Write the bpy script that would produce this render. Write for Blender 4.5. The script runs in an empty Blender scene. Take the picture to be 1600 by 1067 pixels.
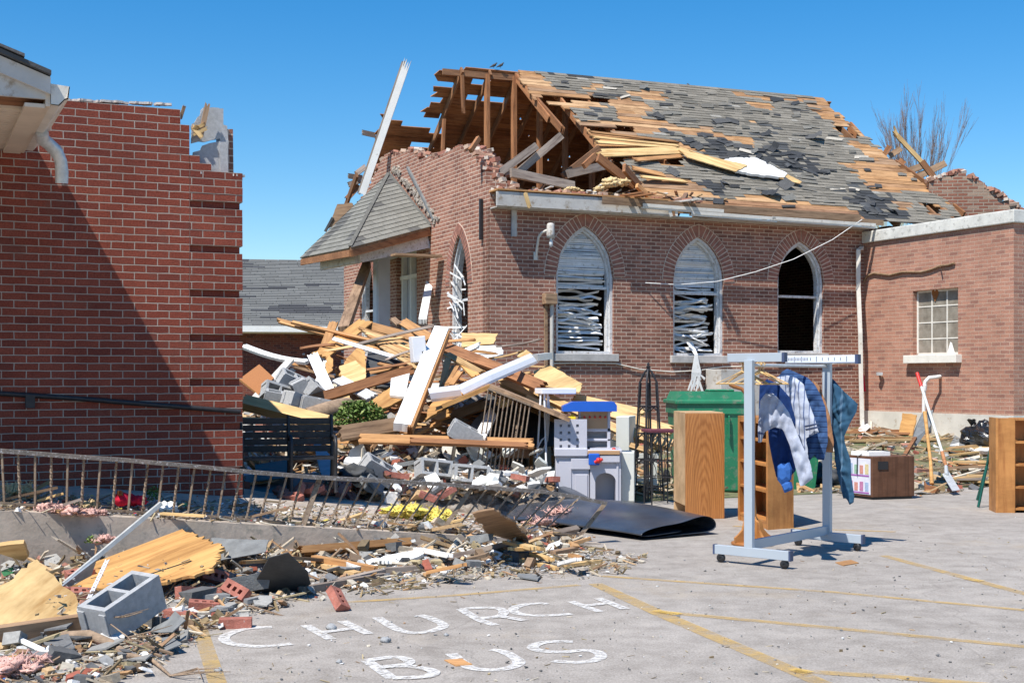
import bpy, math, random
from mathutils import Vector as V, Matrix, noise as NZ
random.seed(7)
sc = bpy.context.scene
COL = sc.collection
R = math.radians
# ---------------------------------------------------------------- camera, sky, sun, exposure
F = 2100.0; HY = 590.0; EYE = 1.5
cam = bpy.data.cameras.new('camera'); camo = bpy.data.objects.new('camera', cam); COL.objects.link(camo)
cam.sensor_width = 36; cam.lens = F/1600*36; cam.shift_y = (HY-533.5)/1600
cam.clip_start = 0.1; cam.clip_end = 2000
camo.location = (0, 0, EYE); camo.rotation_euler = (R(90), 0, 0)
sc.camera = camo
w = bpy.data.worlds.new("World"); sc.world = w; w.use_nodes = True
nt = w.node_tree; bg = nt.nodes['Background']
sky = nt.nodes.new('ShaderNodeTexSky'); sky.sky_type = 'NISHITA'; sky.sun_disc = False
SUN = V((-.38, -.49, 1.0)).normalized()
sky.sun_elevation = math.asin(SUN.z); sky.sun_rotation = math.atan2(SUN.x, SUN.y)
sky.air_density = 1.0; sky.dust_density = 0.15; sky.ozone_density = 3.2
hs0 = nt.nodes.new('ShaderNodeHueSaturation'); hs0.inputs['Saturation'].default_value = 1.44; hs0.inputs['Value'].default_value = 1.0
nt.links.new(sky.outputs[0], hs0.inputs['Color']); nt.links.new(hs0.outputs[0], bg.inputs[0]); bg.inputs[1].default_value = 0.106
sl = bpy.data.lights.new('sun', 'SUN'); sl.energy = 4.6; sl.angle = R(0.55); sl.color = (1.0, 0.955, 0.88)
so = bpy.data.objects.new('sun', sl); COL.objects.link(so); so.location = (0, 0, 30)
so.rotation_euler = (-SUN).to_track_quat('-Z', 'Y').to_euler()
vs = sc.view_settings; vs.view_transform = 'Standard'; vs.look = 'None'; vs.exposure = 0.55; vs.gamma = 1
# ---------------------------------------------------------------- photo point -> world
def P(px, py, d): return V(((px-800)/F*d, d, EYE-(py-HY)/F*d))
def proj(p): return (800+p[0]/p[1]*F, HY-(p[2]-EYE)/p[1]*F)
def ray(px, py): return V(((px-800)/F, 1.0, -(py-HY)/F))
def hit(px, py, p0, n):
    r = ray(px, py); o = V((0, 0, EYE)); t = (p0-o).dot(n)/r.dot(n); return o+r*t
def inpoly(x, y, poly):
    c = False; j = len(poly)-1
    for i in range(len(poly)):
        xi, yi = poly[i]; xj, yj = poly[j]
        if (yi > y) != (yj > y) and x < (xj-xi)*(y-yi)/(yj-yi)+xi: c = not c
        j = i
    return c
def rnd(a, b): return random.uniform(a, b)
def crop(pts, ox, oy, k): return [(ox+x/k, oy+y/k) for x, y in pts]
TH = R(24.5); cu, su = math.cos(TH), math.sin(TH)
U = V((cu, su, 0)); N = V((-su, cu, 0)); Z = V((0, 0, 1))
C0 = V((-.37, 22.8, 0))
CM = Matrix.Translation(C0) @ Matrix.Rotation(TH, 4, 'Z'); CI = CM.inverted()
def W(s, t, z): return CM @ V((s, t, z))
E0 = V((-3.81, 10.0, 0))
def sm(x): x = max(0, min(1, x)); return x*x*(3-2*x)
def ground(x, y):
    d = V((x, y, 0))-E0; q = d.dot(U); te = d.dot(N)
    if te < 0: return 0.0
    t = te-10.2
    ramp = max(0, min(.62, .5-.0986*q))
    if q < 5: ramp += .06*min(te, 2)*min(1, (5.07-q)/3)
    rise = .5*sm((t+6.6)/5.6)
    return max(ramp, rise)
MC = V((-1.75, 19.4, 0))
def mound(x, y):
    dx = (x-MC.x)/3.5; dy = (y-MC.y)/2.9
    r = dx*dx+dy*dy
    m = max(0, 1-r)**1.2*1.05 if r < 1 else 0
    dx = (x+.75)/1.75; dy = (y-15.7)/1.05; r = dx*dx+dy*dy
    return max(m, (1-r)**.8*.36 if r < 1 else 0)
def hgt(x, y): return ground(x, y)+mound(x, y)
def G(px, py, dz=0):
    """the ground point seen at a pixel"""
    d = 7.0
    while d < 60:
        p = P(px, py, d)
        if p.z <= ground(p.x, p.y): break
        d += .02
    p.z = ground(p.x, p.y)+dz
    return p
# ---------------------------------------------------------------- materials
def newmat(name):
    m = bpy.data.materials.new(name); m.use_nodes = True
    return m, m.node_tree.nodes, m.node_tree.links, m.node_tree.nodes['Principled BSDF']
def nd(ns, t, **k):
    n = ns.new(t)
    for a, b in k.items():
        if a in n.inputs: n.inputs[a].default_value = b
        else: setattr(n, a, b)
    return n
def ramp(ns, stops):
    r = ns.new('ShaderNodeValToRGB'); e = r.color_ramp.elements
    while len(e) < len(stops): e.new(.5)
    for i, (p, c) in enumerate(stops): e[i].position = p; e[i].color = (*c, 1)
    return r
def rgb(c): return (*c, 1)
def mix(ns, ls, a, b, f, mode='MIX'):
    n = ns.new('ShaderNodeMix'); n.data_type = 'RGBA'; n.blend_type = mode
    for sock, v in ((n.inputs[6], a), (n.inputs[7], b), (n.inputs[0], f)):
        if isinstance(v, bpy.types.NodeSocket): ls.new(v, sock)
        elif isinstance(v, tuple): sock.default_value = (*v, 1) if len(v) == 3 else v
        else: sock.default_value = v
    return n.outputs[2]
def bump(ns, ls, h, b, st=.4, d=.01):
    n = ns.new('ShaderNodeBump'); n.inputs['Strength'].default_value = st; n.inputs['Distance'].default_value = d
    ls.new(h, n.inputs['Height']); ls.new(n.outputs[0], b.inputs['Normal']); return n
def coord(ns, ls, kind='Object', scale=(1, 1, 1)):
    t = ns.new('ShaderNodeTexCoord'); m = ns.new('ShaderNodeMapping'); m.inputs['Scale'].default_value = scale
    ls.new(t.outputs[kind], m.inputs[0]); return m.outputs[0]
def noise(ns, ls, vec, sc_, det=4, rough=.6):
    n = nd(ns, 'ShaderNodeTexNoise', Scale=sc_, Detail=det, Roughness=rough); ls.new(vec, n.inputs['Vector']); return n.outputs['Fac']
def simple(name, c, rough=.6, metal=0, var=.15, scale=6, bmp=.1, spec=.5, dirt=None, dirt_at=.62):
    m, ns, ls, b = newmat(name)
    v = coord(ns, ls); f = noise(ns, ls, v, scale)
    r = ramp(ns, [(.3, tuple(x*(1-var) for x in c)), (.7, tuple(min(1, x*(1+var)) for x in c))]); ls.new(f, r.inputs[0])
    out = r.outputs[0]
    if dirt:
        g = noise(ns, ls, v, scale*2.3, 6, .7); rr = ramp(ns, [(dirt_at-.06, (0, 0, 0)), (dirt_at+.05, (1, 1, 1))]); ls.new(g, rr.inputs[0])
        out = mix(ns, ls, out, dirt, rr.outputs[0])
    ls.new(out, b.inputs['Base Color']); b.inputs['Roughness'].default_value = rough; b.inputs['Metallic'].default_value = metal
    b.inputs['Specular IOR Level'].default_value = spec
    if bmp: bump(ns, ls, noise(ns, ls, v, scale*8, 3), b, bmp, .01)
    return m
def woodmat(name, light, dark, grain=(2.2, 26, 26), rough=.75, vary=.35, knots=True):
    m, ns, ls, b = newmat(name)
    oi = ns.new('ShaderNodeObjectInfo')
    t = ns.new('ShaderNodeTexCoord'); ad = ns.new('ShaderNodeVectorMath'); ad.operation = 'ADD'
    ml = ns.new('ShaderNodeMath'); ml.operation = 'MULTIPLY'; ml.inputs[1].default_value = 37
    ls.new(oi.outputs['Random'], ml.inputs[0]); ls.new(t.outputs['Object'], ad.inputs[0]); ls.new(ml.outputs[0], ad.inputs[1])
    mp = ns.new('ShaderNodeMapping'); mp.inputs['Scale'].default_value = grain; ls.new(ad.outputs[0], mp.inputs[0])
    f = noise(ns, ls, mp.outputs[0], 1.0, 7, .68)
    r = ramp(ns, [(.3, dark), (.52, light), (.75, tuple(min(1, x*1.12) for x in light))]); ls.new(f, r.inputs[0])
    mp2 = ns.new('ShaderNodeMapping'); mp2.inputs['Scale'].default_value = (.9, 3, 3); ls.new(ad.outputs[0], mp2.inputs[0])
    g = noise(ns, ls, mp2.outputs[0], 1.0, 5, .7)
    r2 = ramp(ns, [(.35, (.55, .52, .48)), (.6, (1, 1, 1))]); ls.new(g, r2.inputs[0])
    o = mix(ns, ls, r.outputs[0], r2.outputs[0], .75, 'MULTIPLY')
    hs = ns.new('ShaderNodeHueSaturation'); mr = ns.new('ShaderNodeMapRange')
    mr.inputs[3].default_value = 1-vary; mr.inputs[4].default_value = 1+vary*.6
    ls.new(oi.outputs['Random'], mr.inputs[0]); ls.new(mr.outputs[0], hs.inputs['Value']); ls.new(o, hs.inputs['Color'])
    ls.new(hs.outputs[0], b.inputs['Base Color']); b.inputs['Roughness'].default_value = rough; b.inputs['Specular IOR Level'].default_value = .25
    bump(ns, ls, f, b, .5, .006)
    return m
def colmat(name, rough=.85, scale=30, var=.3, bmp=.4, spec=.3):
    """colour comes from the face attribute 'Col' (each chip / shingle its own colour)"""
    m, ns, ls, b = newmat(name)
    a = ns.new('ShaderNodeAttribute'); a.attribute_name = 'Col'
    v = coord(ns, ls); f = noise(ns, ls, v, scale, 5, .7)
    r = ramp(ns, [(.25, (1-var,)*3), (.75, (1+var*.4,)*3)]); ls.new(f, r.inputs[0])
    ls.new(mix(ns, ls, a.outputs['Color'], r.outputs[0], 1.0, 'MULTIPLY'), b.inputs['Base Color'])
    b.inputs['Roughness'].default_value = rough; b.inputs['Specular IOR Level'].default_value = spec
    bump(ns, ls, f, b, bmp, .008)
    return m
def brickmat(name, c1, c2, c3, mortar, bw=.203, bh=.0678, ms=.011, dirt=None, offset=.5, white=0.0, bm=.9, rough=.9):
    m, ns, ls, b = newmat(name)
    t = ns.new('ShaderNodeTexCoord'); uv = t.outputs['UV']
    # slight warp so joints are not ruler-straight
    wn = nd(ns, 'ShaderNodeTexNoise', Scale=9.0, Detail=3); ls.new(uv, wn.inputs['Vector'])
    sb = ns.new('ShaderNodeVectorMath'); sb.operation = 'SUBTRACT'; sb.inputs[1].default_value = (.5, .5, .5); ls.new(wn.outputs['Color'], sb.inputs[0])
    sc_ = ns.new('ShaderNodeVectorMath'); sc_.operation = 'SCALE'; sc_.inputs['Scale'].default_value = .010; ls.new(sb.outputs[0], sc_.inputs[0])
    ad = ns.new('ShaderNodeVectorMath'); ad.operation = 'ADD'; ls.new(uv, ad.inputs[0]); ls.new(sc_.outputs[0], ad.inputs[1])
    def bt(a, b_, mo):
        n = nd(ns, 'ShaderNodeTexBrick'); n.offset = offset; n.squash = 1
        n.inputs['Scale'].default_value = 1; n.inputs['Mortar Size'].default_value = ms/2; n.inputs['Mortar Smooth'].default_value = .25
        n.inputs['Brick Width'].default_value = bw; n.inputs['Row Height'].default_value = bh; n.inputs['Bias'].default_value = 0
        n.inputs['Color1'].default_value = rgb(a); n.inputs['Color2'].default_value = rgb(b_); n.inputs['Mortar'].default_value = rgb(mo)
        ls.new(ad.outputs[0], n.inputs['Vector']); return n
    n1 = bt(c1, c2, c1)
    # a value per brick: black/white brick -> second palette
    n2 = bt((0, 0, 0), (1, 1, 1), (0, 0, 0)); n2.inputs['Bias'].default_value = 0
    cc = mix(ns, ls, n1.outputs['Color'], c3, 0.0)
    rr = ramp(ns, [(.62, (0, 0, 0)), (.85, (1, 1, 1))]); ls.new(n2.outputs['Color'], rr.inputs[0])
    cc = mix(ns, ls, n1.outputs['Color'], c3, rr.outputs[0])
    fine = noise(ns, ls, uv, 70, 4, .7); fr = ramp(ns, [(.28, (.50, .48, .48)), (.7, (1.2, 1.2, 1.2))]); ls.new(fine, fr.inputs[0])
    cc = mix(ns, ls, cc, fr.outputs[0], 1.0, 'MULTIPLY')
    mo = mix(ns, ls, mortar, tuple(x*.7 for x in mortar), noise(ns, ls, uv, 25, 4))
    cc = mix(ns, ls, cc, mo, n1.outputs['Fac'])
    big = noise(ns, ls, uv, 1.1, 6, .7); br = ramp(ns, [(.35, (.74, .72, .72)), (.62, (1.08, 1.08, 1.08))]); ls.new(big, br.inputs[0])
    cc = mix(ns, ls, cc, br.outputs[0], .85, 'MULTIPLY')
    if white:
        wv = noise(ns, ls, uv, 16, 6, .75); wr = ramp(ns, [(.66-.0, (0, 0, 0)), (.70, (1, 1, 1))]); ls.new(wv, wr.inputs[0])
        wf = mix(ns, ls, (0, 0, 0), wr.outputs[0], white)
        cc = mix(ns, ls, cc, (.6, .57, .52), wf)
    if dirt:
        dv = noise(ns, ls, uv, 2.6, 6, .75); dr = ramp(ns, [(.55, (0, 0, 0)), (.7, (1, 1, 1))]); ls.new(dv, dr.inputs[0])
        cc = mix(ns, ls, cc, dirt, mix(ns, ls, (0, 0, 0), dr.outputs[0], .55))
    ls.new(cc, b.inputs['Base Color']); b.inputs['Roughness'].default_value = rough; b.inputs['Specular IOR Level'].default_value = .2
    iv = ns.new('ShaderNodeMath'); iv.operation = 'MULTIPLY_ADD'; iv.inputs[1].default_value = -1; ls.new(n1.outputs['Fac'], iv.inputs[0])
    fm = ns.new('ShaderNodeMath'); fm.operation = 'MULTIPLY'; fm.inputs[1].default_value = .5; ls.new(fine, fm.inputs[0]); ls.new(fm.outputs[0], iv.inputs[2])
    bump(ns, ls, iv.outputs[0], b, bm, .010)
    return m
M = {}
M['brick_left'] = brickmat('red_brick', (.235, .056, .035), (.315, .086, .055), (.20, .052, .036), (.48, .41, .35), bm=1.0, ms=.0095, dirt=(.17, .075, .055), white=.12)
M['brick_church'] = brickmat('old_brown_brick', (.39, .185, .132), (.32, .148, .106), (.25, .118, .088), (.68, .52, .41), dirt=(.10, .07, .06), white=.15, ms=.0155)
M['brick_front'] = brickmat('warm_brick', (.43, .210, .145), (.36, .170, .118), (.29, .135, .098), (.74, .58, .46), ms=.0155)
M['brick_annexe'] = brickmat('pale_red_brick', (.52, .270, .19), (.46, .235, .165), (.38, .195, .145), (.68, .52, .40), white=.35, ms=.010)
M['brick_far'] = brickmat('far_brick', (.25, .075, .05), (.19, .058, .042), (.13, .045, .04), (.30, .20, .16))
M['brick_bare'] = brickmat('rough_bare_brick', (.34, .15, .10), (.24, .11, .08), (.42, .30, .22), (.44, .36, .28), ms=.02, white=.8)
M['brick_unit'] = simple('brick_unit', (.35, .125, .09), .9, var=.3, scale=14, bmp=.5, dirt=(.45, .38, .34), dirt_at=.66)
M['arch_brick'] = simple('arch_brick', (.30, .130, .092), .9, var=.35, scale=9, bmp=.5)
M['mortar'] = simple('mortar', (.66, .53, .42), .95, var=.2, scale=12, bmp=.5)
M['block'] = simple('concrete_block', (.43, .435, .44), .95, var=.16, scale=30, bmp=.9)
M['concrete'] = simple('concrete', (.40, .335, .275), .92, var=.22, scale=3, bmp=.4, dirt=(.26, .235, .20), dirt_at=.6)
M['foundation'] = simple('painted_foundation', (.60, .57, .50), .9, var=.12, scale=3, bmp=.3, dirt=(.40, .33, .25), dirt_at=.64)
M['coping'] = simple('coping', (.62, .61, .56), .85, var=.15, scale=5, bmp=.3, dirt=(.35, .34, .31))
M['sill'] = simple('stone_sill', (.45, .43, .41), .9, var=.18, scale=7, bmp=.4)
M['sill_white'] = simple('white_sill', (.74, .71, .64), .8, var=.08, scale=7, bmp=.3, dirt=(.5, .4, .3), dirt_at=.68)
M['white'] = simple('white_paint', (.80, .79, .76), .6, var=.06, scale=4, bmp=.15, dirt=(.50, .46, .40), dirt_at=.68)
M['peel'] = simple('peeling_paint', (.62, .62, .62), .75, var=.16, scale=10, bmp=.5, dirt=(.33, .27, .22), dirt_at=.60)
M['fascia'] = simple('grey_fascia', (.50, .475, .44), .7, var=.14, scale=3, bmp=.2, dirt=(.30, .24, .18), dirt_at=.60)
M['beige'] = simple('beige_soffit', (.60, .50, .39), .7, var=.08, scale=4, bmp=.1)
M['gutter'] = simple('white_gutter', (.66, .62, .55), .5, var=.12, scale=5, bmp=.1, dirt=(.42, .36, .28), dirt_at=.64)
M['door'] = simple('door_paint', (.50, .52, .58), .6, var=.08, scale=3, bmp=.1)
M['board'] = woodmat('roof_board', (.53, .285, .12), (.31, .145, .06))
M['yellow'] = woodmat('fresh_lumber', (.65, .43, .21), (.43, .25, .10), vary=.32)
M['oldwood'] = woodmat('weathered_wood', (.36, .235, .145), (.15, .09, .055), vary=.4)
M['brownwood'] = woodmat('brown_timber', (.40, .185, .085), (.17, .07, .035), vary=.3)
M['darkwood'] = woodmat('aged_rafter', (.30, .155, .08), (.14, .07, .04), vary=.2)
M['greywood'] = woodmat('grey_timber', (.34, .28, .235), (.14, .10, .085), vary=.3)
M['ply'] = woodmat('plywood', (.61, .34, .125), (.38, .18, .06), grain=(1.2, 14, 14), vary=.2)
M['plypale'] = woodmat('pale_plywood', (.74, .51, .24), (.52, .30, .11), grain=(1.2, 12, 12), vary=.15)
M['oak'] = woodmat('oak_veneer', (.50, .205, .055), (.22, .075, .018), grain=(9, 9, .9), rough=.45, vary=.0)
def veneer(name, light, dark, sc_=9):
    m, ns, ls, b = newmat(name); v = coord(ns, ls, 'Object', (1, 1, .16)); wv = ns.new('ShaderNodeTexWave'); wv.wave_type = 'RINGS'; wv.rings_direction = 'Y'
    wv.inputs['Scale'].default_value = sc_; wv.inputs['Distortion'].default_value = 5.5; wv.inputs['Detail'].default_value = 4; wv.inputs['Detail Scale'].default_value = 1.4; wv.inputs['Detail Roughness'].default_value = .6
    ls.new(v, wv.inputs['Vector']); fn = noise(ns, ls, coord(ns, ls, 'Object', (60, 60, 2)), 1, 5, .7)
    r = ramp(ns, [(.0, dark), (.35, tuple((a+b_)/2 for a, b_ in zip(light, dark))), (1, light)]); ls.new(wv.outputs['Fac'], r.inputs[0]); r2 = ramp(ns, [(.3, (.72, .70, .68)), (.65, (1.06, 1.06, 1.06))]); ls.new(fn, r2.inputs[0])
    ls.new(mix(ns, ls, r.outputs[0], r2.outputs[0], 1.0, 'MULTIPLY'), b.inputs['Base Color']); b.inputs['Roughness'].default_value = .42; return m
M['oak'] = veneer('oak_veneer', (.50, .215, .066), (.36, .14, .04), 15)
M['oakpale'] = woodmat('raw_board_side', (.60, .40, .22), (.50, .31, .15), grain=(4, 4, 4), rough=.7, vary=0)
M['shelf'] = woodmat('orange_veneer', (.52, .235, .075), (.34, .13, .04), grain=(10, 10, 1.2), rough=.45, vary=.0)
M['walnut'] = woodmat('walnut_veneer', (.155, .075, .045), (.085, .04, .025), grain=(22, 22, .6), rough=.4, vary=0)
M['shingle'] = colmat('shingle_chips', .92, 45, .5, .7)
M['chips'] = colmat('debris_chips', .9, 40, .35, .4)
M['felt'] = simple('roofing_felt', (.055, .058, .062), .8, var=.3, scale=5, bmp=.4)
M['greyfelt'] = simple('grey_roofing', (.17, .175, .175), .9, var=.25, scale=9, bmp=.5)
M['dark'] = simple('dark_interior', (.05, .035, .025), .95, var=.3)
M['void'] = simple('deep_interior', (.02, .016, .012), .95, var=.3)
M['iron'] = simple('black_iron', (.035, .033, .035), .5, .4, var=.3, scale=20, bmp=.2)
M['railpaint'] = simple('worn_rail_paint', (.25, .185, .13), .6, .2, var=.25, scale=14, bmp=.3, dirt=(.10, .05, .03), dirt_at=.6)
M['railtop'] = simple('flaking_rail', (.17, .145, .125), .6, .2, var=.3, scale=20, bmp=.4, dirt=(.46, .45, .45), dirt_at=.60)
M['rack'] = simple('rack_enamel', (.42, .47, .52), .35, 0.1, var=.03, scale=3, bmp=0)
M['rackwhite'] = simple('rack_rule', (.70, .74, .80), .4, 0.0, var=.05, scale=3, bmp=0)
M['navy'] = simple('navy_plastic', (.05, .07, .14), .5, bmp=0)
M['black'] = simple('black_plastic', (.02, .02, .022), .45, bmp=0)
M['rubber'] = simple('rubber_sheet', (.035, .043, .058), .27, var=.3, scale=3, bmp=.12, spec=.8, dirt=(.10, .10, .10), dirt_at=.68)
M['bag'] = simple('bin_bag', (.012, .012, .013), .22, bmp=.3, scale=10, spec=.8)
M['green'] = simple('green_plastic', (.02, .19, .09), .45, var=.15, scale=5, bmp=.1, dirt=(.14, .20, .13), dirt_at=.6)
M['toy'] = simple('toy_grey', (.50, .50, .56), .4, var=.03, scale=3, bmp=0)
M['blue'] = simple('toy_blue', (.01, .10, .50), .35, var=.05, bmp=0)
M['red'] = simple('toy_red', (.65, .03, .02), .4, var=.05, bmp=0)
M['yellowp'] = simple('toy_yellow', (.80, .55, .02), .4, var=.05, bmp=0)
M['tan'] = simple('toy_tan', (.45, .27, .14), .5, var=.05, bmp=0)
M['cream'] = simple('cream_cabinet', (.62, .63, .58), .5, var=.05, bmp=.05)
M['enamel'] = simple('white_enamel', (.78, .79, .82), .35, var=.04, bmp=0)
M['metal'] = simple('galvanised', (.58, .59, .58), .45, .35, var=.15, scale=20, bmp=.1)
M['darkgreen'] = simple('chair_green', (.01, .09, .07), .35, bmp=0)
M['seatbrown'] = simple('stained_pine', (.33, .13, .035), .4, var=.15, scale=6, bmp=.05)
M['paint_y'] = None
M['insul'] = simple('pink_insulation', (.66, .40, .34), 1, var=.25, scale=12, bmp=1)
M['insuly'] = simple('yellow_insulation', (.82, .66, .14), 1, var=.2, scale=9, bmp=1)
M['insult'] = simple('tan_insulation', (.62, .46, .24), 1, var=.25, scale=12, bmp=1)
M['slate'] = simple('blue_slate', (.27, .31, .36), .8, var=.2, scale=8, bmp=.3)
M['teal'] = simple('teal_panel', (.035, .060, .062), .6, var=.2, scale=4, bmp=.1)
M['bark'] = simple('branch_bark', (.30, .21, .14), .95, var=.35, scale=15, bmp=.6)
M['twig'] = simple('bare_twig', (.17, .12, .10), .95, var=.3, bmp=0)
M['twigpale'] = simple('budding_twig', (.42, .36, .20), .95, var=.3, bmp=0)
M['leaf'] = colmat('leaves', .6, 10, .2, 0)
M['blind'] = simple('dusty_blind', (.70, .70, .70), .6, var=.12, scale=5, bmp=0, dirt=(.36, .34, .30), dirt_at=.62)
M['heart'] = simple('brown_heart', (.33, .12, .03), .8, bmp=0)
M['bulb'] = simple('lamp_glass', (.55, .56, .56), .15, bmp=0)
M['stone'] = simple('rubble_stone', (.40, .34, .28), .95, var=.3, scale=8, bmp=.8)
def pane():
    m, ns, ls, b = newmat('dusty_glass')
    v = coord(ns, ls); f = noise(ns, ls, v, 7, 5)
    r = ramp(ns, [(.35, (.20, .175, .14)), (.7, (.33, .30, .25))]); ls.new(f, r.inputs[0]); ls.new(r.outputs[0], b.inputs['Base Color'])
    b.inputs['Roughness'].default_value = .25; return m
M['pane'] = pane()
def cloth(name, base, stripe=None, per=.07, wid=.12, axis=1, weave=.2):
    m, ns, ls, b = newmat(name)
    t = ns.new('ShaderNodeTexCoord'); out = base
    f = noise(ns, ls, t.outputs['Object'], 14, 4)
    r = ramp(ns, [(.3, tuple(x*.75 for x in base)), (.7, tuple(min(1, x*1.15) for x in base))]); ls.new(f, r.inputs[0]); out = r.outputs[0]
    if stripe:
        sp = ns.new('ShaderNodeSeparateXYZ'); ls.new(t.outputs['UV'], sp.inputs[0])
        a = ns.new('ShaderNodeMath'); a.operation = 'MULTIPLY'; a.inputs[1].default_value = 1/per; ls.new(sp.outputs[axis], a.inputs[0])
        fr = ns.new('ShaderNodeMath'); fr.operation = 'FRACT'; ls.new(a.outputs[0], fr.inputs[0])
        lt = ns.new('ShaderNodeMath'); lt.operation = 'LESS_THAN'; lt.inputs[1].default_value = wid; ls.new(fr.outputs[0], lt.inputs[0])
        out = mix(ns, ls, out, stripe, lt.outputs[0])
    ls.new(out, b.inputs['Base Color']); b.inputs['Roughness'].default_value = .9; b.inputs['Specular IOR Level'].default_value = .15
    bump(ns, ls, noise(ns, ls, t.outputs['Object'], 60, 2), b, .2, .004)
    return m
M['shirt'] = cloth('pale_shirt', (.40, .43, .52))
M['stripe'] = cloth('striped_shirt', (.46, .50, .60), (.10, .14, .27), .045, .17, 0)
M['bluejacket'] = cloth('blue_jacket', (.045, .095, .22), (.012, .025, .075), .045, .14, 1)
M['navyjacket'] = cloth('navy_jacket', (.012, .035, .13))
M['cuff'] = cloth('blue_cuff', (.04, .13, .40))
M['brownfab'] = cloth('brown_garment', (.33, .17, .09))
M['denim'] = cloth('denim', (.032, .088, .155), (.09, .16, .24), .30, .05, 0)
M['redfab'] = cloth('red_cloth', (.60, .02, .05))
def asphalt():
    m, ns, ls, b = newmat('asphalt')
    t = ns.new('ShaderNodeTexCoord'); v = t.outputs['Object']
    big = noise(ns, ls, v, .35, 6, .6); r = ramp(ns, [(.3, (.310, .280, .250)), (.7, (.385, .350, .315))]); ls.new(big, r.inputs[0])
    sp = noise(ns, ls, v, 75, 3, .8); r2 = ramp(ns, [(.32, (.66, .65, .64)), (.5, (.97, .97, .97)), (.68, (1.25, 1.25, 1.26))]); ls.new(sp, r2.inputs[0])
    o = mix(ns, ls, r.outputs[0], r2.outputs[0], 1.0, 'MULTIPLY')
    mid = noise(ns, ls, v, 4, 8, .75); r3 = ramp(ns, [(.38, (.78, .77, .76)), (.55, (1, 1, 1)), (.72, (1.15, 1.14, 1.12))]); ls.new(mid, r3.inputs[0])
    o = mix(ns, ls, o, r3.outputs[0], 1.0, 'MULTIPLY')
    sv = coord(ns, ls, 'Object', (1.2, 9, 1)); st = noise(ns, ls, sv, 1.3, 7, .75); r4 = ramp(ns, [(.62, (0, 0, 0)), (.74, (1, 1, 1))]); ls.new(st, r4.inputs[0])
    o = mix(ns, ls, o, (.50, .47, .44), mix(ns, ls, (0, 0, 0), r4.outputs[0], .45))
    ov = noise(ns, ls, v, .9, 7, .7); r5 = ramp(ns, [(.60, (0, 0, 0)), (.72, (1, 1, 1))]); ls.new(ov, r5.inputs[0])
    o = mix(ns, ls, o, (.20, .17, .145), mix(ns, ls, (0, 0, 0), r5.outputs[0], .42))
    yv = noise(ns, ls, v, .6, 6, .7); r6 = ramp(ns, [(.56, (0, 0, 0)), (.70, (1, 1, 1))]); ls.new(yv, r6.inputs[0])
    o = mix(ns, ls, o, (.42, .33, .22), mix(ns, ls, (0, 0, 0), r6.outputs[0], .35))
    wn = nd(ns, 'ShaderNodeTexNoise', Scale=1.2, Detail=6); ls.new(v, wn.inputs['Vector']); wm = ns.new('ShaderNodeVectorMath'); wm.operation = 'SCALE'; wm.inputs['Scale'].default_value = .9; ls.new(wn.outputs['Color'], wm.inputs[0])
    wa = ns.new('ShaderNodeVectorMath'); wa.operation = 'ADD'; ls.new(v, wa.inputs[0]); ls.new(wm.outputs[0], wa.inputs[1])
    vo = ns.new('ShaderNodeTexVoronoi'); vo.feature = 'DISTANCE_TO_EDGE'; vo.inputs['Scale'].default_value = .26; ls.new(wa.outputs[0], vo.inputs['Vector'])
    r7 = ramp(ns, [(0, (1, 1, 1)), (.004, (0, 0, 0))]); ls.new(vo.outputs['Distance'], r7.inputs[0]); o = mix(ns, ls, o, (.13, .115, .10), mix(ns, ls, (0, 0, 0), r7.outputs[0], .28))
    ls.new(o, b.inputs['Base Color']); b.inputs['Roughness'].default_value = .9; b.inputs['Specular IOR Level'].default_value = .2
    bump(ns, ls, sp, b, .5, .006); return m
M['asphalt'] = asphalt()
def lawnmat():
    m, ns, ls, b = newmat('trampled_lawn')
    t = ns.new('ShaderNodeTexCoord'); v = t.outputs['Object']
    f = noise(ns, ls, v, 1.6, 8, .75); r = ramp(ns, [(.38, (.25, .20, .145)), (.5, (.20, .185, .10)), (.62, (.10, .13, .045))]); ls.new(f, r.inputs[0])
    sp = noise(ns, ls, v, 40, 5, .8); r2 = ramp(ns, [(.3, (.5, .5, .45)), (.7, (1.3, 1.3, 1.3))]); ls.new(sp, r2.inputs[0])
    ls.new(mix(ns, ls, r.outputs[0], r2.outputs[0], 1.0, 'MULTIPLY'), b.inputs['Base Color']); b.inputs['Roughness'].default_value = .95
    bump(ns, ls, sp, b, .8, .02); return m
M['lawn'] = lawnmat()
def paint(name, c, thr, sc_=22, soft=.06, top=.95):
    m, ns, ls, b = newmat(name)
    t = ns.new('ShaderNodeTexCoord'); v = t.outputs['Object']
    f = noise(ns, ls, v, sc_, 7, .8); r = ramp(ns, [(thr-soft, (0, 0, 0)), (thr+soft, (top, top, top))]); ls.new(f, r.inputs[0])
    tr = ns.new('ShaderNodeBsdfTransparent'); ms = ns.new('ShaderNodeMixShader')
    b.inputs['Base Color'].default_value = rgb(c); b.inputs['Roughness'].default_value = .8
    ls.new(r.outputs[0], ms.inputs[0]); ls.new(tr.outputs[0], ms.inputs[1]); ls.new(b.outputs[0], ms.inputs[2])
    ls.new(ms.outputs[0], ns['Material Output'].inputs[0]); return m
M['paint_w'] = paint('worn_white_paint', (.66, .64, .61), .46, 26, .09, .92)
M['paint_y'] = paint('worn_yellow_paint', (.54, .36, .13), .47, 5, .16, .78)
M['paint_yb'] = paint('bright_yellow_paint', (.68, .44, .08), .50, 16, .12, .8)
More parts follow.
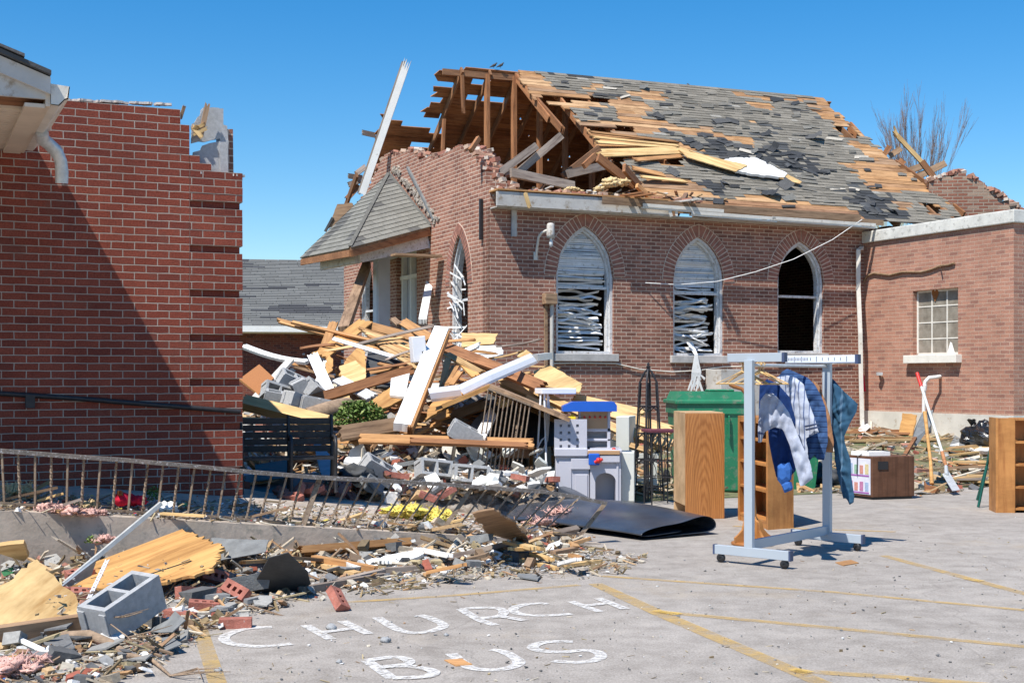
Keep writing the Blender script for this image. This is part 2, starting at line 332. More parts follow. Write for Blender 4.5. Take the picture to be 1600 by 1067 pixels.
# ---------------------------------------------------------------- mesh builder
class MB:
    def __init__(s): s.v = []; s.f = []; s.m = []; s.c = []; s.s = []; s.uv = {}
    def poly(s, pts, mi=0, col=None, smooth=False):
        b = len(s.v); s.v += [V(p) for p in pts]; s.f.append(list(range(b, b+len(pts)))); s.m.append(mi); s.c.append(col); s.s.append(smooth)
    def raw(s, vs_, fs, mi=0, col=None, smooth=False):
        b = len(s.v); s.v += [V(p) for p in vs_]
        for f in fs: s.f.append([b+i for i in f]); s.m.append(mi); s.c.append(col); s.s.append(smooth)
    def box(s, a, b, mi=0, col=None, M_=None):
        x0, y0, z0 = a; x1, y1, z1 = b
        vs_ = [V((x, y, z)) for z in (z0, z1) for y in (y0, y1) for x in (x0, x1)]
        if M_ is not None: vs_ = [M_ @ p for p in vs_]
        s.raw(vs_, [(0, 2, 3, 1), (4, 5, 7, 6), (0, 1, 5, 4), (2, 6, 7, 3), (0, 4, 6, 2), (1, 3, 7, 5)], mi, col)
    def tube(s, pts, r, n=8, mi=0, col=None, cap=True):
        pts = [V(p) for p in pts]; rs = r if isinstance(r, (list, tuple)) else [r]*len(pts)
        rings = []; up = None
        for i, p in enumerate(pts):
            d = (pts[min(i+1, len(pts)-1)]-pts[max(i-1, 0)])
            if d.length < 1e-6: d = V((0, 0, 1))
            d.normalize()
            if up is None: up = d.orthogonal().normalized()
            else:
                up = (up-d*up.dot(d))
                up = up.normalized() if up.length > 1e-5 else d.orthogonal().normalized()
            w_ = d.cross(up); rings.append([p+(up*math.cos(2*math.pi*k/n)+w_*math.sin(2*math.pi*k/n))*rs[i] for k in range(n)])
        b = len(s.v)
        vs_ = [q for rg in rings for q in rg]; fs = []
        for i in range(len(pts)-1):
            for k in range(n): fs.append((i*n+k, i*n+(k+1) % n, (i+1)*n+(k+1) % n, (i+1)*n+k))
        s.raw(vs_, fs, mi, col, n > 5)
        if cap: s.poly(rings[0][::-1], mi, col); s.poly(rings[-1], mi, col)
    def bar(s, a, b, w, t, mi=0, col=None, up=Z):
        a = V(a); b = V(b); x = (b-a); L = x.length; x.normalize(); z = V(up)-x*V(up).dot(x)
        z = z.normalized() if z.length > 1e-4 else x.orthogonal().normalized(); y = z.cross(x)
        m = Matrix.Identity(4); m.col[0][:3] = x; m.col[1][:3] = y; m.col[2][:3] = z; m.col[3][:3] = a
        s.box((0, -w/2, -t/2), (L, w/2, t/2), mi, col, m)
    def prism(s, pts, vec, mi=0, col=None):
        pts = [V(p) for p in pts]; vec = V(vec); n = len(pts); q = [p+vec for p in pts]
        nrm = V((0, 0, 0))
        for i in range(n): nrm += (pts[i]-pts[0]).cross(pts[(i+1) % n]-pts[0])
        if nrm.dot(vec) > 0: s.poly(pts[::-1], mi, col); s.poly(q, mi, col)
        else: s.poly(pts, mi, col); s.poly(q[::-1], mi, col)
        for i in range(n):
            j = (i+1) % n; fc = [pts[i], pts[j], q[j], q[i]]
            if nrm.dot(vec) < 0: fc = fc[::-1]
            s.poly(fc, mi, col)
    def lathe(s, prof, c=(0, 0, 0), n=16, mi=0, col=None, axis=Z):
        c = V(c); a = V(axis).normalized(); x = a.orthogonal().normalized(); y = a.cross(x)
        vs_ = [c+a*z+(x*math.cos(2*math.pi*k/n)+y*math.sin(2*math.pi*k/n))*r for r, z in prof for k in range(n)]
        fs = [(i*n+k, i*n+(k+1) % n, (i+1)*n+(k+1) % n, (i+1)*n+k) for i in range(len(prof)-1) for k in range(n)]
        s.raw(vs_, fs, mi, col, True)
    def build(s, name, mats, parent=None, mat4=None, label=None, cat=None, group=None, kind=None, bevel=0, recentre=True):
        """local coordinates if parent or mat4, else world coordinates recentred on the thing's base"""
        me = bpy.data.meshes.new(name)
        off = V((0, 0, 0))
        if parent is None and mat4 is None and recentre and s.v:
            xs = [p.x for p in s.v]; ys = [p.y for p in s.v]; zs = [p.z for p in s.v]
            off = V(((min(xs)+max(xs))/2, (min(ys)+max(ys))/2, min(zs)))
        me.from_pydata([p-off for p in s.v], [], s.f)
        for m in (mats if isinstance(mats, (list, tuple)) else [mats]): me.materials.append(M[m] if isinstance(m, str) else m)
        me.polygons.foreach_set('material_index', s.m); me.polygons.foreach_set('use_smooth', s.s)
        uvl = me.uv_layers.new(name='UVMap')
        for p in me.polygons:
            n = p.normal; ax = max(range(3), key=lambda k: abs(n[k]))
            for li in p.loop_indices:
                c = me.vertices[me.loops[li].vertex_index].co
                if li in s.uv: uvl.data[li].uv = s.uv[li]
                elif ax == 2: uvl.data[li].uv = (c.x, c.y)
                elif ax == 0: uvl.data[li].uv = (c.y, c.z)
                else: uvl.data[li].uv = (c.x, c.z)
        if any(c is not None for c in s.c):
            ca = me.color_attributes.new('Col', 'FLOAT_COLOR', 'CORNER')
            for p in me.polygons:
                c = s.c[p.index] or (.5, .5, .5)
                for li in p.loop_indices: ca.data[li].color = (*c[:3], 1)
        o = bpy.data.objects.new(name, me); COL.objects.link(o)
        if parent is not None: o.parent = parent
        elif mat4 is not None: o.matrix_world = mat4
        else: o.location = off
        if bevel:
            b = o.modifiers.new('bevel', 'BEVEL'); b.width = bevel; b.segments = 2; b.limit_method = 'ANGLE'; b.angle_limit = R(40)
        tag(o, label, cat, group, kind); return o
def tag(o, label=None, cat=None, group=None, kind=None):
    if label: o['label'] = label
    if cat: o['category'] = cat
    if group: o['group'] = group
    if kind: o['kind'] = kind
    return o
def thing(name, label, cat, loc=(0, 0, 0), rot=0, group=None, mat4=None, kind=None):
    o = bpy.data.objects.new(name, None); COL.objects.link(o)
    if mat4 is not None: o.matrix_world = mat4
    else: o.location = loc; o.rotation_euler = (0, 0, rot)
    o.empty_display_size = .2
    return tag(o, label, cat, group, kind)
def frame(a, b, up=Z):
    a = V(a); b = V(b); x = (b-a); L = x.length; x.normalize(); z = V(up)-x*V(up).dot(x)
    z = z.normalized() if z.length > 1e-4 else x.orthogonal().normalized(); y = z.cross(x)
    m = Matrix.Identity(4); m.col[0][:3] = x; m.col[1][:3] = y; m.col[2][:3] = z; m.col[3][:3] = a
    return m, L
def plank(a, b, w_=.14, t=.025, mat='board', label='loose board', cat='board', name='board', up=Z, bend=0, jag=.0, parent=None, group=None, jag2=None, kind=None, cup=0):
    """a board from a to b with a little bow and splintered ends; its own local x runs along the grain"""
    m, L = frame(a, b, up); ny = 1 if not jag and not (jag2 or 0) else 6; nx = 7
    jag2 = jag if jag2 is None else jag2
    e0 = [rnd(0, jag) if k % 2 else rnd(0, jag*.3) for k in range(ny+1)]; e1 = [rnd(0, jag2) if k % 2 else rnd(0, jag2*.3) for k in range(ny+1)]
    tw = rnd(-.05, .05) if bend else 0
    vs_ = []
    for i in range(nx+1):
        for j in range(ny+1):
            u = i/nx; x = e0[j]*(1-u)+(L-e1[j])*u if (i in (0, nx)) else L*u
            if i == 1: x = max(x, e0[j]+.01)
            y = (j/ny-.5)*w_; z = bend*math.sin(math.pi*u)+tw*(u-.5)*y*4+cup*(y/w_*2)**2*.3
            vs_.append((x, y, z+t/2)); vs_.append((x, y, z-t/2))
    I = lambda i, j, k: (i*(ny+1)+j)*2+k
    fs = []
    for i in range(nx):
        for j in range(ny):
            fs.append((I(i, j, 0), I(i+1, j, 0), I(i+1, j+1, 0), I(i, j+1, 0))); fs.append((I(i, j, 1), I(i, j+1, 1), I(i+1, j+1, 1), I(i+1, j, 1)))
        fs.append((I(i, 0, 0), I(i, 0, 1), I(i+1, 0, 1), I(i+1, 0, 0))); fs.append((I(i, ny, 0), I(i+1, ny, 0), I(i+1, ny, 1), I(i, ny, 1)))
    for j in range(ny):
        fs.append((I(0, j, 0), I(0, j+1, 0), I(0, j+1, 1), I(0, j, 1))); fs.append((I(nx, j, 0), I(nx, j, 1), I(nx, j+1, 1), I(nx, j+1, 0)))
    mb = MB(); mb.raw(vs_, fs)
    if parent is not None:
        o = mb.build(name, mat, parent=parent); o.matrix_local = m
        if label and label != 'loose board': o['label'] = label
        if kind: o['kind'] = kind
        return o
    return mb.build(name, mat, mat4=m, label=label, cat=cat, group=group, kind=kind)
def jagpoly(pts, amp, step=.06, skip=()):
    """rough-broken outline"""
    out = []
    for i, p in enumerate(pts):
        q = pts[(i+1) % len(pts)]; p = V(p); q = V(q); d = q-p; n = max(1, int(d.length/step)); out.append(p)
        if i in skip: continue
        for k in range(1, n):
            out.append(p+d*(k/n)+V((rnd(-1, 1), rnd(-1, 1), rnd(-1, 1)))*amp)
    return out
def sheet(pts, t, mat, name, label, cat, jag=.0, up=None, step=.06, skip=(), group=None, parent=None, bend=0):
    """flat sheet whose corners are given in world space (pts[0]->pts[1] is the grain)"""
    pts = [V(p) for p in pts]; c = sum(pts, V((0, 0, 0)))/len(pts)
    n = V((0, 0, 0))
    for i in range(len(pts)): n += (pts[i]-c).cross(pts[(i+1) % len(pts)]-c)
    n.normalize()
    if n.z < 0: n = -n
    m, L = frame(pts[0], pts[1], n); mi = m.inverted()
    loc = [mi @ p for p in pts]; loc = [V((p.x, p.y, 0)) for p in loc]
    if jag: loc = [V((p.x, p.y, 0)) for p in jagpoly(loc, jag, step, skip)]
    mb = MB(); mb.prism(loc, (0, 0, -t))
    if parent is not None:
        o = mb.build(name, mat, parent=parent); o.matrix_local = m; return o
    return mb.build(name, mat, mat4=m, label=label, cat=cat, group=group)
def cellbox(mb, xs, ys, z0, z1, holes, M_=None, mi=0):
    """a block with vertical cores: cells of the xs/ys grid in `holes` stay open"""
    T = (lambda p: M_ @ V(p)) if M_ is not None else V
    nx, ny = len(xs)-1, len(ys)-1; solid = lambda i, j: 0 <= i < nx and 0 <= j < ny and (i, j) not in holes
    for i in range(nx):
        for j in range(ny):
            if not solid(i, j): continue
            x0, x1, y0, y1 = xs[i], xs[i+1], ys[j], ys[j+1]
            mb.poly([T((x0, y0, z1)), T((x1, y0, z1)), T((x1, y1, z1)), T((x0, y1, z1))], mi); mb.poly([T((x0, y0, z0)), T((x0, y1, z0)), T((x1, y1, z0)), T((x1, y0, z0))], mi)
            if not solid(i-1, j): mb.poly([T((x0, y0, z0)), T((x0, y0, z1)), T((x0, y1, z1)), T((x0, y1, z0))], mi)
            if not solid(i+1, j): mb.poly([T((x1, y0, z0)), T((x1, y1, z0)), T((x1, y1, z1)), T((x1, y0, z1))], mi)
            if not solid(i, j-1): mb.poly([T((x0, y0, z0)), T((x1, y0, z0)), T((x1, y0, z1)), T((x0, y0, z1))], mi)
            if not solid(i, j+1): mb.poly([T((x0, y1, z0)), T((x0, y1, z1)), T((x1, y1, z1)), T((x1, y1, z0))], mi)
def euler(rx, ry, rz): return Matrix.Rotation(rz, 4, 'Z') @ Matrix.Rotation(ry, 4, 'Y') @ Matrix.Rotation(rx, 4, 'X')
# ================================================================ SETTING: lot, walkway, lawn
def gridmesh(name, mat, fn, xs, ys, kind, label=None, skirt=None):
    mb = MB(); vs_ = [fn(x, y) for y in ys for x in xs]; nx = len(xs)
    mb.raw(vs_, [(j*nx+i, j*nx+i+1, (j+1)*nx+i+1, (j+1)*nx+i) for j in range(len(ys)-1) for i in range(nx-1)], smooth=True)
    return mb.build(name, mat, mat4=Matrix.Identity(4), kind=kind, label=label)
mb = MB(); mb.poly([(-300, -60, 0), (300, -60, 0), (300, 600, 0), (-300, 600, 0)])
lot = mb.build('parking_lot', 'asphalt', mat4=Matrix.Identity(4), kind='structure')
def lin(a, b, n): return [a+(b-a)*i/n for i in range(n+1)]
def lawnp(q, te):
    p = E0+U*q+N*te; z = ground(p.x, p.y); n = .03*NZ.noise(p*1.7)+.02*NZ.noise(p*6)
    edge = sm((te-3.55)/1.0)
    return V((p.x, p.y, (z+n)*edge+.012*edge+.006 if q > 4.2 else z+.004+n*.5))
lawn = gridmesh('lawn', 'lawn', lawnp, lin(-26, 4, 60)+lin(4.4, 34, 148), lin(3.45, 12, 90)+lin(12.4, 34, 50), 'structure')
# raised concrete walkway that ramps down to the lot, with its kerb face
mb = MB(); qs = lin(-12, 5.07, 34)
def wp(q, te, dz=0):
    p = E0+U*q+N*te; p.z = ground(p.x, p.y)+dz if te > 0 else max(0, min(.62, .5-.0986*q)); return p
for a, b in zip(qs, qs[1:]):
    for t0, t1 in ((0.001, .3), (.3, 1.8), (1.8, 3.5)):
        g = .012 if t1 < 2 else .008
        mb.poly([wp(a, t0, g), wp(b, t0, g), wp(b, t1, g), wp(a, t1, g)])
    A, B = wp(a, 0.001, .012), wp(b, 0.001, .012)
    mb.poly([V((A.x, A.y, -.1)), V((B.x, B.y, -.1)), B, A])
walk = mb.build('walkway', 'concrete', mat4=Matrix.Identity(4), kind='structure')
# painted writing and parking lines: thin worn coats on the asphalt
def gp(px, py): return V(((px-800)/F*(EYE*F/(py-HY)), EYE*F/(py-HY), 0))
def stroke(name, pts, wd, mat, z=.004, parent=lot, smooth=True, kind=None):
    P3 = [gp(*p) for p in pts]
    if smooth and len(P3) > 2:
        out = []
        for i in range(len(P3)-1):
            p0 = P3[max(i-1, 0)]; p1 = P3[i]; p2 = P3[i+1]; p3 = P3[min(i+2, len(P3)-1)]
            for k in range(6):
                t = k/6; out.append(.5*((2*p1)+(p2-p0)*t+(2*p0-5*p1+4*p2-p3)*t*t+(3*p1-p0-3*p2+p3)*t**3))
        P3 = out+[P3[-1]]
    mb = MB(); L = []; 
    for i, p in enumerate(P3):
        d = (P3[min(i+1, len(P3)-1)]-P3[max(i-1, 0)]).normalized(); n = V((-d.y, d.x, 0)); k = wd*(1+.12*NZ.noise(p*7))
        L.append((p+n*k/2, p-n*k/2))
    for a, b in zip(L, L[1:]): mb.poly([V((a[0].x, a[0].y, z)), V((a[1].x, a[1].y, z)), V((b[1].x, b[1].y, z)), V((b[0].x, b[0].y, z))])
    return mb
def letters(name, strokes, wd=.068):
    for i, s_ in enumerate(strokes):
        mb = stroke(name, s_, wd, 'paint_w', z=.004+.0012*i)
        mb.build(name, 'paint_w', parent=lot)
letters('painted_letter', [[(425, 980), (387, 982), (357, 991), (350, 999), (362, 1006), (395, 1010), (425, 1009), (456, 1006)]])
letters('painted_letter', [[(477, 977), (517, 999)], [(535, 971), (576, 991)], [(500, 989), (555, 982)]])
letters('painted_letter', [[(589, 965), (622, 984), (650, 989), (678, 985), (693, 977), (672, 966), (655, 961)]])
letters('painted_letter', [[(720, 952), (750, 969), (774, 977)], [(720, 952), (750, 950), (778, 951), (787, 956), (783, 962), (767, 965), (752, 966)], [(778, 963), (820, 970)]])
letters('painted_letter', [[(856, 944), (840, 943), (814, 946), (802, 952), (810, 959), (840, 962), (872, 961), (892, 959)]])
letters('painted_letter', [[(892, 940), (937, 956)], [(934, 935), (977, 952)], [(912, 947), (952, 943)]])
c8 = lambda l: [(540+x/1.509, 880+y/1.509) for x, y in l]
letters('painted_letter', [c8([(50, 230), (110, 272)]), c8([(50, 230), (110, 222), (143, 227), (145, 238), (80, 246)]), c8([(80, 246), (150, 244), (205, 255), (190, 268), (110, 272)])])
c4 = lambda l: [(700+x/3.9975, 780+y/3.9975) for x, y in l]
letters('painted_letter', [c4([(20, 965), (90, 1020), (150, 1057), (300, 1067), (410, 1045), (440, 1010), (350, 955), (270, 940)])])
letters('painted_letter', [c4([(780, 890), (650, 890), (560, 905), (530, 930), (590, 950), (700, 955), (850, 945), (930, 955), (955, 985), (900, 1010), (800, 1020), (700, 1015), (655, 1010)])])
for s_, wd, mt in (([(930, 912), (1030, 958), (1242, 1049), (1330, 1088)], .11, 'paint_y'), ([(1032, 956), (1300, 981), (1640, 1014)], .085, 'paint_y'), ([(1242, 1048), (1400, 1058), (1560, 1072)], .1, 'paint_y'),
                   ([(940, 900), (1300, 925), (1640, 957)], .075, 'paint_y'), ([(1380, 868), (1521, 906), (1640, 938)], .09, 'paint_y'), ([(540, 941), (700, 931), (905, 914)], .07, 'paint_y'),
                   ([(1145, 822), (1400, 831)], .09, 'paint_y'), ([(310, 975), (340, 1067), (350, 1100)], .09, 'paint_y'), ([(1022, 955), (1062, 961)], .085, 'paint_yb'), ([(1240, 1047), (1264, 1053)], .085, 'paint_yb'), ([(1508, 905), (1535, 909)], .08, 'paint_yb')):
    stroke('painted_line', s_, wd, mt, z=.003 if mt == 'paint_y' else .0085, smooth=False).build('painted_line', mt, parent=lot)
# ================================================================ CHURCH
church = thing('church', 'roofless-ended brown brick church with pointed windows and half its shingles torn off', 'church', mat4=CM.copy())
def s_of(px): a = (px-800)/F; return (a*C0.y-C0.x)/(cu-a*su)
def loc(px, py, axis, val):
    """photo point on a plane of the church, in its own coordinates"""
    if axis == 't': q = hit(px, py, W(0, val, 0), N)
    else: q = hit(px, py, W(val, 0, 0), U)
    return CI @ q
def gothic(xc, a, zs, za):
    h = za-zs; Rr = (a*a+h*h)/(2*a)
    def f(x):
        d = min(abs(x-xc), a); return zs+math.sqrt(max(0, Rr*Rr-(d+Rr-a)**2))
    return f
def wallmesh(x0, x1, zb, top, ops, th, T, step=.203, stepped=True):
    mb = MB(); br = set([round(x0, 4), round(x1, 4)])
    k = math.ceil(x0/step)
    while k*step < x1: br.add(round(k*step, 4)); k += 1
    for o in ops:
        for i in range(15): br.add(round(o['xc']-o['a']+2*o['a']*i/14, 4))
    br = sorted(br); br = [b for i, b in enumerate(br) if x0-1e-3 <= b <= x1+1e-3 and (i == 0 or b-br[i-1] > 2e-3)]
    q = lambda p: T(*p)
    tops = []
    for xa, xb in zip(br, br[1:]):
        xm = (xa+xb)/2
        tz = round(top(xm)/.0678)*.0678 if stepped else None
        ta, tb = (tz, tz) if stepped else (top(xa), top(xb)); tops.append((ta, tb))
        sp = [((zb, zb), (ta, tb))]; 
        for o in ops:
            if abs(xm-o['xc']) < o['a']:
                f = o['f']; sp = [((zb, zb), (o['zb'], o['zb'])), ((f(xa), f(xb)), (ta, tb))]
                mb.poly([q((xa, 0, o['zb'])), q((xb, 0, o['zb'])), q((xb, th, o['zb'])), q((xa, th, o['zb']))])
                mb.poly([q((xa, 0, f(xa))), q((xa, th, f(xa))), q((xb, th, f(xb))), q((xb, 0, f(xb)))])
        for (a0, b0), (a1, b1) in sp:
            mb.poly([q((xa, 0, a0)), q((xb, 0, b0)), q((xb, 0, b1)), q((xa, 0, a1))])
            mb.poly([q((xa, th, a0)), q((xa, th, a1)), q((xb, th, b1)), q((xb, th, b0))])
        mb.poly([q((xa, 0, ta)), q((xb, 0, tb)), q((xb, th, tb)), q((xa, th, ta))])
    for i in range(len(tops)-1):
        z0, z1 = sorted((tops[i][1], tops[i+1][0])); x = br[i+1]
        if z1-z0 > 1e-4: mb.poly([q((x, 0, z0)), q((x, th, z0)), q((x, th, z1)), q((x, 0, z1))])
    for x, t_ in ((br[0], tops[0][0]), (br[-1], tops[-1][1])): mb.poly([q((x, 0, zb)), q((x, th, zb)), q((x, th, t_)), q((x, 0, t_))])
    for o in ops:
        for sg in (-1, 1):
            x = o['xc']+sg*o['a']; z1 = o['f'](x); mb.poly([q((x, 0, o['zb'])), q((x, th, o['zb'])), q((x, th, z1)), q((x, 0, z1))])
    return mb
def gop(axis, val, pl, pr, pyb, pya, pys, pxa=None):
    """opening seen between two pixel columns, bottom at pyb, apex pya, springing pys"""
    k = 0 if axis == 't' else 1
    A, B = loc(pl, pyb, axis, val), loc(pr, pyb, axis, val); x0, x1 = sorted((A[k], B[k])); xc = (x0+x1)/2; a = (x1-x0)/2
    pm = pxa or (pl+pr)/2; C_ = loc(pm, pya, axis, val); S_ = loc(pm, pys, axis, val)
    return dict(xc=xc, a=a, zb=(A.z+B.z)/2, zs=S_.z, za=C_.z, f=gothic(xc, a, S_.z, C_.z))
S_END = s_of(1350)
TS = lambda x, y, z: V((x, y, z))
TF = lambda x, y, z: V((y, x, z))
side_ops = [gop('t', 0, 869, 959, 553, 353, 432), gop('t', 0, 1052, 1131, 556, 370, 440), gop('t', 0, 1215, 1287, 552, 377, 440)]
wallmesh(0, 10.3, 0, lambda x: 4.43+.02*math.sin(x*3), side_ops, .32, TS).build('side_wall', 'brick_church', parent=church)
prof = [(8.6, 3.0)]
for px, py in ((548, 345), (560, 315), (576, 292), (590, 262), (600, 243), (622, 240), (640, 237), (655, 246), (672, 247), (690, 243), (705, 237), (719, 231), (731, 236), (741, 247), (751, 262), (759, 279), (764, 296)):
    q = loc(px, py, 's', 0); prof.append((q.y, q.z))
prof.append((-.1, 4.45)); prof.sort()
def lerp(pr, x):
    for (a, za), (b, zb) in zip(pr, pr[1:]):
        if a <= x <= b: return za+(zb-za)*(x-a)/max(b-a, 1e-6)
    return pr[0][1] if x < pr[0][0] else pr[-1][1]
front_ops = [gop('s', 0, 703, 731, 556, 366, 446, 718), gop('s', 0, 562, 583, 556, 402, 455, 572)]
dq = loc(651, 500, 's', 0); dr = loc(619, 500, 's', 0); dtop = loc(625, 392, 's', 0).z
front_ops.append(dict(xc=(dq.y+dr.y)/2, a=abs(dq.y-dr.y)/2, zb=.3, zs=dtop, za=dtop, f=lambda x, z=dtop: z))
wallmesh(0.002, 8.25, 0, lambda x: lerp(prof, x)+.05*NZ.noise(V((x*4, 0, 0))), front_ops, .34, TF).build('front_wall', 'brick_front', parent=church)
mb = MB(); mb.box((10.3, 0.33, 0), (10.6, 8.25, 4.4)); mb.box((.35, 8.0, 0), (10.3, 8.25, 4.4)); mb.build('rear_wall', 'brick_church', parent=church)
mb = MB(); mb.box((.35, .33, 4.28), (10.28, 7.99, 4.36)); mb.build('attic_floor', 'darkwood', parent=church)
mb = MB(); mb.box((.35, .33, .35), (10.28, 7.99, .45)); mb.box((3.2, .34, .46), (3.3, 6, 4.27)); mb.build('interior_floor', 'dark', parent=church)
# brick arches over the windows: radial headers bedded in a mortar ring
def arch(o, T, wd=.215, n=30, mat=('arch_brick', 'mortar'), proud=.012):
    mb = MB(); f = o['f']; path = []
    for i in range(201):
        x = o['xc']-o['a']+2*o['a']*i/200; path.append(V((x, f(x))))
    # arc length resample
    L = [0]
    for a, b in zip(path, path[1:]): L.append(L[-1]+(b-a).length)
    tot = L[-1]
    def at(d):
        d = max(0, min(tot, d))
        for i in range(200):
            if L[i+1] >= d: k = (d-L[i])/max(L[i+1]-L[i], 1e-9); return path[i].lerp(path[i+1], k), (path[i+1]-path[i]).normalized()
        return path[-1], (path[-1]-path[-2]).normalized()
    half = n//2; apex = V((o['xc'], o['za']))
    for side in (0, 1):
        for i in range(half):
            d0 = tot/2*(i/half); d1 = tot/2*((i+1)/half)
            if side: d0, d1 = tot-d1, tot-d0
            (p0, t0), (p1, t1) = at(d0+1e-4), at(d1-1e-4)
            n0 = V((-t0.y, t0.x)); n1 = V((-t1.y, t1.x))
            if side == 0 and i == half-1: n1 = V((0, 1)); 
            if side == 1 and i == half-1: n0 = V((0, 1))
            e = .009
            a_ = p0+(p1-p0).normalized()*e+n0*.004; b_ = p1-(p1-p0).normalized()*e+n1*.004
            c_ = p1+n1*wd-(p1+n1*wd-p0-n0*wd).normalized()*e; d_ = p0+n0*wd+(p1+n1*wd-p0-n0*wd).normalized()*e
            pr = proud+rnd(-.003, .003)
            mb.prism([T(q.x, -pr, q.y) for q in (a_, b_, c_, d_)], T(0, .03+pr, 0)-T(0, 0, 0), 0)
            mb.prism([T(q.x, -proud+.008, q.y) for q in (p0, p1, p1+n1*(wd+.012), p0+n0*(wd+.012))], T(0, .02, 0)-T(0, 0, 0), 1)
    return mb
def framepath(o, T, w_, y0, y1, inset=0, n=22):
    mb = MB(); f = o['f']; pts = [V((o['xc']-o['a'], o['zb']))]
    for i in range(n+1):
        x = o['xc']-o['a']*math.cos(math.pi*i/n); pts.append(V((x, f(x))))
    pts.append(V((o['xc']+o['a'], o['zb'])))
    rg = []
    for i, p in enumerate(pts):
        a = pts[max(i-1, 0)]; b = pts[min(i+1, len(pts)-1)]; d = (b-a)
        d = d.normalized() if d.length > 1e-6 else V((0, 1)); nn = V((d.y, -d.x))
        if i in (0, len(pts)-1): nn = V((1, 0)) if i == 0 else V((-1, 0))
        if i in (1, len(pts)-2): nn = V((1, 0)) if i == 1 else V((-1, 0))
        rg.append((p+nn*inset, p+nn*(inset+w_)))
    for (a, b), (c, d) in zip(rg, rg[1:]):
        mb.poly([T(a.x, y0, a.y), T(c.x, y0, c.y), T(d.x, y0, d.y), T(b.x, y0, b.y)])
        mb.poly([T(b.x, y0, b.y), T(d.x, y0, d.y), T(d.x, y1, d.y), T(b.x, y1, b.y)])
        mb.poly([T(a.x, y1, a.y), T(b.x, y1, b.y), T(d.x, y1, d.y), T(c.x, y1, c.y)])
    a = o['a']; xc = o['xc']; zb = o['zb']
    mb.box(*[tuple(T(xc-a+.02, y0+.005, zb)), tuple(T(xc+a-.02, y1, zb+.05))])
    return mb
def blinds(o, T, y, zlo, zhi, mess, gap=.045, mat='white'):
    mb = MB(); z = zlo
    while z < zhi:
        a = o['a']-.09
        if z > o['zs']:
            while a > .02 and o['f'](o['xc']-a)-.06 < z: a -= .01
        if a > .05:
            m = mess(z); nseg = 8; x0 = o['xc']-a*rnd(.9, 1) ; x1 = o['xc']+a*rnd(1-.4*m, 1-.05*m)
            pts = []; ph = rnd(0, 6); tl = rnd(-1, 1)*m*.12; sag = rnd(-.2, 1)*m*.10
            kp = rnd(.2, .8); kz = rnd(-1, 1)*m*.075; k2 = rnd(.1, .9); kz2 = rnd(-1, 1)*m*.05
            for i in range(nseg+1):
                u = i/nseg; tri = 1-abs(u-kp)/max(kp, 1-kp); tri2 = max(0, 1-abs(u-k2)/.35); pts.append(V((x0+(x1-x0)*u, y+m*.07*math.sin(ph+u*5)+rnd(-.01, .01)*m, z+tl*(u-.5)+kz*tri+kz2*tri2+m*rnd(-.006, .006))))
            tilt = rnd(-.012, .012)*(1+m*1.5); wv = .0155+.004*m
            for p, q in zip(pts, pts[1:]):
                mb.poly([T(p.x, p.y-tilt, p.z-wv), T(q.x, q.y-tilt, q.z-wv), T(q.x, q.y+tilt, q.z+wv), T(p.x, p.y+tilt, p.z+wv)])
        z += gap*(1+rnd(-.3, .6)*mess(z))
    return mb
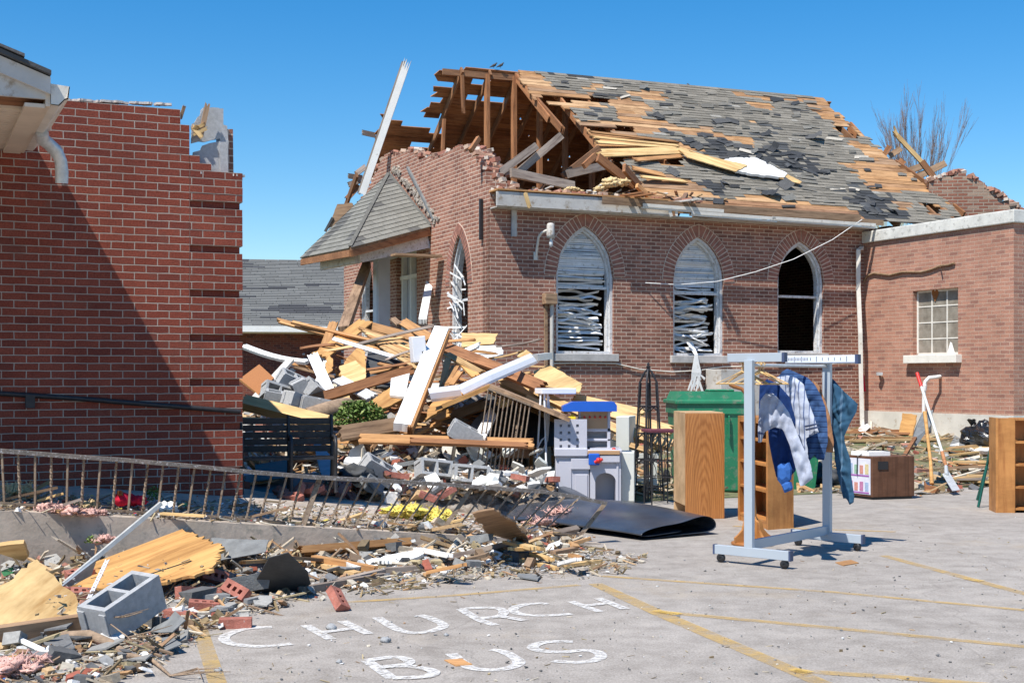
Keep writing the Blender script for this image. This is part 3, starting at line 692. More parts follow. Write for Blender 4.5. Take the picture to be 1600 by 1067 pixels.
for k, o in enumerate(side_ops+front_ops[:2]):
    T = TS if k < 3 else TF
    arch(o, T, .22 if k < 3 else .20).build('window_arch', ['arch_brick', 'mortar'], parent=church)
    wn = framepath(o, T, .085, .10, .20).build('window', 'peel', parent=church)
    framepath(o, T, .05, .05, .12, inset=0).build('window_frame', 'peel', parent=wn)
    if k < 3:
        mb = MB(); a = o['a']+.07; mb.box((o['xc']-a, -.07, o['zb']-.13), (o['xc']+a, .05, o['zb']+.002)); mb.build('window_sill', 'sill', parent=church, bevel=.008)
    zr = {0: loc(913, 452, 't', .15).z, 1: loc(1090, 461, 't', .15).z, 2: loc(1250, 466, 't', .15).z, 3: loc(718, 470, 's', 0).z, 4: loc(573, 487, 's', 0).z}[k]
    mb = MB(); a = o['a']-.08; b0, b1 = T(o['xc']-a, .11, zr), T(o['xc']+a, .17, zr+.045); mb.box(tuple(b0), tuple(b1)); mb.build('sash_rail', 'peel', parent=wn)
    if k == 0: 
        blinds(o, T, .21, o['zb']+.12, zr-.03, lambda z: 1.0 if z > o['zb']+.55 else .5, .031).build('crumpled_blind', 'blind', parent=wn)
        blinds(o, T, .16, zr+.03, o['za'], lambda z: .25 if z < zr+.25 else .06, .036).build('blind', 'blind', parent=wn)
    if k == 1:
        blinds(o, T, .21, o['zb']+.12, zr-.02, lambda z: 1.15, .034).build('crumpled_blind', 'blind', parent=wn)
        blinds(o, T, .18, zr+.03, o['za'], lambda z: .5 if z < zr+.15 else .04, .036).build('blind', 'blind', parent=wn)
        mb = MB()   # torn slats hanging out over the sill
        for i in range(16):
            x = o['xc']-.12+rnd(-.06, .06); z = o['zb']+.25; pts = [V((x, .12, z)), V((x*.4+(o['xc']-.12)*.6, -.10, o['zb']+.02)), V((x+rnd(-.07, .07), -.13, o['zb']-.3)), V((x+rnd(-.16, .16), -.12, o['zb']-rnd(.4, .75)))]
            for p, q in zip(pts, pts[1:]): mb.bar(p, q, .028, .004, up=(0, -1, .2))
        mb.build('hanging_slats', 'white', parent=wn)
    if k == 3:
        mb = MB()
        for i in range(46):
            t_ = o['xc']+rnd(-.28, .28); z = o['zb']+rnd(.0, .9)**1.5*1.7; L_ = rnd(.15, .4); an = rnd(-1.2, 1.2)
            mb.bar((rnd(-.05, .12), t_, z), (rnd(-.12, .12), t_+L_*math.cos(an), z+L_*math.sin(an)), .03, .004, up=(-1, 0, .3))
        mb.build('crumpled_blind', 'blind', parent=wn)
        mb = MB(); mb.box((-.05, o['xc']-o['a']-.05, o['zb']-.12), (.05, o['xc']+o['a']+.05, o['zb']+.002)); mb.build('window_sill', 'sill', parent=church)
# ---- roof: sheathing boards, shingles, rafters
Lr = math.sqrt(4.4**2+3.25**2); Er = V((0, 4.4, 3.25))/Lr; Nr = V((0, -3.25, 4.4))/Lr
def rp(s, r, h=0): return V((s, -.3, 4.52))+Er*r+Nr*h+V((0, 0, .012*max(0, s-2)*r/Lr))
def rpx(s, r): return proj(CM @ rp(s, r))
RO = [(806, 106), (1000, 112), (1150, 128), (1277, 140), (1284, 154), (1327, 195), (1395, 252), (1456, 297), (1500, 331), (1470, 352), (1345, 349), (1150, 335), (1035, 327), (1018, 305), (995, 280), (975, 252), (930, 238), (935, 222), (919, 204), (908, 199), (893, 171), (868, 165), (840, 157), (826, 147)]
HOLES = [[(834, 150), (951, 153), (951, 161), (840, 157)], [(908, 197), (990, 198), (990, 208), (925, 206)], [(1299, 194), (1331, 200), (1352, 221), (1319, 215)], [(925, 236), (1062, 241), (1074, 255), (1060, 260), (985, 250), (930, 248)], [(1440, 318), (1475, 322), (1470, 336), (1445, 334)]]
BARE = [[(800, 106), (834, 108), (846, 122), (862, 130), (873, 142), (925, 146), (941, 156), (834, 156)], [(840, 157), (939, 160), (939, 168), (892, 171), (860, 166)],
        [(905, 190), (990, 191), (1056, 195), (1056, 203), (985, 212), (900, 212)],
        [(950, 154), (1007, 156), (1013, 173), (999, 184), (1049, 190), (1056, 201), (991, 195), (991, 190), (958, 187), (963, 173), (952, 162)],
        [(972, 140), (1024, 143), (1050, 154), (1046, 158), (999, 156), (980, 146)], [(917, 136), (939, 131), (941, 136), (919, 140)],
        [(1060, 198), (1117, 198), (1120, 206), (1172, 217), (1183, 231), (1172, 234), (1158, 220), (1062, 209)],
        [(905, 200), (1057, 223), (1090, 231), (1074, 246), (994, 252), (915, 240)], [(999, 268), (1062, 275), (1123, 308), (1010, 312)],
        [(950, 306), (1130, 312), (1190, 302), (1243, 314), (1350, 327), (1345, 350), (1150, 345), (960, 335)], [(1150, 146), (1257, 156), (1254, 160), (1150, 152)], [(1170, 162), (1195, 160), (1206, 170), (1172, 168)],
        [(1250, 155), (1290, 150), (1335, 196), (1299, 193), (1271, 176)], [(1316, 221), (1364, 226), (1400, 254), (1364, 252), (1330, 229)],
        [(1307, 252), (1400, 253), (1436, 283), (1462, 299), (1369, 300), (1347, 280), (1330, 266)], [(1395, 314), (1432, 318), (1420, 328), (1397, 325)], [(1150, 217), (1165, 219), (1182, 232), (1160, 231)], [(1178, 184), (1188, 186), (1186, 192), (1177, 190)],
        [(1072, 238), (1150, 250), (1160, 262), (1080, 252)]]
def on_roof(s, r, jit=0):
    x, y = rpx(s, r); x += rnd(-jit, jit); y += rnd(-jit, jit)*.5
    return inpoly(x, y, RO) and not any(inpoly(x, y, h) for h in HOLES)
mb = MB(); dr_ = .142; r = 0.0
while r < Lr-.02:
    s = .5; run = None; jit = rnd(-4, 4)
    while s < 11.6:
        x, y = rpx(s, r+dr_/2); ok = inpoly(x+jit, y, RO) and not any(inpoly(x, y, h) for h in HOLES)
        if ok and run is None: run = s
        if (not ok or s > 11.5) and run is not None:
            a = run
            while a < s-.05:                      # each row is several boards end to end
                b = min(s, a+rnd(1.6, 3.6)); h = rnd(-.004, .006)
                if s-b < .4: b = s
                g = .010; e = rnd(0, .05)
                v8 = [rp(a+.003, r+g/2, h-.022), rp(b, r+g/2, h-.022), rp(b+e*.3, r+dr_-g/2, h-.022), rp(a+.003-e*.4, r+dr_-g/2, h-.022), rp(a+.003, r+g/2, h), rp(b, r+g/2, h), rp(b+e*.3, r+dr_-g/2, h), rp(a+.003-e*.4, r+dr_-g/2, h)]
                cc = random.choice([(.50, .29, .14), (.44, .25, .12), (.55, .35, .19), (.40, .23, .12), (.50, .28, .13), (.36, .23, .14)])
                if r < .36: cc = random.choice([(.36, .20, .11), (.42, .24, .13), (.30, .17, .10)])
                mb.raw(v8, [(0, 3, 2, 1), (4, 5, 6, 7), (0, 1, 5, 4), (1, 2, 6, 5), (2, 3, 7, 6), (3, 0, 4, 7)], 0, cc); a = b
            run = None
        s += .03
    r += dr_
def boardcol():
    m, ns, ls, b = newmat('roof_sheathing')
    a = ns.new('ShaderNodeAttribute'); a.attribute_name = 'Col'
    v = coord(ns, ls, 'Object', (1.6, 22, 22)); f = noise(ns, ls, v, 1, 7, .7); r = ramp(ns, [(.3, (.5, .42, .36)), (.55, (1, 1, 1)), (.75, (1.12, 1.12, 1.1))]); ls.new(f, r.inputs[0])
    v2 = coord(ns, ls, 'Object', (1.2, 3, 3)); g = noise(ns, ls, v2, 1.6, 6, .75); r2 = ramp(ns, [(.36, (.55, .5, .46)), (.55, (1, 1, 1))]); ls.new(g, r2.inputs[0])
    o = mix(ns, ls, a.outputs['Color'], r.outputs[0], 1.0, 'MULTIPLY'); o = mix(ns, ls, o, r2.outputs[0], .8, 'MULTIPLY'); ls.new(o, b.inputs['Base Color'])
    b.inputs['Roughness'].default_value = .8; b.inputs['Specular IOR Level'].default_value = .2; bump(ns, ls, f, b, .5, .006); return m
M['sheath'] = boardcol()
roof = mb.build('roof', 'sheath', parent=church)
DARKP = [[(985, 166), (1015, 172), (1045, 192), (1005, 196), (985, 182)], [(1040, 222), (1110, 213), (1190, 235), (1205, 262), (1130, 262), (1090, 240)], [(1110, 278), (1140, 296), (1122, 312), (1085, 285)], [(1330, 296), (1425, 316), (1400, 350), (1345, 350), (1335, 310)],
         [(830, 106), (1100, 112), (1290, 136), (1292, 148), (1100, 128), (880, 119)], [(1180, 228), (1260, 243), (1295, 272), (1250, 272), (1195, 252)], [(950, 160), (975, 150), (985, 165), (960, 172)], [(1150, 268), (1230, 276), (1215, 284), (1150, 276)], [(1120, 186), (1150, 190), (1145, 197), (1118, 194)], [(1210, 150), (1250, 158), (1240, 166), (1208, 158)]]
mb = MB(); flaps = MB(); ex = .118; r = 0.0; row = 0
while r < Lr+.02:
    s = .6+(row % 2)*.12
    while s < 11.6:
        wd = rnd(.14, .36); x, y = rpx(s+wd/2, r+ex/2)
        q = V((s*.9, r*2.2, 3)); nz = NZ.noise(q)+.6*NZ.noise(q*2.7); er = NZ.noise(V((s*1.6, r*5, 9)))+.5*NZ.noise(V((s*4, r*9, 2)))
        if inpoly(x, y, RO) and not any(inpoly(x+rnd(-3, 3), y+rnd(-1.5, 1.5), h) for h in BARE+HOLES) and er < 1.02:
            g = rnd(.80, 1.12); c = (.238*g, .216*g, .178*g)
            if nz > .25: c = (.20*g, .182*g, .150*g)
            if nz > .60 or random.random() < .015: c = (.085*g, .088*g, .09*g)
            if any(inpoly(x+rnd(-4, 4), y+rnd(-2, 2), h) for h in DARKP): c = (.055*g, .057*g, .060*g) if random.random() < .75 else c
            if random.random() < .02: c = (.33, .31, .27)
            pass
            h = .010+rnd(0, .010); lift = rnd(0, .02) if random.random() < .12 else 0; sk = rnd(-.006, .006)
            v8 = [rp(s, r-.012+sk, .001), rp(s+wd-.004, r-.012-sk, .001), rp(s+wd-.004, r+ex, .001), rp(s, r+ex, .001), rp(s, r-.012+sk, h+lift), rp(s+wd-.004, r-.012-sk, h+lift*.3), rp(s+wd-.004, r+ex, .006), rp(s, r+ex, .006)]
            mb.raw(v8, [(4, 5, 6, 7), (0, 1, 5, 4), (1, 2, 6, 5), (3, 0, 4, 7)], 0, c)
            if random.random() < .022:   # lifted, curled flap of shingle
                a = rnd(-.8, .8); L_ = rnd(.12, .3); W_ = rnd(.12, .3); n0 = 5; base = (s, r)
                dx, dy = math.cos(a), math.sin(a); cu_ = rnd(.5, 2.2)
                pr = [(k/n0*L_, (k/n0)**1.6*L_*.5*cu_*rnd(.3, .8)) for k in range(n0+1)]
                cf = random.choice([(.05, .053, .058), (.10, .10, .10), (.16, .16, .15)])
                for (d0, h0), (d1, h1) in zip(pr, pr[1:]):
                    fl = [rp(s+dx*d0-dy*W_/2, r+dy*d0+dx*W_/2, .02+h0), rp(s+dx*d0+dy*W_/2, r+dy*d0-dx*W_/2, .02+h0), rp(s+dx*d1+dy*W_/2, r+dy*d1-dx*W_/2, .02+h1), rp(s+dx*d1-dy*W_/2, r+dy*d1+dx*W_/2, .02+h1)]
                    flaps.poly(fl, 0, cf, True)
        s += wd
    r += ex; row += 1
for k in range(520):      # strips that slid or were thrown back on the slope
    s = rnd(2.5, 11); r = rnd(.1, Lr-.1); x, y = rpx(s, r)
    if not inpoly(x, y, RO) or any(inpoly(x, y, h) for h in HOLES): continue
    dk = any(inpoly(x, y, h) for h in DARKP)
    if any(inpoly(x, y, h) for h in BARE) and random.random() < .75: continue
    if not dk and random.random() < .62: continue
    a = random.gauss(0, .10 if not dk else .5); L_ = rnd(.08, .26); W_ = rnd(.02, .06) if not dk else rnd(.03, .09); g = rnd(.7, 1.15); c = random.choice([(.21*g, .197*g, .172*g), (.17*g, .16*g, .14*g), (.20*g, .19*g, .165*g), (.07*g, .07*g, .073*g)] if not dk else [(.055*g, .058*g, .063*g), (.09*g, .09*g, .09*g)])
    if random.random() < .03: c = (.55, .50, .42)
    ca, sa = math.cos(a), math.sin(a); t1, t2 = rnd(.0, .02), rnd(0, .025); n_ = random.choice((4, 5))
    ol = [(-L_, -W_), (L_*rnd(.6, 1), -W_*rnd(.6, 1)), (L_, W_*rnd(.3, 1)), (rnd(-.3, .3)*L_, W_*rnd(.8, 1.3)), (-L_*rnd(.6, 1), W_*rnd(.5, 1))]
    mb.poly([rp(s+u*ca-v*sa, r+u*sa+v*ca, .026+t1*(u/L_+1)*.5+t2*(v/W_+1)*.5) for u, v in ol], 0, c)
mb.build('roof_shingles', 'shingle', parent=roof); flaps.build('torn_shingle', 'shingle', parent=roof, kind='stuff')
# rear slope, seen from below through the open end
Eb = V((0, 4.4, -3.25))/Lr
def bp(s, r, h=0): return V((s, 4.1, 7.745))+Eb*r+V((0, 3.25, 4.4))/Lr*h+V((0, 0, .008*s))
REAR = [(900, 100), (686, 110), (681, 128), (671, 134), (675, 151), (698, 152), (660, 166), (662, 179), (690, 181), (693, 196), (688, 212), (655, 198), (612, 183), (600, 178), (592, 205), (582, 245), (585, 290), (700, 330), (1000, 330), (1300, 250), (1300, 100)]
RH = [[(681, 128), (762, 126), (760, 131), (705, 133), (681, 134)], [(727, 151), (796, 149), (794, 156), (760, 157), (728, 158)], [(640, 220), (676, 226), (677, 231), (640, 225)], [(615, 188), (640, 193), (640, 195), (615, 190)]]
mb = MB(); r = 0.0
while r < Lr-.05:
    s = -1.2; run = None; jit = rnd(-5, 5)
    while s < 10.4:
        x, y = proj(CM @ bp(s, r+dr_/2)); ok = inpoly(x+jit, y, REAR) and not any(inpoly(x, y, h) for h in RH)
        if ok and run is None: run = s
        if (not ok or s > 10.3) and run is not None:
            a = run
            while a < s-.05:
                b = min(s, a+rnd(1.5, 4)); g = .008; e = rnd(-.06, .06)
                v8 = [bp(a+e, r+g/2, -.02), bp(b, r+g/2, -.02), bp(b, r+dr_-g/2, -.02), bp(a-e, r+dr_-g/2, -.02), bp(a+e, r+g/2, 0), bp(b, r+g/2, 0), bp(b, r+dr_-g/2, 0), bp(a-e, r+dr_-g/2, 0)]
                cc = random.choice([(.34, .17, .08), (.40, .20, .09), (.28, .13, .06), (.36, .19, .10)])
                mb.raw(v8, [(0, 3, 2, 1), (4, 5, 6, 7), (0, 1, 5, 4), (1, 2, 6, 5), (2, 3, 7, 6), (3, 0, 4, 7)], 0, cc); a = b
            run = None
        s += .03
    r += dr_
rear = mb.build('rear_roof', 'sheath', parent=church)
mb = MB(); mb.box((4.4, 4.4, 7.2), (4.45, 4.5, 7.3))
def rafter(a, b, mat='darkwood', w_=.045, t=.14, up=None, par=roof, nm='rafter', **k): return plank(a, b, w_, t, mat, None, name=nm, parent=par, up=up or Z, **k)
for i in range(15):
    s = 1.15+.62*i
    x, y = proj(CM @ bp(s, .3)); r1 = Lr
    rafter(bp(s, 0, -.10), bp(s, r1 if s > 1.9 else (3.4 if i == 1 else 2.6), -.10), up=V((0, 3.25, 4.4)), par=rear)
rafter(bp(.42, 2.7, -.10), bp(.42, 4.8, -.10), up=V((0, 3.25, 4.4)), par=rear); rafter(bp(-.25, 3.1, -.1), bp(-.25, 4.9, -.1), up=V((0, 3.25, 4.4)), par=rear)
for i in range(14):
    s = 2.36+.62*i; r0 = 0.0
    while r0 < Lr and not (inpoly(*rpx(s, r0), RO)): r0 += .05
    if s < 3.4: r0 = min(r0, 3.6-(s-2.4)*.3)
    r1 = Lr
    while r1 > r0 and s > 8 and not inpoly(*rpx(s, r1), RO): r1 -= .05
    if r1-r0 > .3: rafter(rp(s, max(r0-.15, 0), -.10), rp(s, r1, -.10), 'brownwood' if s < 4.5 else 'darkwood', up=V((0, -3.25, 4.4)), jag=.15 if s < 4 else 0)
rafter(rp(2.42, 2.9, -.05), rp(2.36, Lr-.05, -.1), 'brownwood', w_=.05, up=V((0, -3.25, 4.4)), jag=.3)
plank(rp(.75, Lr-.1, -.13), rp(10.0, Lr-.1, -.11), .04, .12, 'darkwood', None, name='ridge_board', parent=roof)
for px in (761, 803, 843, 883, 925):
    a = (px-800)/F; s = (a*(C0.y+cu*4.1)-(C0.x-su*4.1))/(cu-a*su)
    rafter(V((s, 4.1, 4.36)), V((s, 4.1, 7.62+.01*s)), 'brownwood' if px < 850 else 'darkwood', w_=.13, t=.08, up=V((1, 0, 0)), par=church, nm='roof_post')
rafter(loc(722, 118, 't', 4.0), loc(724, 180, 't', 4.0), 'brownwood', w_=.09, t=.05, up=V((1, 0, 0)), par=church, nm='broken_post', jag2=.3)
rafter(loc(694, 183, 't', 4.6), loc(691, 243, 't', 4.6), 'brownwood', w_=.09, t=.05, up=V((1, 0, 0)), par=church, nm='broken_post', jag=.2)
# open deck between plates: joists
for i in range(10): rafter(V((.5+.95*i, .1, 4.42)), V((.5+.95*i, 7.9, 4.42)), 'darkwood', w_=.05, t=.12, par=church, nm='ceiling_joist')
# right rake: rafters and boards sticking out past the shingles
for a, b, w_, m_ in (((1327, 197), (1362, 236), .14, 'brownwood'), ((1397, 256), (1460, 300), .14, 'brownwood'), ((1450, 318), (1480, 340), .12, 'brownwood'), ((1482, 320), (1505, 338), .12, 'brownwood')):
    A = CI @ hit(a[0], a[1], CM @ rp(0, 0, -.1), (CM.to_3x3() @ Nr)); B = CI @ hit(b[0], b[1], CM @ rp(0, 0, -.1), (CM.to_3x3() @ Nr))
    rafter(A, B, m_, w_=.05, t=.2, up=Nr)
# fascia and gutter remains along the eave
fz = 4.45
mb = MB(); mb.box((-.02, -.34, fz-.07), (s_of(1034), -.29, fz+.17)); mb.build('fascia', 'fascia', parent=roof)
mb = MB(); mb.box((s_of(1034)+.01, -.33, fz-.02), (S_END+.2, -.29, fz+.08)); mb.build('fascia', 'oldwood', parent=roof)
mb = MB(); mb.box((0, -.285, fz-.09), (S_END, .0, fz-.07)); mb.build('soffit', 'fascia', parent=roof)
mb = MB()
for s0, s1, z0 in ((s_of(985), s_of(1110), .03), (s_of(1060), s_of(1190), -.05), (s_of(1185), s_of(1345), -.06)):
    mb.bar((s0, -.40, fz+z0), (s1, -.40, fz+z0-.03), .07, .03); mb.bar((s0, -.44, fz+z0+.04), (s1, -.44, fz+z0+.02), .01, .06)
mb.bar((s_of(1030), -.42, fz-.1), (s_of(1024), -.42, fz+.14), .06, .01, up=(0, 1, 0)); mb.bar((s_of(1038), -.42, fz-.08), (s_of(1038), -.40, fz+.06), .05, .01, up=(0, 1, 0))
mb.build('bent_gutter', 'gutter', parent=roof)
mb = MB(); mb.box((-.02, -.36, fz+.19), (s_of(1030), .0, fz+.215)); mb.build('eave_board', 'board', parent=roof)
plank(loc(940, 313, 't', -.42), loc(1345, 341, 't', -.42), .02, .13, 'oldwood', None, name='eave_board', parent=roof, jag=.2)
plank(loc(820, 300, 't', -.43), loc(828, 326, 't', -.45), .07, .02, 'plypale', None, name='splinter', parent=roof, jag=.1, up=V((0, -1, 0)))
# loose brickbats along the broken wall tops
mb = MB(); 
def bat(p, sc_=1.0, mb=mb):
    c = random.choice([(.40, .19, .13), (.32, .14, .10), (.50, .36, .27), (.46, .28, .20), (.60, .52, .44)])
    a, b, h = rnd(.05, .10)*sc_, rnd(.04, .055)*sc_, rnd(.025, .04)*sc_
    mb.box((-a, -b, -h), (a, b, h), 0, c, Matrix.Translation(p) @ euler(rnd(-.4, .4), rnd(-.4, .4), rnd(0, 3)))
for i in range(150):
    t_ = rnd(0, 7); z = lerp(prof, t_); bat(V((rnd(.04, .3), t_, z+.02+rnd(0, .04))))
for i in range(110):      # stepped broken end beside the corner
    k = random.random(); t_ = .05+1.25*k; z = lerp(prof, t_); bat(V((rnd(.1, .5), t_-.05, z-rnd(0, .25))), 1.1)
for i in range(150): bat(V((rnd(.1, 4.2), rnd(-.2, .3), 4.66+rnd(0, .05))), rnd(.5, .9))
mb.build('crumbled_brick', 'chips', parent=church, kind='stuff')
mb = MB()
for i in range(70):
    a = rnd(0, 3.1); s = rnd(.6, 4.6); L_ = rnd(.15, .6); c = random.choice([(.30, .16, .09), (.42, .25, .14), (.55, .38, .2), (.2, .12, .08), (.62, .6, .56)])
    mb.bar((s, rnd(-.1, .9), 4.6+rnd(0, .22)), (s+L_*math.cos(a), rnd(-.1, .9), 4.6+rnd(0, .3)), rnd(.03, .09), .02, 0, c)
mb.build('roof_debris', 'chips', parent=church, kind='stuff')
def blob(p, r, mat, mb, amp=.35, n=10, squash=.55, col=None):
    vs_ = []; fs = []
    for i in range(n+1):
        th = math.pi*i/n
        for j in range(2*n):
            ph = math.pi*j/n; d = V((math.sin(th)*math.cos(ph), math.sin(th)*math.sin(ph), math.cos(th)))
            k = 1+amp*NZ.noise((d*2.1+V(p)*3))+amp*.6*NZ.noise(d*5+V(p)); q = d*r*k; q.z *= squash; vs_.append(V(p)+q)
    for i in range(n):
        for j in range(2*n): fs.append((i*2*n+j, (i+1)*2*n+j, (i+1)*2*n+(j+1) % (2*n), i*2*n+(j+1) % (2*n)))
    mb.raw(vs_, fs, 0, col, True)
mb = MB()
for px, py, r_ in ((893, 296, .14), (905, 298, .1), (880, 297, .1), (945, 294, .2), (957, 287, .18), (968, 284, .2), (938, 299, .14), (1418, 312, .15), (1440, 320, .12)): [blob(loc(px, py, 't', .1 if px < 1000 else .8)+V((rnd(-1, 1), rnd(-1, 1), rnd(-.3, .3)))*r_*.8, r_*rnd(.25, .5), None, mb, 1.0, 8) for _ in range(5)]
mb.build('insulation_tuft', 'insult', parent=church, kind='stuff')
# fallen attic timbers resting in the opening
TIM = [((778, 272), (838, 228), .3, 'greywood', .13), ((809, 270), (877, 212), .5, 'greywood', .13), ((798, 270), (897, 291), .0, 'greywood', .16), ((887, 272), (955, 257), .6, 'greywood', .15), ((880, 276), (936, 232), .8, 'darkwood', .13), ((934, 246), (990, 290), .3, 'brownwood', .17),
       ((975, 262), (1006, 300), .05, 'brownwood', .17), ((735, 236), (748, 216), .2, 'brownwood', .08), ((995, 290), (1018, 312), -.1, 'board', .09), ((912, 260), (930, 243), .4, 'brownwood', .1)]
for a, b, t_, m_, w_ in TIM: plank(loc(*a, 't', t_), loc(*b, 't', t_+rnd(.1, .4)), .06, w_, m_, None, name='fallen_rafter', parent=church, up=V((0, .2, 1)))
for a, b in (((926, 237), (1062, 233)), ((933, 243), (1066, 238)), ((990, 250), (1067, 244)), ((920, 206), (1060, 222)), ((925, 214), (1062, 228)), ((931, 222), (1058, 231)), ((1060, 232), (1150, 262)), ((1075, 238), (1165, 268)), ((985, 262), (1040, 274)), ((1000, 276), (1075, 284))):
    nn = CM.to_3x3() @ Nr; A = CI @ hit(*a, CM @ rp(0, 0, .10), nn); B = CI @ hit(*b, CM @ rp(0, 0, .04), nn)
    plank(A, B, .125, .022, 'board' if rnd(0, 1) < .7 else 'plypale', None, name='splintered_board', parent=roof, jag=.15, up=Nr+V((0, rnd(-.2, .2), 0)))
# white sheet and plywood thrown on the roof
nn = CM.to_3x3() @ Nr
rs = lambda l, h=.12: [hit(x, y, CM @ rp(0, 0, h), nn) for x, y in l]
sheet(rs([(1128, 250), (1150, 246), (1183, 247), (1230, 271), (1225, 277), (1190, 274), (1150, 267)]), .05, 'white', 'foam_sheet', 'white foam sheet lying on the torn church roof', 'foam sheet', .02)
sheet(rs([(1205, 272), (1222, 268), (1253, 284), (1250, 287), (1210, 276)], .1), .02, 'plypale', 'plywood_piece', 'scrap of pale plywood poking out under the white foam sheet on the church roof', 'plywood', .01)
sheet(rs([(1060, 232), (1072, 236), (1168, 258), (1150, 268), (1075, 246)], .14), .02, 'plypale', 'plywood_piece', 'long pale plywood strip bridging the hole in the church roof', 'plywood', .01)
mb = MB()
for px, py, sz in ((1128, 287, .30), (1140, 291, .26), (1105, 215, .25), (1077, 134, .13), (1040, 135, .13), (1236, 157, .2), (1250, 161, .2), (1262, 165, .18), (1385, 306, .3), (1345, 322, .32), (1360, 330, .3), (1240, 252, .22), (1225, 262, .25), (1120, 198, .2), (1150, 188, .12), (1030, 205, .3), (1305, 197, .2), (1376, 330, .3), (1400, 335, .3), (1350, 312, .25)):
    sz *= .62; p = CI @ hit(px, py, CM @ rp(0, 0, 0), nn); a = rnd(0, 6); n0 = 7; k = rnd(.7, 1.8)
    for j in range(n0):
        u0, u1 = j/n0, (j+1)/n0
        f = lambda u, v: p+V((math.cos(a), 0, 0))*sz*u+Er*sz*(u*math.sin(a)+v*.9)+Nr*(.02+sz*.40*k*math.sin(u*2.2)*(.5+.5*math.cos(v*3+a)))
        mb.poly([f(u0, -.5), f(u1, -.5), f(u1, .5), f(u0, .5)], 0, None, True)
mb.build('roofing_felt_flap', 'felt', parent=roof, kind='stuff')
for px, zz in ((962, .25), (978, .24), (1046, .20), (1056, .22)):
    s = s_of(px); plank(V((s-.05, .15, fz+zz)), V((s+.08, -.35-rnd(.28, .5), fz+zz-.02)), rnd(.07, .13), .03, 'brownwood' if px < 1000 else 'fascia', None, name='overhanging_board', parent=roof, jag=.06)
# ---- porch: sagging shingled canopy on a white beam, door recess
A_ = loc(607, 272, 's', -.25); B_ = loc(672, 354, 's', -.02); C_ = loc(547, 387, 's', -1.75); D_ = loc(471, 402, 's', -1.75); Ew = V((0, D_.y+.1, D_.z+.1))
porch = MB(); faces = [(B_, C_, A_), (C_, D_, A_), (D_, Ew, A_)]
pb = MB()
for f in faces: pb.prism(f, (0, 0, -.05))
pb.box((-.95, C_.y-.2, C_.z-.12), (-.05, C_.y+.1, C_.z-.08))
canopy = pb.build('porch_roof', 'oldwood', parent=church)
mb = MB()
for (p, q, a) in faces[:2]+faces[2:]:
    nrm = (q-p).cross(a-p).normalized(); nrm = nrm if nrm.z > 0 else -nrm
    e = (q-p).normalized(); up_ = (a-p)-e*(a-p).dot(e); H = up_.length; up_.normalize(); Lb = (q-p).length; xa = (a-p).dot(e)
    r = -.03; row = 0
    while r < H:
        k = max(r, 0)/H; x0 = xa*k; x1 = Lb+(xa-Lb)*k; x = x0-rnd(0, .1)
        while x < x1:
            wd = rnd(.22, .36); xb = min(x+wd, x1+.01); xs = max(x, x0-.02)
            if xb-xs > .03:
                c0 = p+e*xs+up_*r; n_ = NZ.noise(CM @ c0*1.3); g = rnd(.88, 1.1); c = (.235*g, .225*g, .195*g) if n_ < .28 else (.13*g, .125*g, .115*g)
                kt = min(1, (r+.135)/H); xt0 = max(xs, xa*kt-.02); xt1 = min(xb, Lb+(xa-Lb)*kt+.02); 
                if xt1 < xt0: xt0 = xt1 = (xt0+xt1)/2
                mb.raw([p+e*xs+up_*r+nrm*.022, p+e*(xb-.005)+up_*r+nrm*.022, p+e*(xt1-.005)+up_*(r+.135)+nrm*.010, p+e*xt0+up_*(r+.135)+nrm*.010, p+e*xs+up_*r+nrm*.006, p+e*(xb-.005)+up_*r+nrm*.006], [(0, 1, 2, 3), (4, 5, 1, 0)], 0, c)
            x += wd
        r += .13; row += 1
mb.build('porch_shingles', 'shingle', parent=canopy)
mb = MB(); mb.bar(A_+V((0, 0, .03)), C_+V((0, 0, .03)), .07, .012); mb.bar(A_+V((0, 0, .03)), B_+V((0, 0, .03)), .06, .012, up=(-1, 0, 1))
mb.build('hip_cap', simple('hip_shingle', (.12, .115, .10), .95, var=.2, scale=12, bmp=.4), parent=canopy)
b0 = loc(668, 376, 's', -.03); b1 = loc(560, 399, 's', -1.45); b2 = loc(504, 412, 's', -1.45); 
mb = MB(); mb.bar(b0, b1, .10, .28); mb.build('porch_beam', 'peel', parent=canopy)
mb = MB(); mb.bar(b1+V((0, .02, -.02)), b2, .10, .24); mb.build('porch_beam', 'fascia', parent=canopy)
mb = MB(); mb.bar(B_+V((0, 0, -.11)), C_+V((0, 0, -.11)), .04, .12); mb.bar(C_+V((0, 0, -.1)), D_+V((0, 0, -.1)), .04, .12); mb.build('porch_rafter_tail', 'brownwood', parent=canopy)
mb = MB(); mb.prism([b0+V((.1, 0, .05)), b1+V((.1, 0, .05)), b2+V((.1, 0, .05)), V((-.02, b2.y+.3, b2.z+.1)), V((-.02, b0.y+.3, b2.z+.2))], (0, 0, .03)); mb.build('porch_ceiling', 'fascia', parent=canopy)
# flashing scar and broken render along the canopy's rake
mb = MB(); q0, q1 = loc(612, 268, 's', -.01), loc(677, 350, 's', -.01)
mb.bar(loc(637, 262, 's', -.02), loc(678, 343, 's', -.02), .05, .05, 1)
for i in range(120):
    u = random.random(); p = q0.lerp(q1, u)+V((0, rnd(-.32, -.02), rnd(0, .1))); mb.box((-.02, -.04, -.025), (.02, .04, .025), 0, None, Matrix.Translation(p) @ euler(rnd(-.5, .5), rnd(-.3, .3), rnd(-.3, .3)))
mb.build('broken_flashing', ['stone', 'greyfelt'], parent=church)
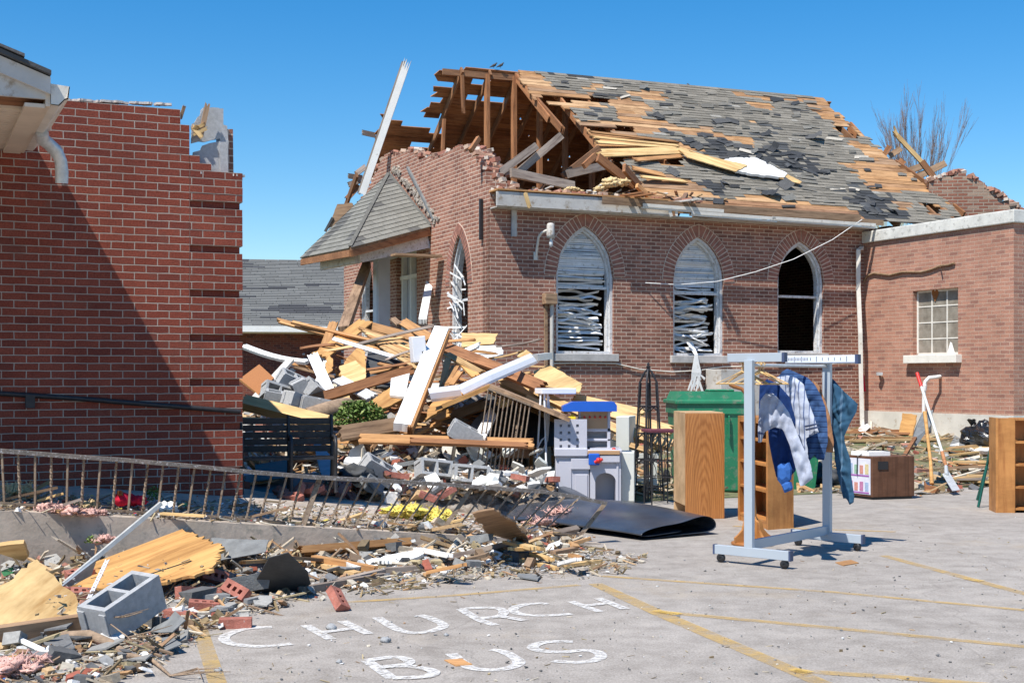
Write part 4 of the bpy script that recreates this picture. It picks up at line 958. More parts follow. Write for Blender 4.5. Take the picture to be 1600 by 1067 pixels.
# door recess: brick returns, white jambs, transom, leaf and a leaning pilaster
xc, a_ = front_ops[2]['xc'], front_ops[2]['a']
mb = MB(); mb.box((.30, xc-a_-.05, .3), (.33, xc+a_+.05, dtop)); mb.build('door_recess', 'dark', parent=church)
door = MB(); y0 = loc(642, 480, 's', .7).y; 
door.box((.20, xc-a_+.05, .4), (.25, xc+a_-.02, dtop-.05)); dr2 = door.build('door', 'door', parent=church)
mb = MB()
for yy in (xc-a_+.02, xc-.02, xc+a_-.12): mb.box((.10, yy, .4), (.195, yy+.09, dtop-.02))
zt = loc(635, 437, 's', .15).z
mb.box((.08, xc-a_, zt), (.19, xc+a_, zt+.07)); mb.box((.06, xc-a_, dtop-.12), (.19, xc+a_, dtop-.03)); mb.build('door_frame', 'white', parent=dr2)
mb = MB(); mb.box((.192, xc-a_+.12, zt+.1), (.198, xc-.05, dtop-.15)); mb.build('transom_pane', 'pane', parent=dr2)
pa = loc(596, 402, 's', -.5); pz = loc(596, 520, 's', -.5)
mb = MB(); mb.box((-.62, pa.y-.17, .6), (-.38, pa.y+.15, pa.z)); mb.box((-.65, pa.y-.21, pa.z-.02), (-.35, pa.y+.19, pa.z+.10)); mb.box((-.64, pa.y-.12, .8), (-.62, pa.y+.10, pa.z-.15)); mb.build('porch_pilaster', 'door', parent=church)
# rods and lamps on the walls
mb = MB(); q = loc(751, 342, 's', -.04); mb.box((-.06, q.y-.03, q.z-.36), (-.01, q.y+.03, q.z+.34)); mb.build('tie_plate', 'iron', parent=church)
q = loc(803, 344, 't', -.03); mb = MB(); mb.box((q.x-.045, -.05, q.z-.28), (q.x+.045, -.008, q.z+.28)); mb.build('tie_plate', 'sill', parent=church)
q = loc(851, 362, 't', -.30); w0 = loc(836, 392, 't', 0)
lamp = thing('wall_lamp', 'grey outdoor lamp on a bent arm, its bulb hanging below, on the church wall', 'lamp', mat4=CM @ Matrix.Translation((w0.x, 0, w0.z)))
mb = MB(); mb.tube([(0, -.02, -.1), (0, -.06, .0), (.0, -.14, .22), (.04, -.2, .30), (.12, -.28, .34)], .022); mb.box((-.035, -.03, -.16), (.035, -.005, -.02)); mb.build('lamp_arm', 'gutter', parent=lamp)
mb = MB(); mb.lathe([(0, .2), (.05, .19), (.065, .16), (.07, 0), (.068, -.06), (0, -.06)], (.15, -.30, .26), 14); mb.build('lamp_shade', 'fascia', parent=lamp)
mb = MB(); mb.lathe([(.02, .05), (.035, .0), (.03, -.06), (0, -.08)], (.16, -.30, .12), 10); mb.tube([(.16, -.30, .2), (.16, -.30, .16)], .025, 8); mb.build('bulb', 'bulb', parent=lamp)
q = loc(857, 468, 't', 0)
mtr = thing('conduit_box', 'rusty electrical box and conduit on the church wall beside the nearest pointed window', 'electrical box', mat4=CM @ Matrix.Translation((q.x, 0, q.z)))
mb = MB(); mb.box((-.13, -.16, -.09), (.10, -.005, .10)); mb.build('box', 'oldwood', parent=mtr, bevel=.01)
mb = MB(); mb.tube([(.03, -.07, -.09), (.03, -.07, -1.3)], .035); mb.build('conduit', 'fascia', parent=mtr)
mb = MB(); mb.box((-.09, -.05, -1.3), (-.04, -.01, -.09)); mb.build('cable_guard', 'oldwood', parent=mtr)
mb = MB(); mb.tube([W(*loc(x, y, 't', d)) for x, y, d in ((1347, 343, -.45), (1300, 375, -.4), (1240, 405, -.4), (1180, 425, -.4), (1120, 440, -.3), (1060, 445, -.3), (1008, 442, -.05))], .0075, 6)
mb.build('service_cable', 'white', label='pale cable sagging across the church wall down from the eave corner', cat='cable')
mb = MB(); mb.tube([W(*loc(x, y, 't', -.03)) for x, y in ((862, 568), (900, 567), (962, 568), (1000, 577), (1050, 581), (1090, 579), (1130, 573), (1190, 571), (1250, 573), (1330, 566))], .012, 6)
mb.build('low_cable', 'gutter', label='thin cable stapled along the church wall just under the window sills', cat='cable')
q0 = loc(1341, 390, 't', -.1)
mb = MB(); mb.tube([W(*loc(1347, 388, 't', -.02)), W(*loc(1341, 391, 't', -.12)), W(*loc(1341, 450, 't', -.10)), W(*loc(1344, 520, 't', -.2)), W(*loc(1345, 585, 't', -.2)), W(*loc(1347, 664, 't', -.2))], .055, 4)
mb.build('downspout', 'gutter', label='dented white downspout in the corner between church and annexe', cat='downspout')
# ================================================================ ANNEXE
SA = S_END; TA = -3.85
annexe = thing('annexe', 'flat-roofed pale red brick annexe with a white coping and small paned window', 'building', mat4=CM @ Matrix.Translation((SA, 0, 0)))
AM = CM @ Matrix.Translation((SA, 0, 0)); AI = AM.inverted()
al = lambda px, py, v=0: AI @ hit(px, py, AM @ V((v, 0, 0)), U)
w0, w1 = al(1426, 555), al(1497, 449); zt_ = w1.z; zb_ = w0.z
aop = [dict(xc=(w0.y+w1.y)/2, a=abs(w0.y-w1.y)/2, zb=zb_, zs=zt_, za=zt_, f=lambda x: zt_)]
zf = al(1460, 645).z
wallmesh(TA, 0, zf, lambda x: 4.10, aop, .3, lambda x, y, z: V((y, x, z)), stepped=False).build('side_wall', 'brick_annexe', parent=annexe)
mb = MB(); mb.box((0.002, TA-.001, zf), (7, TA+.3, 4.10)); mb.build('front_wall', 'brick_annexe', parent=annexe)
mb = MB(); mb.box((-.03, TA-.03, 0), (.3, 0, zf)); mb.box((.3, TA-.03, 0), (7, TA+.3, zf)); mb.build('foundation', 'foundation', parent=annexe)
mb = MB(); mb.box((-.06, TA-.06, 4.10), (.32, .0, 4.32)); mb.box((.32, TA-.06, 4.10), (7, TA+.3, 4.32)); mb.build('coping', 'coping', parent=annexe, bevel=.015)
mb = MB(); mb.box((.33, TA+.31, 3.9), (7, 0, 4.0)); mb.box((6.9, TA+.31, 0), (7, 0, 3.9)); mb.build('flat_roof', 'felt', parent=annexe)
mb = MB(); ya, yb = aop[0]['xc']-aop[0]['a'], aop[0]['xc']+aop[0]['a']
mb.box((.10, ya, zb_), (.14, ya+.035, zt_)); mb.box((.10, yb-.035, zb_), (.14, yb, zt_)); mb.box((.10, ya, zt_-.035), (.14, yb, zt_)); mb.box((.10, ya, zb_), (.14, yb, zb_+.04))
win = mb.build('window', 'sill_white', parent=annexe)
mb = MB()
for i in (1, 2): y = ya+(yb-ya)*i/3; mb.box((.105, y-.012, zb_+.04), (.13, y+.012, zt_-.035))
for i in (1, 2, 3): z = zb_+(zt_-zb_)*i/4; mb.box((.108, ya+.035, z-.010), (.128, yb-.035, z+.010))
mb.build('window_bars', 'sill_white', parent=win)
mb = MB(); mb.box((.116, ya+.02, zb_+.03), (.120, yb-.02, zt_-.03)); mb.build('window_pane', 'pane', parent=win)
mb = MB(); mb.box((-.14, ya-.09, zb_-.15), (.02, yb+.10, zb_-.003)); mb.build('window_sill', 'sill_white', parent=annexe, bevel=.008)
hc = al(1461, 460, .10); mb = MB()
pts = [V((.098, hc.y+x*.10, hc.z+z*.11)) for x, z in ((0, -1.2), (.5, -.5), (.85, .1), (.8, .6), (.4, .8), (0, .5), (-.4, .8), (-.8, .6), (-.85, .1), (-.5, -.5))]
mb.prism(pts, (.006, 0, 0)); mb.build('paper_heart', 'heart', parent=win)
mb = MB(); sp = al(1486, 548, .09); mb.prism([V((.09, sp.y+x, sp.z+z)) for x, z in ((-.11, -.08), (.11, -.08), (.02, .16), (-.02, .14))], (.004, 0, 0)); mb.build('torn_paper', 'white', parent=win)
mb = MB(); mb.tube([AM @ al(x, y, -.03) for x, y in ((1350, 440), (1354, 431), (1366, 427), (1390, 430), (1410, 425), (1440, 425), (1455, 421), (1470, 415), (1482, 414), (1491, 411))], .022, 6); mb.tube([AM @ al(1469, 417, -.03), AM @ al(1469, 417, -.12)], .012, 5)
mb.build('wall_cable', 'oldwood', label='thick brown cable clipped across the annexe wall above its window', cat='cable')
pipe = thing('vent_pipe', 'white painted pipe with an elbow coming out of the annexe wall', 'pipe', loc=tuple((AM @ al(1450, 660, -.3)) - V((0, 0, .1))))
pb_ = lambda px, py, v: (AM @ al(px, py, v)) - pipe.location
mb = MB(); mb.tube([pb_(1470, 588, .02), pb_(1464, 589, -.15), pb_(1452, 590, -.25), pb_(1446, 596, -.3), pb_(1444, 608, -.3), pb_(1443, 668, -.3)], .034, 10); mb.tube([pb_(1445, 601, -.3), pb_(1444, 610, -.3)], .045, 10); mb.build('pipe', 'white', parent=pipe)
mb = MB(); mb.tube([AM @ al(1374, 584, -.0), AM @ al(1374, 584, -.09)], .025, 6); mb.box((-.05, -.05, -.03), (.05, .05, .03), 0, None, Matrix.Translation(AM @ al(1374, 584, -.1))); mb.build('wall_tap', 'metal', label='small garden tap on the annexe wall below the window', cat='tap')
# grey sheds of boxes by the church wall
q = loc(1145, 590, 't', -.4); 
mb = MB(); a0 = loc(1112, 577, 't', -.25); a1 = loc(1172, 577, 't', -.25); mb.box((a0.x, -.55, .45), (a1.x, -.05, a0.z)); mb.build('utility_cabinet', 'fascia', mat4=CM.copy(), label='square grey utility cabinet against the church wall behind the green bin', cat='cabinet', bevel=.01)
# ruined brick gable of the wing beyond the annexe
GW = Matrix.Translation(W(11.0, .2, 0)) @ Matrix.Rotation(R(-8), 4, 'Z'); GN = V((math.sin(R(8)), math.cos(R(8)), 0)); GI = GW.inverted()
gl = lambda px, py: GI @ hit(px, py, GW @ V((0, 0, 0)), GN)
gp_ = sorted([(gl(x, y).x, gl(x, y).z) for x, y in ((1452, 283), (1470, 278), (1490, 272), (1503, 268), (1515, 276), (1530, 286), (1545, 296), (1560, 303), (1575, 316), (1600, 330))])
mb = wallmesh(gp_[0][0], gp_[-1][0], 3, lambda x: lerp(gp_, x)+.06*NZ.noise(V((x*6, 1, 0))), [], .3, TS, step=.12)
gw = mb.build('ruined_gable', 'brick_bare', mat4=GW, label='ragged triangular remnant of a red brick gable behind the annexe roof', cat='brick wall')
mb = MB()
for i in range(80): x = rnd(gp_[0][0], gp_[-1][0]); bat(V((x, rnd(0, .25), lerp(gp_, x)+.03)), 1.0, mb)
mb.build('crumbled_brick', 'chips', parent=gw, kind='stuff')
mb = MB(); q = [V((0, 0, 0))]; 
for a, b, w_, m_, d in (((1395, 205), (1448, 262), .10, 'plypale', 31), ((1396, 195), (1405, 222), .04, 'plypale', 31), ((1440, 252), (1492, 322), .14, 'brownwood', 30.5), ((1413, 270), (1445, 258), .15, 'oldwood', 31), ((1415, 285), (1478, 255), .15, 'oldwood', 31), ((1400, 262), (1412, 250), .16, 'brownwood', 31.2), ((1372, 258), (1390, 228), .12, 'brownwood', 31.5), ((1390, 244), (1408, 232), .13, 'oldwood', 31.6), ((1470, 300), (1486, 286), .2, 'darkwood', 31)):
    plank(P(*a, d), P(*b, d), w_, .05, m_, {.10: 'long splintered pale board flexed over the far end of the roof', .04: 'thin pale splinter beside the flexed board'}.get(w_, 'broken timber jutting past the far end of the church roof'), 'timber', name='broken_timber', group='timbers jutting past the far roof end' if w_ > .1 else None, jag=.3 if w_ <= .1 else .02, up=V((0, -1, .2)))
# tall white rake board standing against the broken front, with its ledger timbers
plank(P(638, 92, 27.0), P(566, 304, 27.4), .14, .05, 'white', 'tall white rake board standing up above the church front', 'board', name='rake_board', up=V((0, -1, 0)), jag=.25, jag2=.02)
plank(P(632, 95, 27.1), P(561, 304, 27.5), .08, .09, 'greywood', 'weathered strip fixed to the tall white rake board', 'board', name='rake_strip', up=V((0, -1, 0)), jag=.1)
for a, b, m_ in (((565, 207), (588, 212), 'greywood'), ((543, 275), (566, 278), 'greywood'), ((556, 272), (572, 260), 'greywood'), ((544, 289), (564, 282), 'greywood'), ((541, 312), (561, 290), 'brownwood')):
    plank(P(*a, 29.2), P(*b, 29.4), .11, .05, m_, 'short broken roof timber sticking out past the left edge of the church front', 'timber', name='broken_timber', group='short timbers at the left edge of the church front', jag=.05, up=V((0, -1, 0)))
sheet([P(528, 320, 28.5), P(551, 318, 28.5), P(560, 330, 28.5), P(540, 345, 28.5), P(512, 358, 28.5), P(521, 338, 28.5)], .1, 'oldwood', 'roof_fragment', 'brown fragment of roof hanging behind the porch canopy', 'roof fragment', .01)
plank(P(520, 340, 28.4), P(508, 362, 28.4), .06, .05, 'felt', 'dark edge strip hanging from the roof fragment', 'strip', name='felt_strip')
# two pigeons on the ridge
for px, py in ((771, 112.5), (781.5, 111)):
    p = P(px, py, 27.3); p.z = (CM @ bp((1.9 if px < 775 else 2.05), 0, .02)).z
    bd = thing('pigeon', 'dark pigeon perched on the bare ridge, the one nearer the tall white board' if px < 775 else 'dark pigeon perched on the bare ridge, the one nearer the shingles', 'bird', loc=tuple(p))
    mb = MB(); mb.tube([(-.13, 0, .03), (-.07, 0, .06), (0, 0, .09), (.06, 0, .12), (.085, 0, .155), (.10, 0, .175), (.135, 0, .165)], [.008, .022, .045, .042, .022, .024, .004], 8); mb.tube([(0, .015, .05), (0, .015, -.0)], .004, 5); mb.tube([(.02, -.015, .05), (.02, -.015, 0)], .004, 5)
    mb.build('body', 'felt', parent=bd); bd.scale = (.62, .62, .62)
# ================================================================ LEFT BRICK BUILDING
LM = Matrix.Translation((-4.12, 11.7, 0)) @ Matrix.Rotation(TH, 4, 'Z'); LI = LM.inverted()
ll = lambda px, py, y=0: LI @ hit(px, py, LM @ V((0, y, 0)), N)
bl = thing('brick_building', 'red brick building in the foreground with a torn stepped wall top and overhanging eave', 'building', mat4=LM)
pr_ = [(-9, 4.0)]
for px, py in ((0, 155), (105, 157), (262, 164), (263, 175), (275, 177), (276, 183), (290, 192), (296, 193)): q = ll(px, py); pr_.append((q.x, q.z))
xj = ll(296, 400).x; xe = ll(379, 500).x; pr_.sort()
wallmesh(-7, xj, .2, lambda x: lerp(pr_, x), [], .10, TS).build('brick_wall', 'brick_left', parent=bl)
mb = MB(); h = .0678; rec = {45, 39, 33, 27, 21, 15, 9}
steps = [(ll(312, 400).x, ll(312, 240).z), (ll(330, 400).x, ll(330, 252).z), (ll(345, 400).x, ll(345, 262).z), (xe, ll(360, 266).z)]
k = 0
while k*h < 4:
    z0, z1 = k*h, (k+1)*h; yy = .035 if k in rec else -.002; xr = xe-(.02 if k in rec else 0)+rnd(-.003, .003); xl = xj+.004
    xr = min(xr, max([sx for sx, sz in steps if z1 <= sz+.02], default=-9))
    if xl < xr-.02 and z0 > .15: mb.box((xl, yy+rnd(-.0015, .0015), z0), (xr, .10, z1-.0003))
    k += 1
mb.build('brick_pier', 'brick_left', parent=bl)
mb = MB(); mb.box((xj-.004, .006, .2), (xj+.0035, .05, 3.4)); mb.build('control_joint', 'mortar', parent=bl)
mb = MB()
def cpoly(l, y0, t): mb.prism([ll(x, y, y0) for x, y in l], (0, t, 0))
cpoly([(299, 224), (300, 194), (304, 192), (309, 183), (312, 181), (318, 169), (327, 170), (331, 168), (343, 169), (344, 217), (330, 219), (320, 222), (311, 221)], .12, .03); cpoly([(297, 290), (302, 238), (313, 235), (316, 228), (327, 224), (344, 221), (345, 290)], .10, .03); cpoly([(343, 222), (356, 222), (357, 290), (345, 290)], .08, .04)
cpoly([(343, 170), (349, 170), (349, 195), (355, 197), (357, 222), (357, 285), (345, 285)], .12, .17); cpoly([(318, 168), (343, 169), (343, 180), (318, 180)], .14, .15)
mb.box((-6.9, .11, .3), (xj-.1, .29, 3.6)); mb.box((xj-.09, .11, .3), (xe-.02, .29, 3.3))
mb.build('block_backing', 'block', parent=bl)
mb = MB(); mb.prism([ll(x, y, .3) for x, y in ((354, 202), (364, 202), (365, 280), (354, 280))], (0, .1, 0)); mb.build('brick_return', 'brick_church', parent=bl)
mb = MB(); mb.box((xe-.12, .30, .2), (xe-.02, 4.5, 3.3)); mb.build('end_wall', 'brick_left', parent=bl)
for a, b, w_, m_ in (((281, 188), (289, 163), .03, 'oldwood'), ((313, 215), (325, 160), .045, 'oldwood'), ((300, 203), (322, 193), .03, 'plypale'), ((297, 213), (325, 200), .03, 'plypale'), ((302, 207), (310, 196), .05, 'plypale'), ((298, 196), (318, 218), .04, 'plypale')):
    plank(ll(*a, .06), ll(*b, .04), w_, .02, m_, None, name='splintered_stud', parent=bl, jag=.08, up=V((0, -1, 0)))
mb = MB()
for i in range(90):
    x = rnd(ll(105, 150).x, ll(262, 150).x) if i < 60 else rnd(xj, xe); z = lerp(pr_, x) if i < 60 else None
    if z is None:
        z = [sz for sx, sz in steps if x < sx+.001]; z = min(z[0] if z else 3.3, 3.36)
        if x < steps[0][0]: continue
    a = rnd(.015, .05); mb.box((-a, -.02, -.008), (a, .02, .012), 0, (.62, .57, .52), Matrix.Translation((x, rnd(.02, .08), z+.008)) @ euler(0, 0, rnd(-.5, .5)))
mb.build('mortar_crust', 'chips', parent=bl, kind='stuff')
# black pipe and cable on the wall
mb = MB(); mb.tube([ll(-60, 611, -.03), ll(100, 621, -.03), ll(250, 633, -.03), ll(376, 643, -.03)], .022, 8)
mb.box(tuple(ll(45, 632, 0)+V((-.03, -.05, -.03))), tuple(ll(54, 623, 0)+V((.0, -.002, .03)))); mb.build('wall_pipe', 'iron', parent=bl)
# eave: soffit runs square out of the wall towards the camera, gutter along its edge
zs = 3.475; PN = -2.2
eave = thing('eave', None, None); eave.parent = bl
r0 = ll(40, 245).x; r0 = -.15
mb = MB(); mb.box((-5, PN+.35, zs), (r0, -.004, zs+.02))
for i in range(26): mb.box((-5, PN+.36+i*.092, zs-.010), (r0-.002, PN+.36+i*.092+.078, zs+.001))
sf = mb.build('soffit', 'beige', parent=bl)
mb = MB(); mb.box((r0, PN, zs-.03), (r0+.03, -.006, zs+.11)); mb.box((r0-.14, PN+.02, zs-.04), (r0-.002, -.008, zs-.012)); mb.build('eave_trim', 'beige', parent=bl)
bpy.data.objects.remove(eave)
g = MB(); x0 = r0+.03
prf = [(0, 0), (.06, -.005), (.10, .04), (.125, .05), (.135, .14), (.128, .14), (.118, .058), (.095, .048), (.055, .008), (.005, .008), (.005, .15), (0, .15)]
for a, b in zip(prf, prf[1:]+prf[:1]): g.poly([(x0+a[0], PN-.02, zs-.02+a[1]), (x0+b[0], PN-.02, zs-.02+b[1]), (x0+b[0], -.1, zs-.02+b[1]), (x0+a[0], -.1, zs-.02+a[1])])
g.poly([(x0+.004, PN-.021, zs-.015), (x0+.055, PN-.021, zs-.018), (x0+.10, PN-.021, zs+.03), (x0+.13, PN-.021, zs+.12), (x0+.004, PN-.021, zs+.13)])
gut = g.build('gutter', 'gutter', parent=bl)
# gable face over the near end of the eave
mb = MB(); pitch = .36
gz = lambda x: zs+.20+(r0-x)*pitch
mb.prism([(-5, PN, zs+.02), (r0, PN, zs+.02), (r0, PN, gz(r0)-.05), (-5, PN, gz(-5)-.05)], (0, .03, 0)); mb.build('gable_panel', 'fascia', parent=bl)
mb = MB(); mb.prism([(-5, PN-.05, gz(-5)-.02), (r0+.03, PN-.05, gz(r0)-.03), (r0+.03, PN-.05, gz(r0)-.15), (-5, PN-.05, gz(-5)-.14)], (0, .045, 0)); mb.build('rake_trim', 'fascia', parent=bl)
mb = MB(); mb.prism([(-5, PN-.10, gz(-5)), (r0+.03, PN-.10, gz(r0)-.02), (r0+.03, PN-.10, gz(r0)+.01), (-5, PN-.10, gz(-5)+.03)], (0, 6, 0)); mb.build('roof_deck', 'felt', parent=bl)
mb = MB()
for i in range(13):
    x = -5+i*.36; mb.prism([(x, PN-.12, gz(x)+.031), (x+.38, PN-.12, gz(x+.38)+.031), (x+.38, PN-.12, gz(x+.38)+.045+rnd(0, .01)), (x, PN-.12, gz(x)+.045)], (0, 6, 0), 0, (.12, .12, .125))
mb.build('shingles', 'shingle', parent=bl)
mb = MB(); mb.box((-5, PN+.03, zs+.02), (r0, PN+.35, zs+.06)); mb.box((-5, PN+.35, zs+.02), (r0-.01, 0, zs+.16)); mb.build('eave_frame', 'brownwood', parent=bl)
dp = LI @ P(98, 190, 10.3)
e = MB(); c0 = ll(87, 184, -1.6); 
pts = [V((x0+.05, -1.05, zs-.02)), V((x0+.06, -.98, zs-.06)), V((x0+.11, -.90, zs-.08)), V((x0+.18, -.84, zs-.13)), V((x0+.22, -.80, zs-.20)), V((x0+.23, -.78, zs-.29)), V((x0+.23, -.77, zs-.38))]
e.tube(pts, [.05, .055, .052, .056, .052, .056, .054], 8)
e.build('downspout_elbow', 'metal', parent=gut)
# ================================================================ FAR BUILDING between the two
FM = Matrix.Translation(P(380, 590, 41)-V((0, 0, EYE))) @ Matrix.Rotation(TH*.4, 4, 'Z'); FI = FM.inverted()
far = thing('low_building', 'low red brick building with a grey shingle roof seen beyond the wreckage', 'building', mat4=FM)
mb = MB(); mb.box((-9, 0, 0), (12, .3, 2.95)); mb.build('wall', 'brick_far', parent=far)
mb = MB(); mb.prism([(-9.5, -.5, 3.05), (-9.5, 5.5, 5.55), (-9.5, 11, 3.05)], (22, 0, 0)); fr_ = mb.build('roof', 'felt', parent=far)
mb = MB(); ez = V((0, 6, 2.5)).normalized(); en = V((0, -2.5, 6)).normalized(); r = 0
while r < 6.5:
    s = -9.5
    while s < 12.4:
        wd = rnd(.25, .9); n_ = NZ.noise(V((s*.35, r*2.2, 5)))+.5*NZ.noise(V((s*1.2, r*6, 5))); g_ = rnd(.85, 1.12); c = (.20*g_, .20*g_, .19*g_) if n_ < .38 else (.09*g_, .09*g_, .095*g_)
        p = V((s, -.5, 3.06))+ez*r
        mb.raw([p+en*.03, p+V((wd-.01, 0, 0))+en*.03, p+V((wd-.01, 0, 0))+ez*.17+en*.01, p+ez*.17+en*.01, p, p+V((wd-.01, 0, 0))], [(0, 1, 2, 3), (4, 5, 1, 0)], 0, c); s += wd
    r += .16
mb.build('shingles', 'shingle', parent=fr_)
mb = MB(); mb.box((-9.5, -.62, 2.88), (12.5, -.5, 3.06)); mb.build('gutter', 'white', parent=far)
mb = MB(); mb.box((-9.5, -.5, 2.84), (12.5, 0, 2.88)); mb.build('soffit', 'beige', parent=far)
mb = MB()
for i in range(70):
    x = rnd(1, 3.6); z = 2.3-abs(rnd(0, 1))*1.9; mb.box((x-rnd(.02, .09), -.004, z-rnd(.01, .06)), (x+rnd(.02, .09), 0, z+rnd(.01, .05)), 0, (.42, .42, .47))
mb.build('plaster_stain', 'chips', parent=far, kind='stuff')
# far roof corner beyond the annexe
fh = thing('distant_house', 'dark gabled house roof just showing over the annexe coping', 'house', loc=tuple(P(1592, 590, 60)-V((0, 0, EYE))))
mb = MB(); mb.box((-3, 0, 0), (6, 6, 8.4)); mb.build('wall', 'fascia', parent=fh); mb = MB(); mb.prism([(-.9, -.3, 8.3), (6, -.3, 8.3), (2.4, -.3, 9.6)], (0, 6, 0)); mb.build('roof', 'felt', parent=fh)
# bare trees
def tree(name, label, base, H, spread, lev, seed, mat, thin=1.0, tilt=(0, 0)):
    rs_ = random.Random(seed); t = thing(name, label, 'tree', loc=tuple(base)); mt = MB(); mbb = MB()
    def br(p, d, L, r, l, m):
        n = 4; pts = [p]; q = V(p)
        for i in range(n):
            d = (d+V((rs_.uniform(-1, 1), rs_.uniform(-1, 1), rs_.uniform(-.3, .7)))*.14).normalized(); q = q+d*L/n; pts.append(V(q))
        rr = [max(.0055, r*(1-.35*i/n)) for i in range(n+1)]; m.tube(pts, rr, 6 if l == 0 else (4 if l < 3 else 3), cap=False)
        if l < lev:
            k = 4 if l == 0 else rs_.choice((3, 4, 4))
            for j in range(k):
                u = rs_.uniform(.45, 1) if j else 1; i0 = min(n, int(u*n)); a = rs_.uniform(0, 6.28); sp = spread*rs_.uniform(.5, 1.1)
                dd = (d+V((math.cos(a), math.sin(a), .25))*sp).normalized(); br(pts[i0], dd, L*rs_.uniform(.55, .78), rr[i0]*.66, l+1, mbb)
    t.scale = (.5, .5, 1); br(V((0, 0, 0)), V((tilt[0], tilt[1], 1)).normalized(), H*.34, .13*thin, 0, mt)
    mt.build('trunk', mat, parent=t); mbb.build('crown', mat, parent=t); return t
b1_ = P(1436, 590, 45)-V((0, 0, EYE)); tree('bare_tree', 'leafless dark tree with fine upswept twigs behind the far end of the roof', b1_, 11.9, .20, 6, 11, 'twig', .36, (.0, 0))
b2_ = P(1380, 590, 48)-V((0, 0, EYE)); tree('budding_tree', 'pale yellowish budding tree just showing behind the roof slope', b2_, 9.6, .24, 6, 5, 'twigpale', .4)
# ================================================================ HOUSEHOLD GOODS SET OUT ON THE LOT
# ---- clothes rack
A1 = V((1.70, 10.93, 0)); A2 = V((2.14, 10.55, 0)); B1 = V((2.56, 12.02, 0)); B2 = V((2.99, 11.64, 0))
Am = (A1+A2)*.5+V((-.02, .02, 0)); Bm = (B1+B2)*.5; ad_ = (A2-A1).normalized(); rl = (Bm-Am).normalized(); HT = 1.66
rack = thing('clothes_rack', 'grey metal clothes rack on casters, hung with shirts and jeans', 'clothes rack', loc=tuple((Am+Bm)*.5))
Lk = lambda p: V(p)-rack.location
for E, (e0, e1) in ((Am, (A1, A2)), (Bm, (B1, B2))):
    mb = MB(); mb.bar(Lk(e0-ad_*.05+V((0, 0, .105))), Lk(e1+ad_*.05+V((0, 0, .105))), .045, .075); mb.build('base_bar', 'rack', parent=rack, bevel=.004)
    mb = MB(); mb.bar(Lk(E+V((0, 0, .14))), Lk(E+V((0, 0, HT-.02))), .045, .075, up=ad_); mb.build('upright', 'rack', parent=rack, bevel=.004)
    for e in (e0, e1):
        mb = MB(); mb.lathe([(0, -.016), (.032, -.016), (.036, -.008), (.036, .008), (.032, .016), (0, .016)], Lk(e+V((0, 0, .037))), 14, axis=rl+ad_*rnd(-.4, .4)); cs = mb.build('caster', 'black', parent=rack)
        mb = MB(); mb.tube([Lk(e+V((0, 0, .04))), Lk(e+V((0, 0, .075)))], .012, 8); mb.box(tuple(Lk(e+V((-.02, -.02, .045)))), tuple(Lk(e+V((.02, .02, .068))))); mb.build('caster_fork', 'black', parent=cs)
        mb = MB(); c_ = e+(e-E).normalized()*.055+V((0, 0, .105)); mb.bar(Lk(c_-ad_*.008), Lk(c_+ad_*.008), .05, .08); mb.build('end_cap', 'navy', parent=rack)
mb = MB(); mb.bar(Lk(Am+V((0, 0, .16))), Lk(Bm+V((0, 0, .16))), .03, .08); mb.build('lower_rail', 'rack', parent=rack, bevel=.003)
mb = MB(); mb.tube([Lk(Am+V((0, 0, HT-.06))), Lk(Bm+V((0, 0, HT-.06)))], .013, 8); mb.build('hanging_rail', 'metal', parent=rack)
t0, t1 = P(1139, 560, 10.95), P(1224, 562, 10.58); t0.z = t1.z = HT
mb = MB(); mb.bar(Lk(t0), Lk(t1), .05, .07); mb.build('top_arm', 'rack', parent=rack, bevel=.004)
mb = MB(); mb.bar(Lk(t1), Lk(t1+ad_*.022), .053, .075); mb.build('end_cap', 'navy', parent=rack)
t2, t3 = P(1229, 562, 12.05), P(1338, 564, 11.60); t2.z = t3.z = HT
mb = MB(); mb.bar(Lk(t2), Lk(t3), .05, .072); ar = mb.build('top_arm', 'rackwhite', parent=rack, bevel=.003)
mb = MB(); nrm = (rl*-1)
for i in range(44):
    u = .03+.94*i/44; p = t2.lerp(t3, u)+nrm*.028; h_ = .022 if i % 5 == 0 else .012
    if i > 14 and i % 4: continue
    mb.bar(Lk(p+V((0, 0, .004-h_))), Lk(p+V((0, 0, .004+h_))), .004, .002, up=nrm)
mb.bar(Lk(t2+nrm*.029+V((0, 0, -.028))), Lk(t3+nrm*.029+V((0, 0, -.028))), .002, .004); mb.build('rule_marks', 'navy', parent=ar)
mb = MB(); mb.bar(Lk(t3), Lk(t3+ad_*.03), .055, .08); mb.build('end_cap', 'navy', parent=rack)
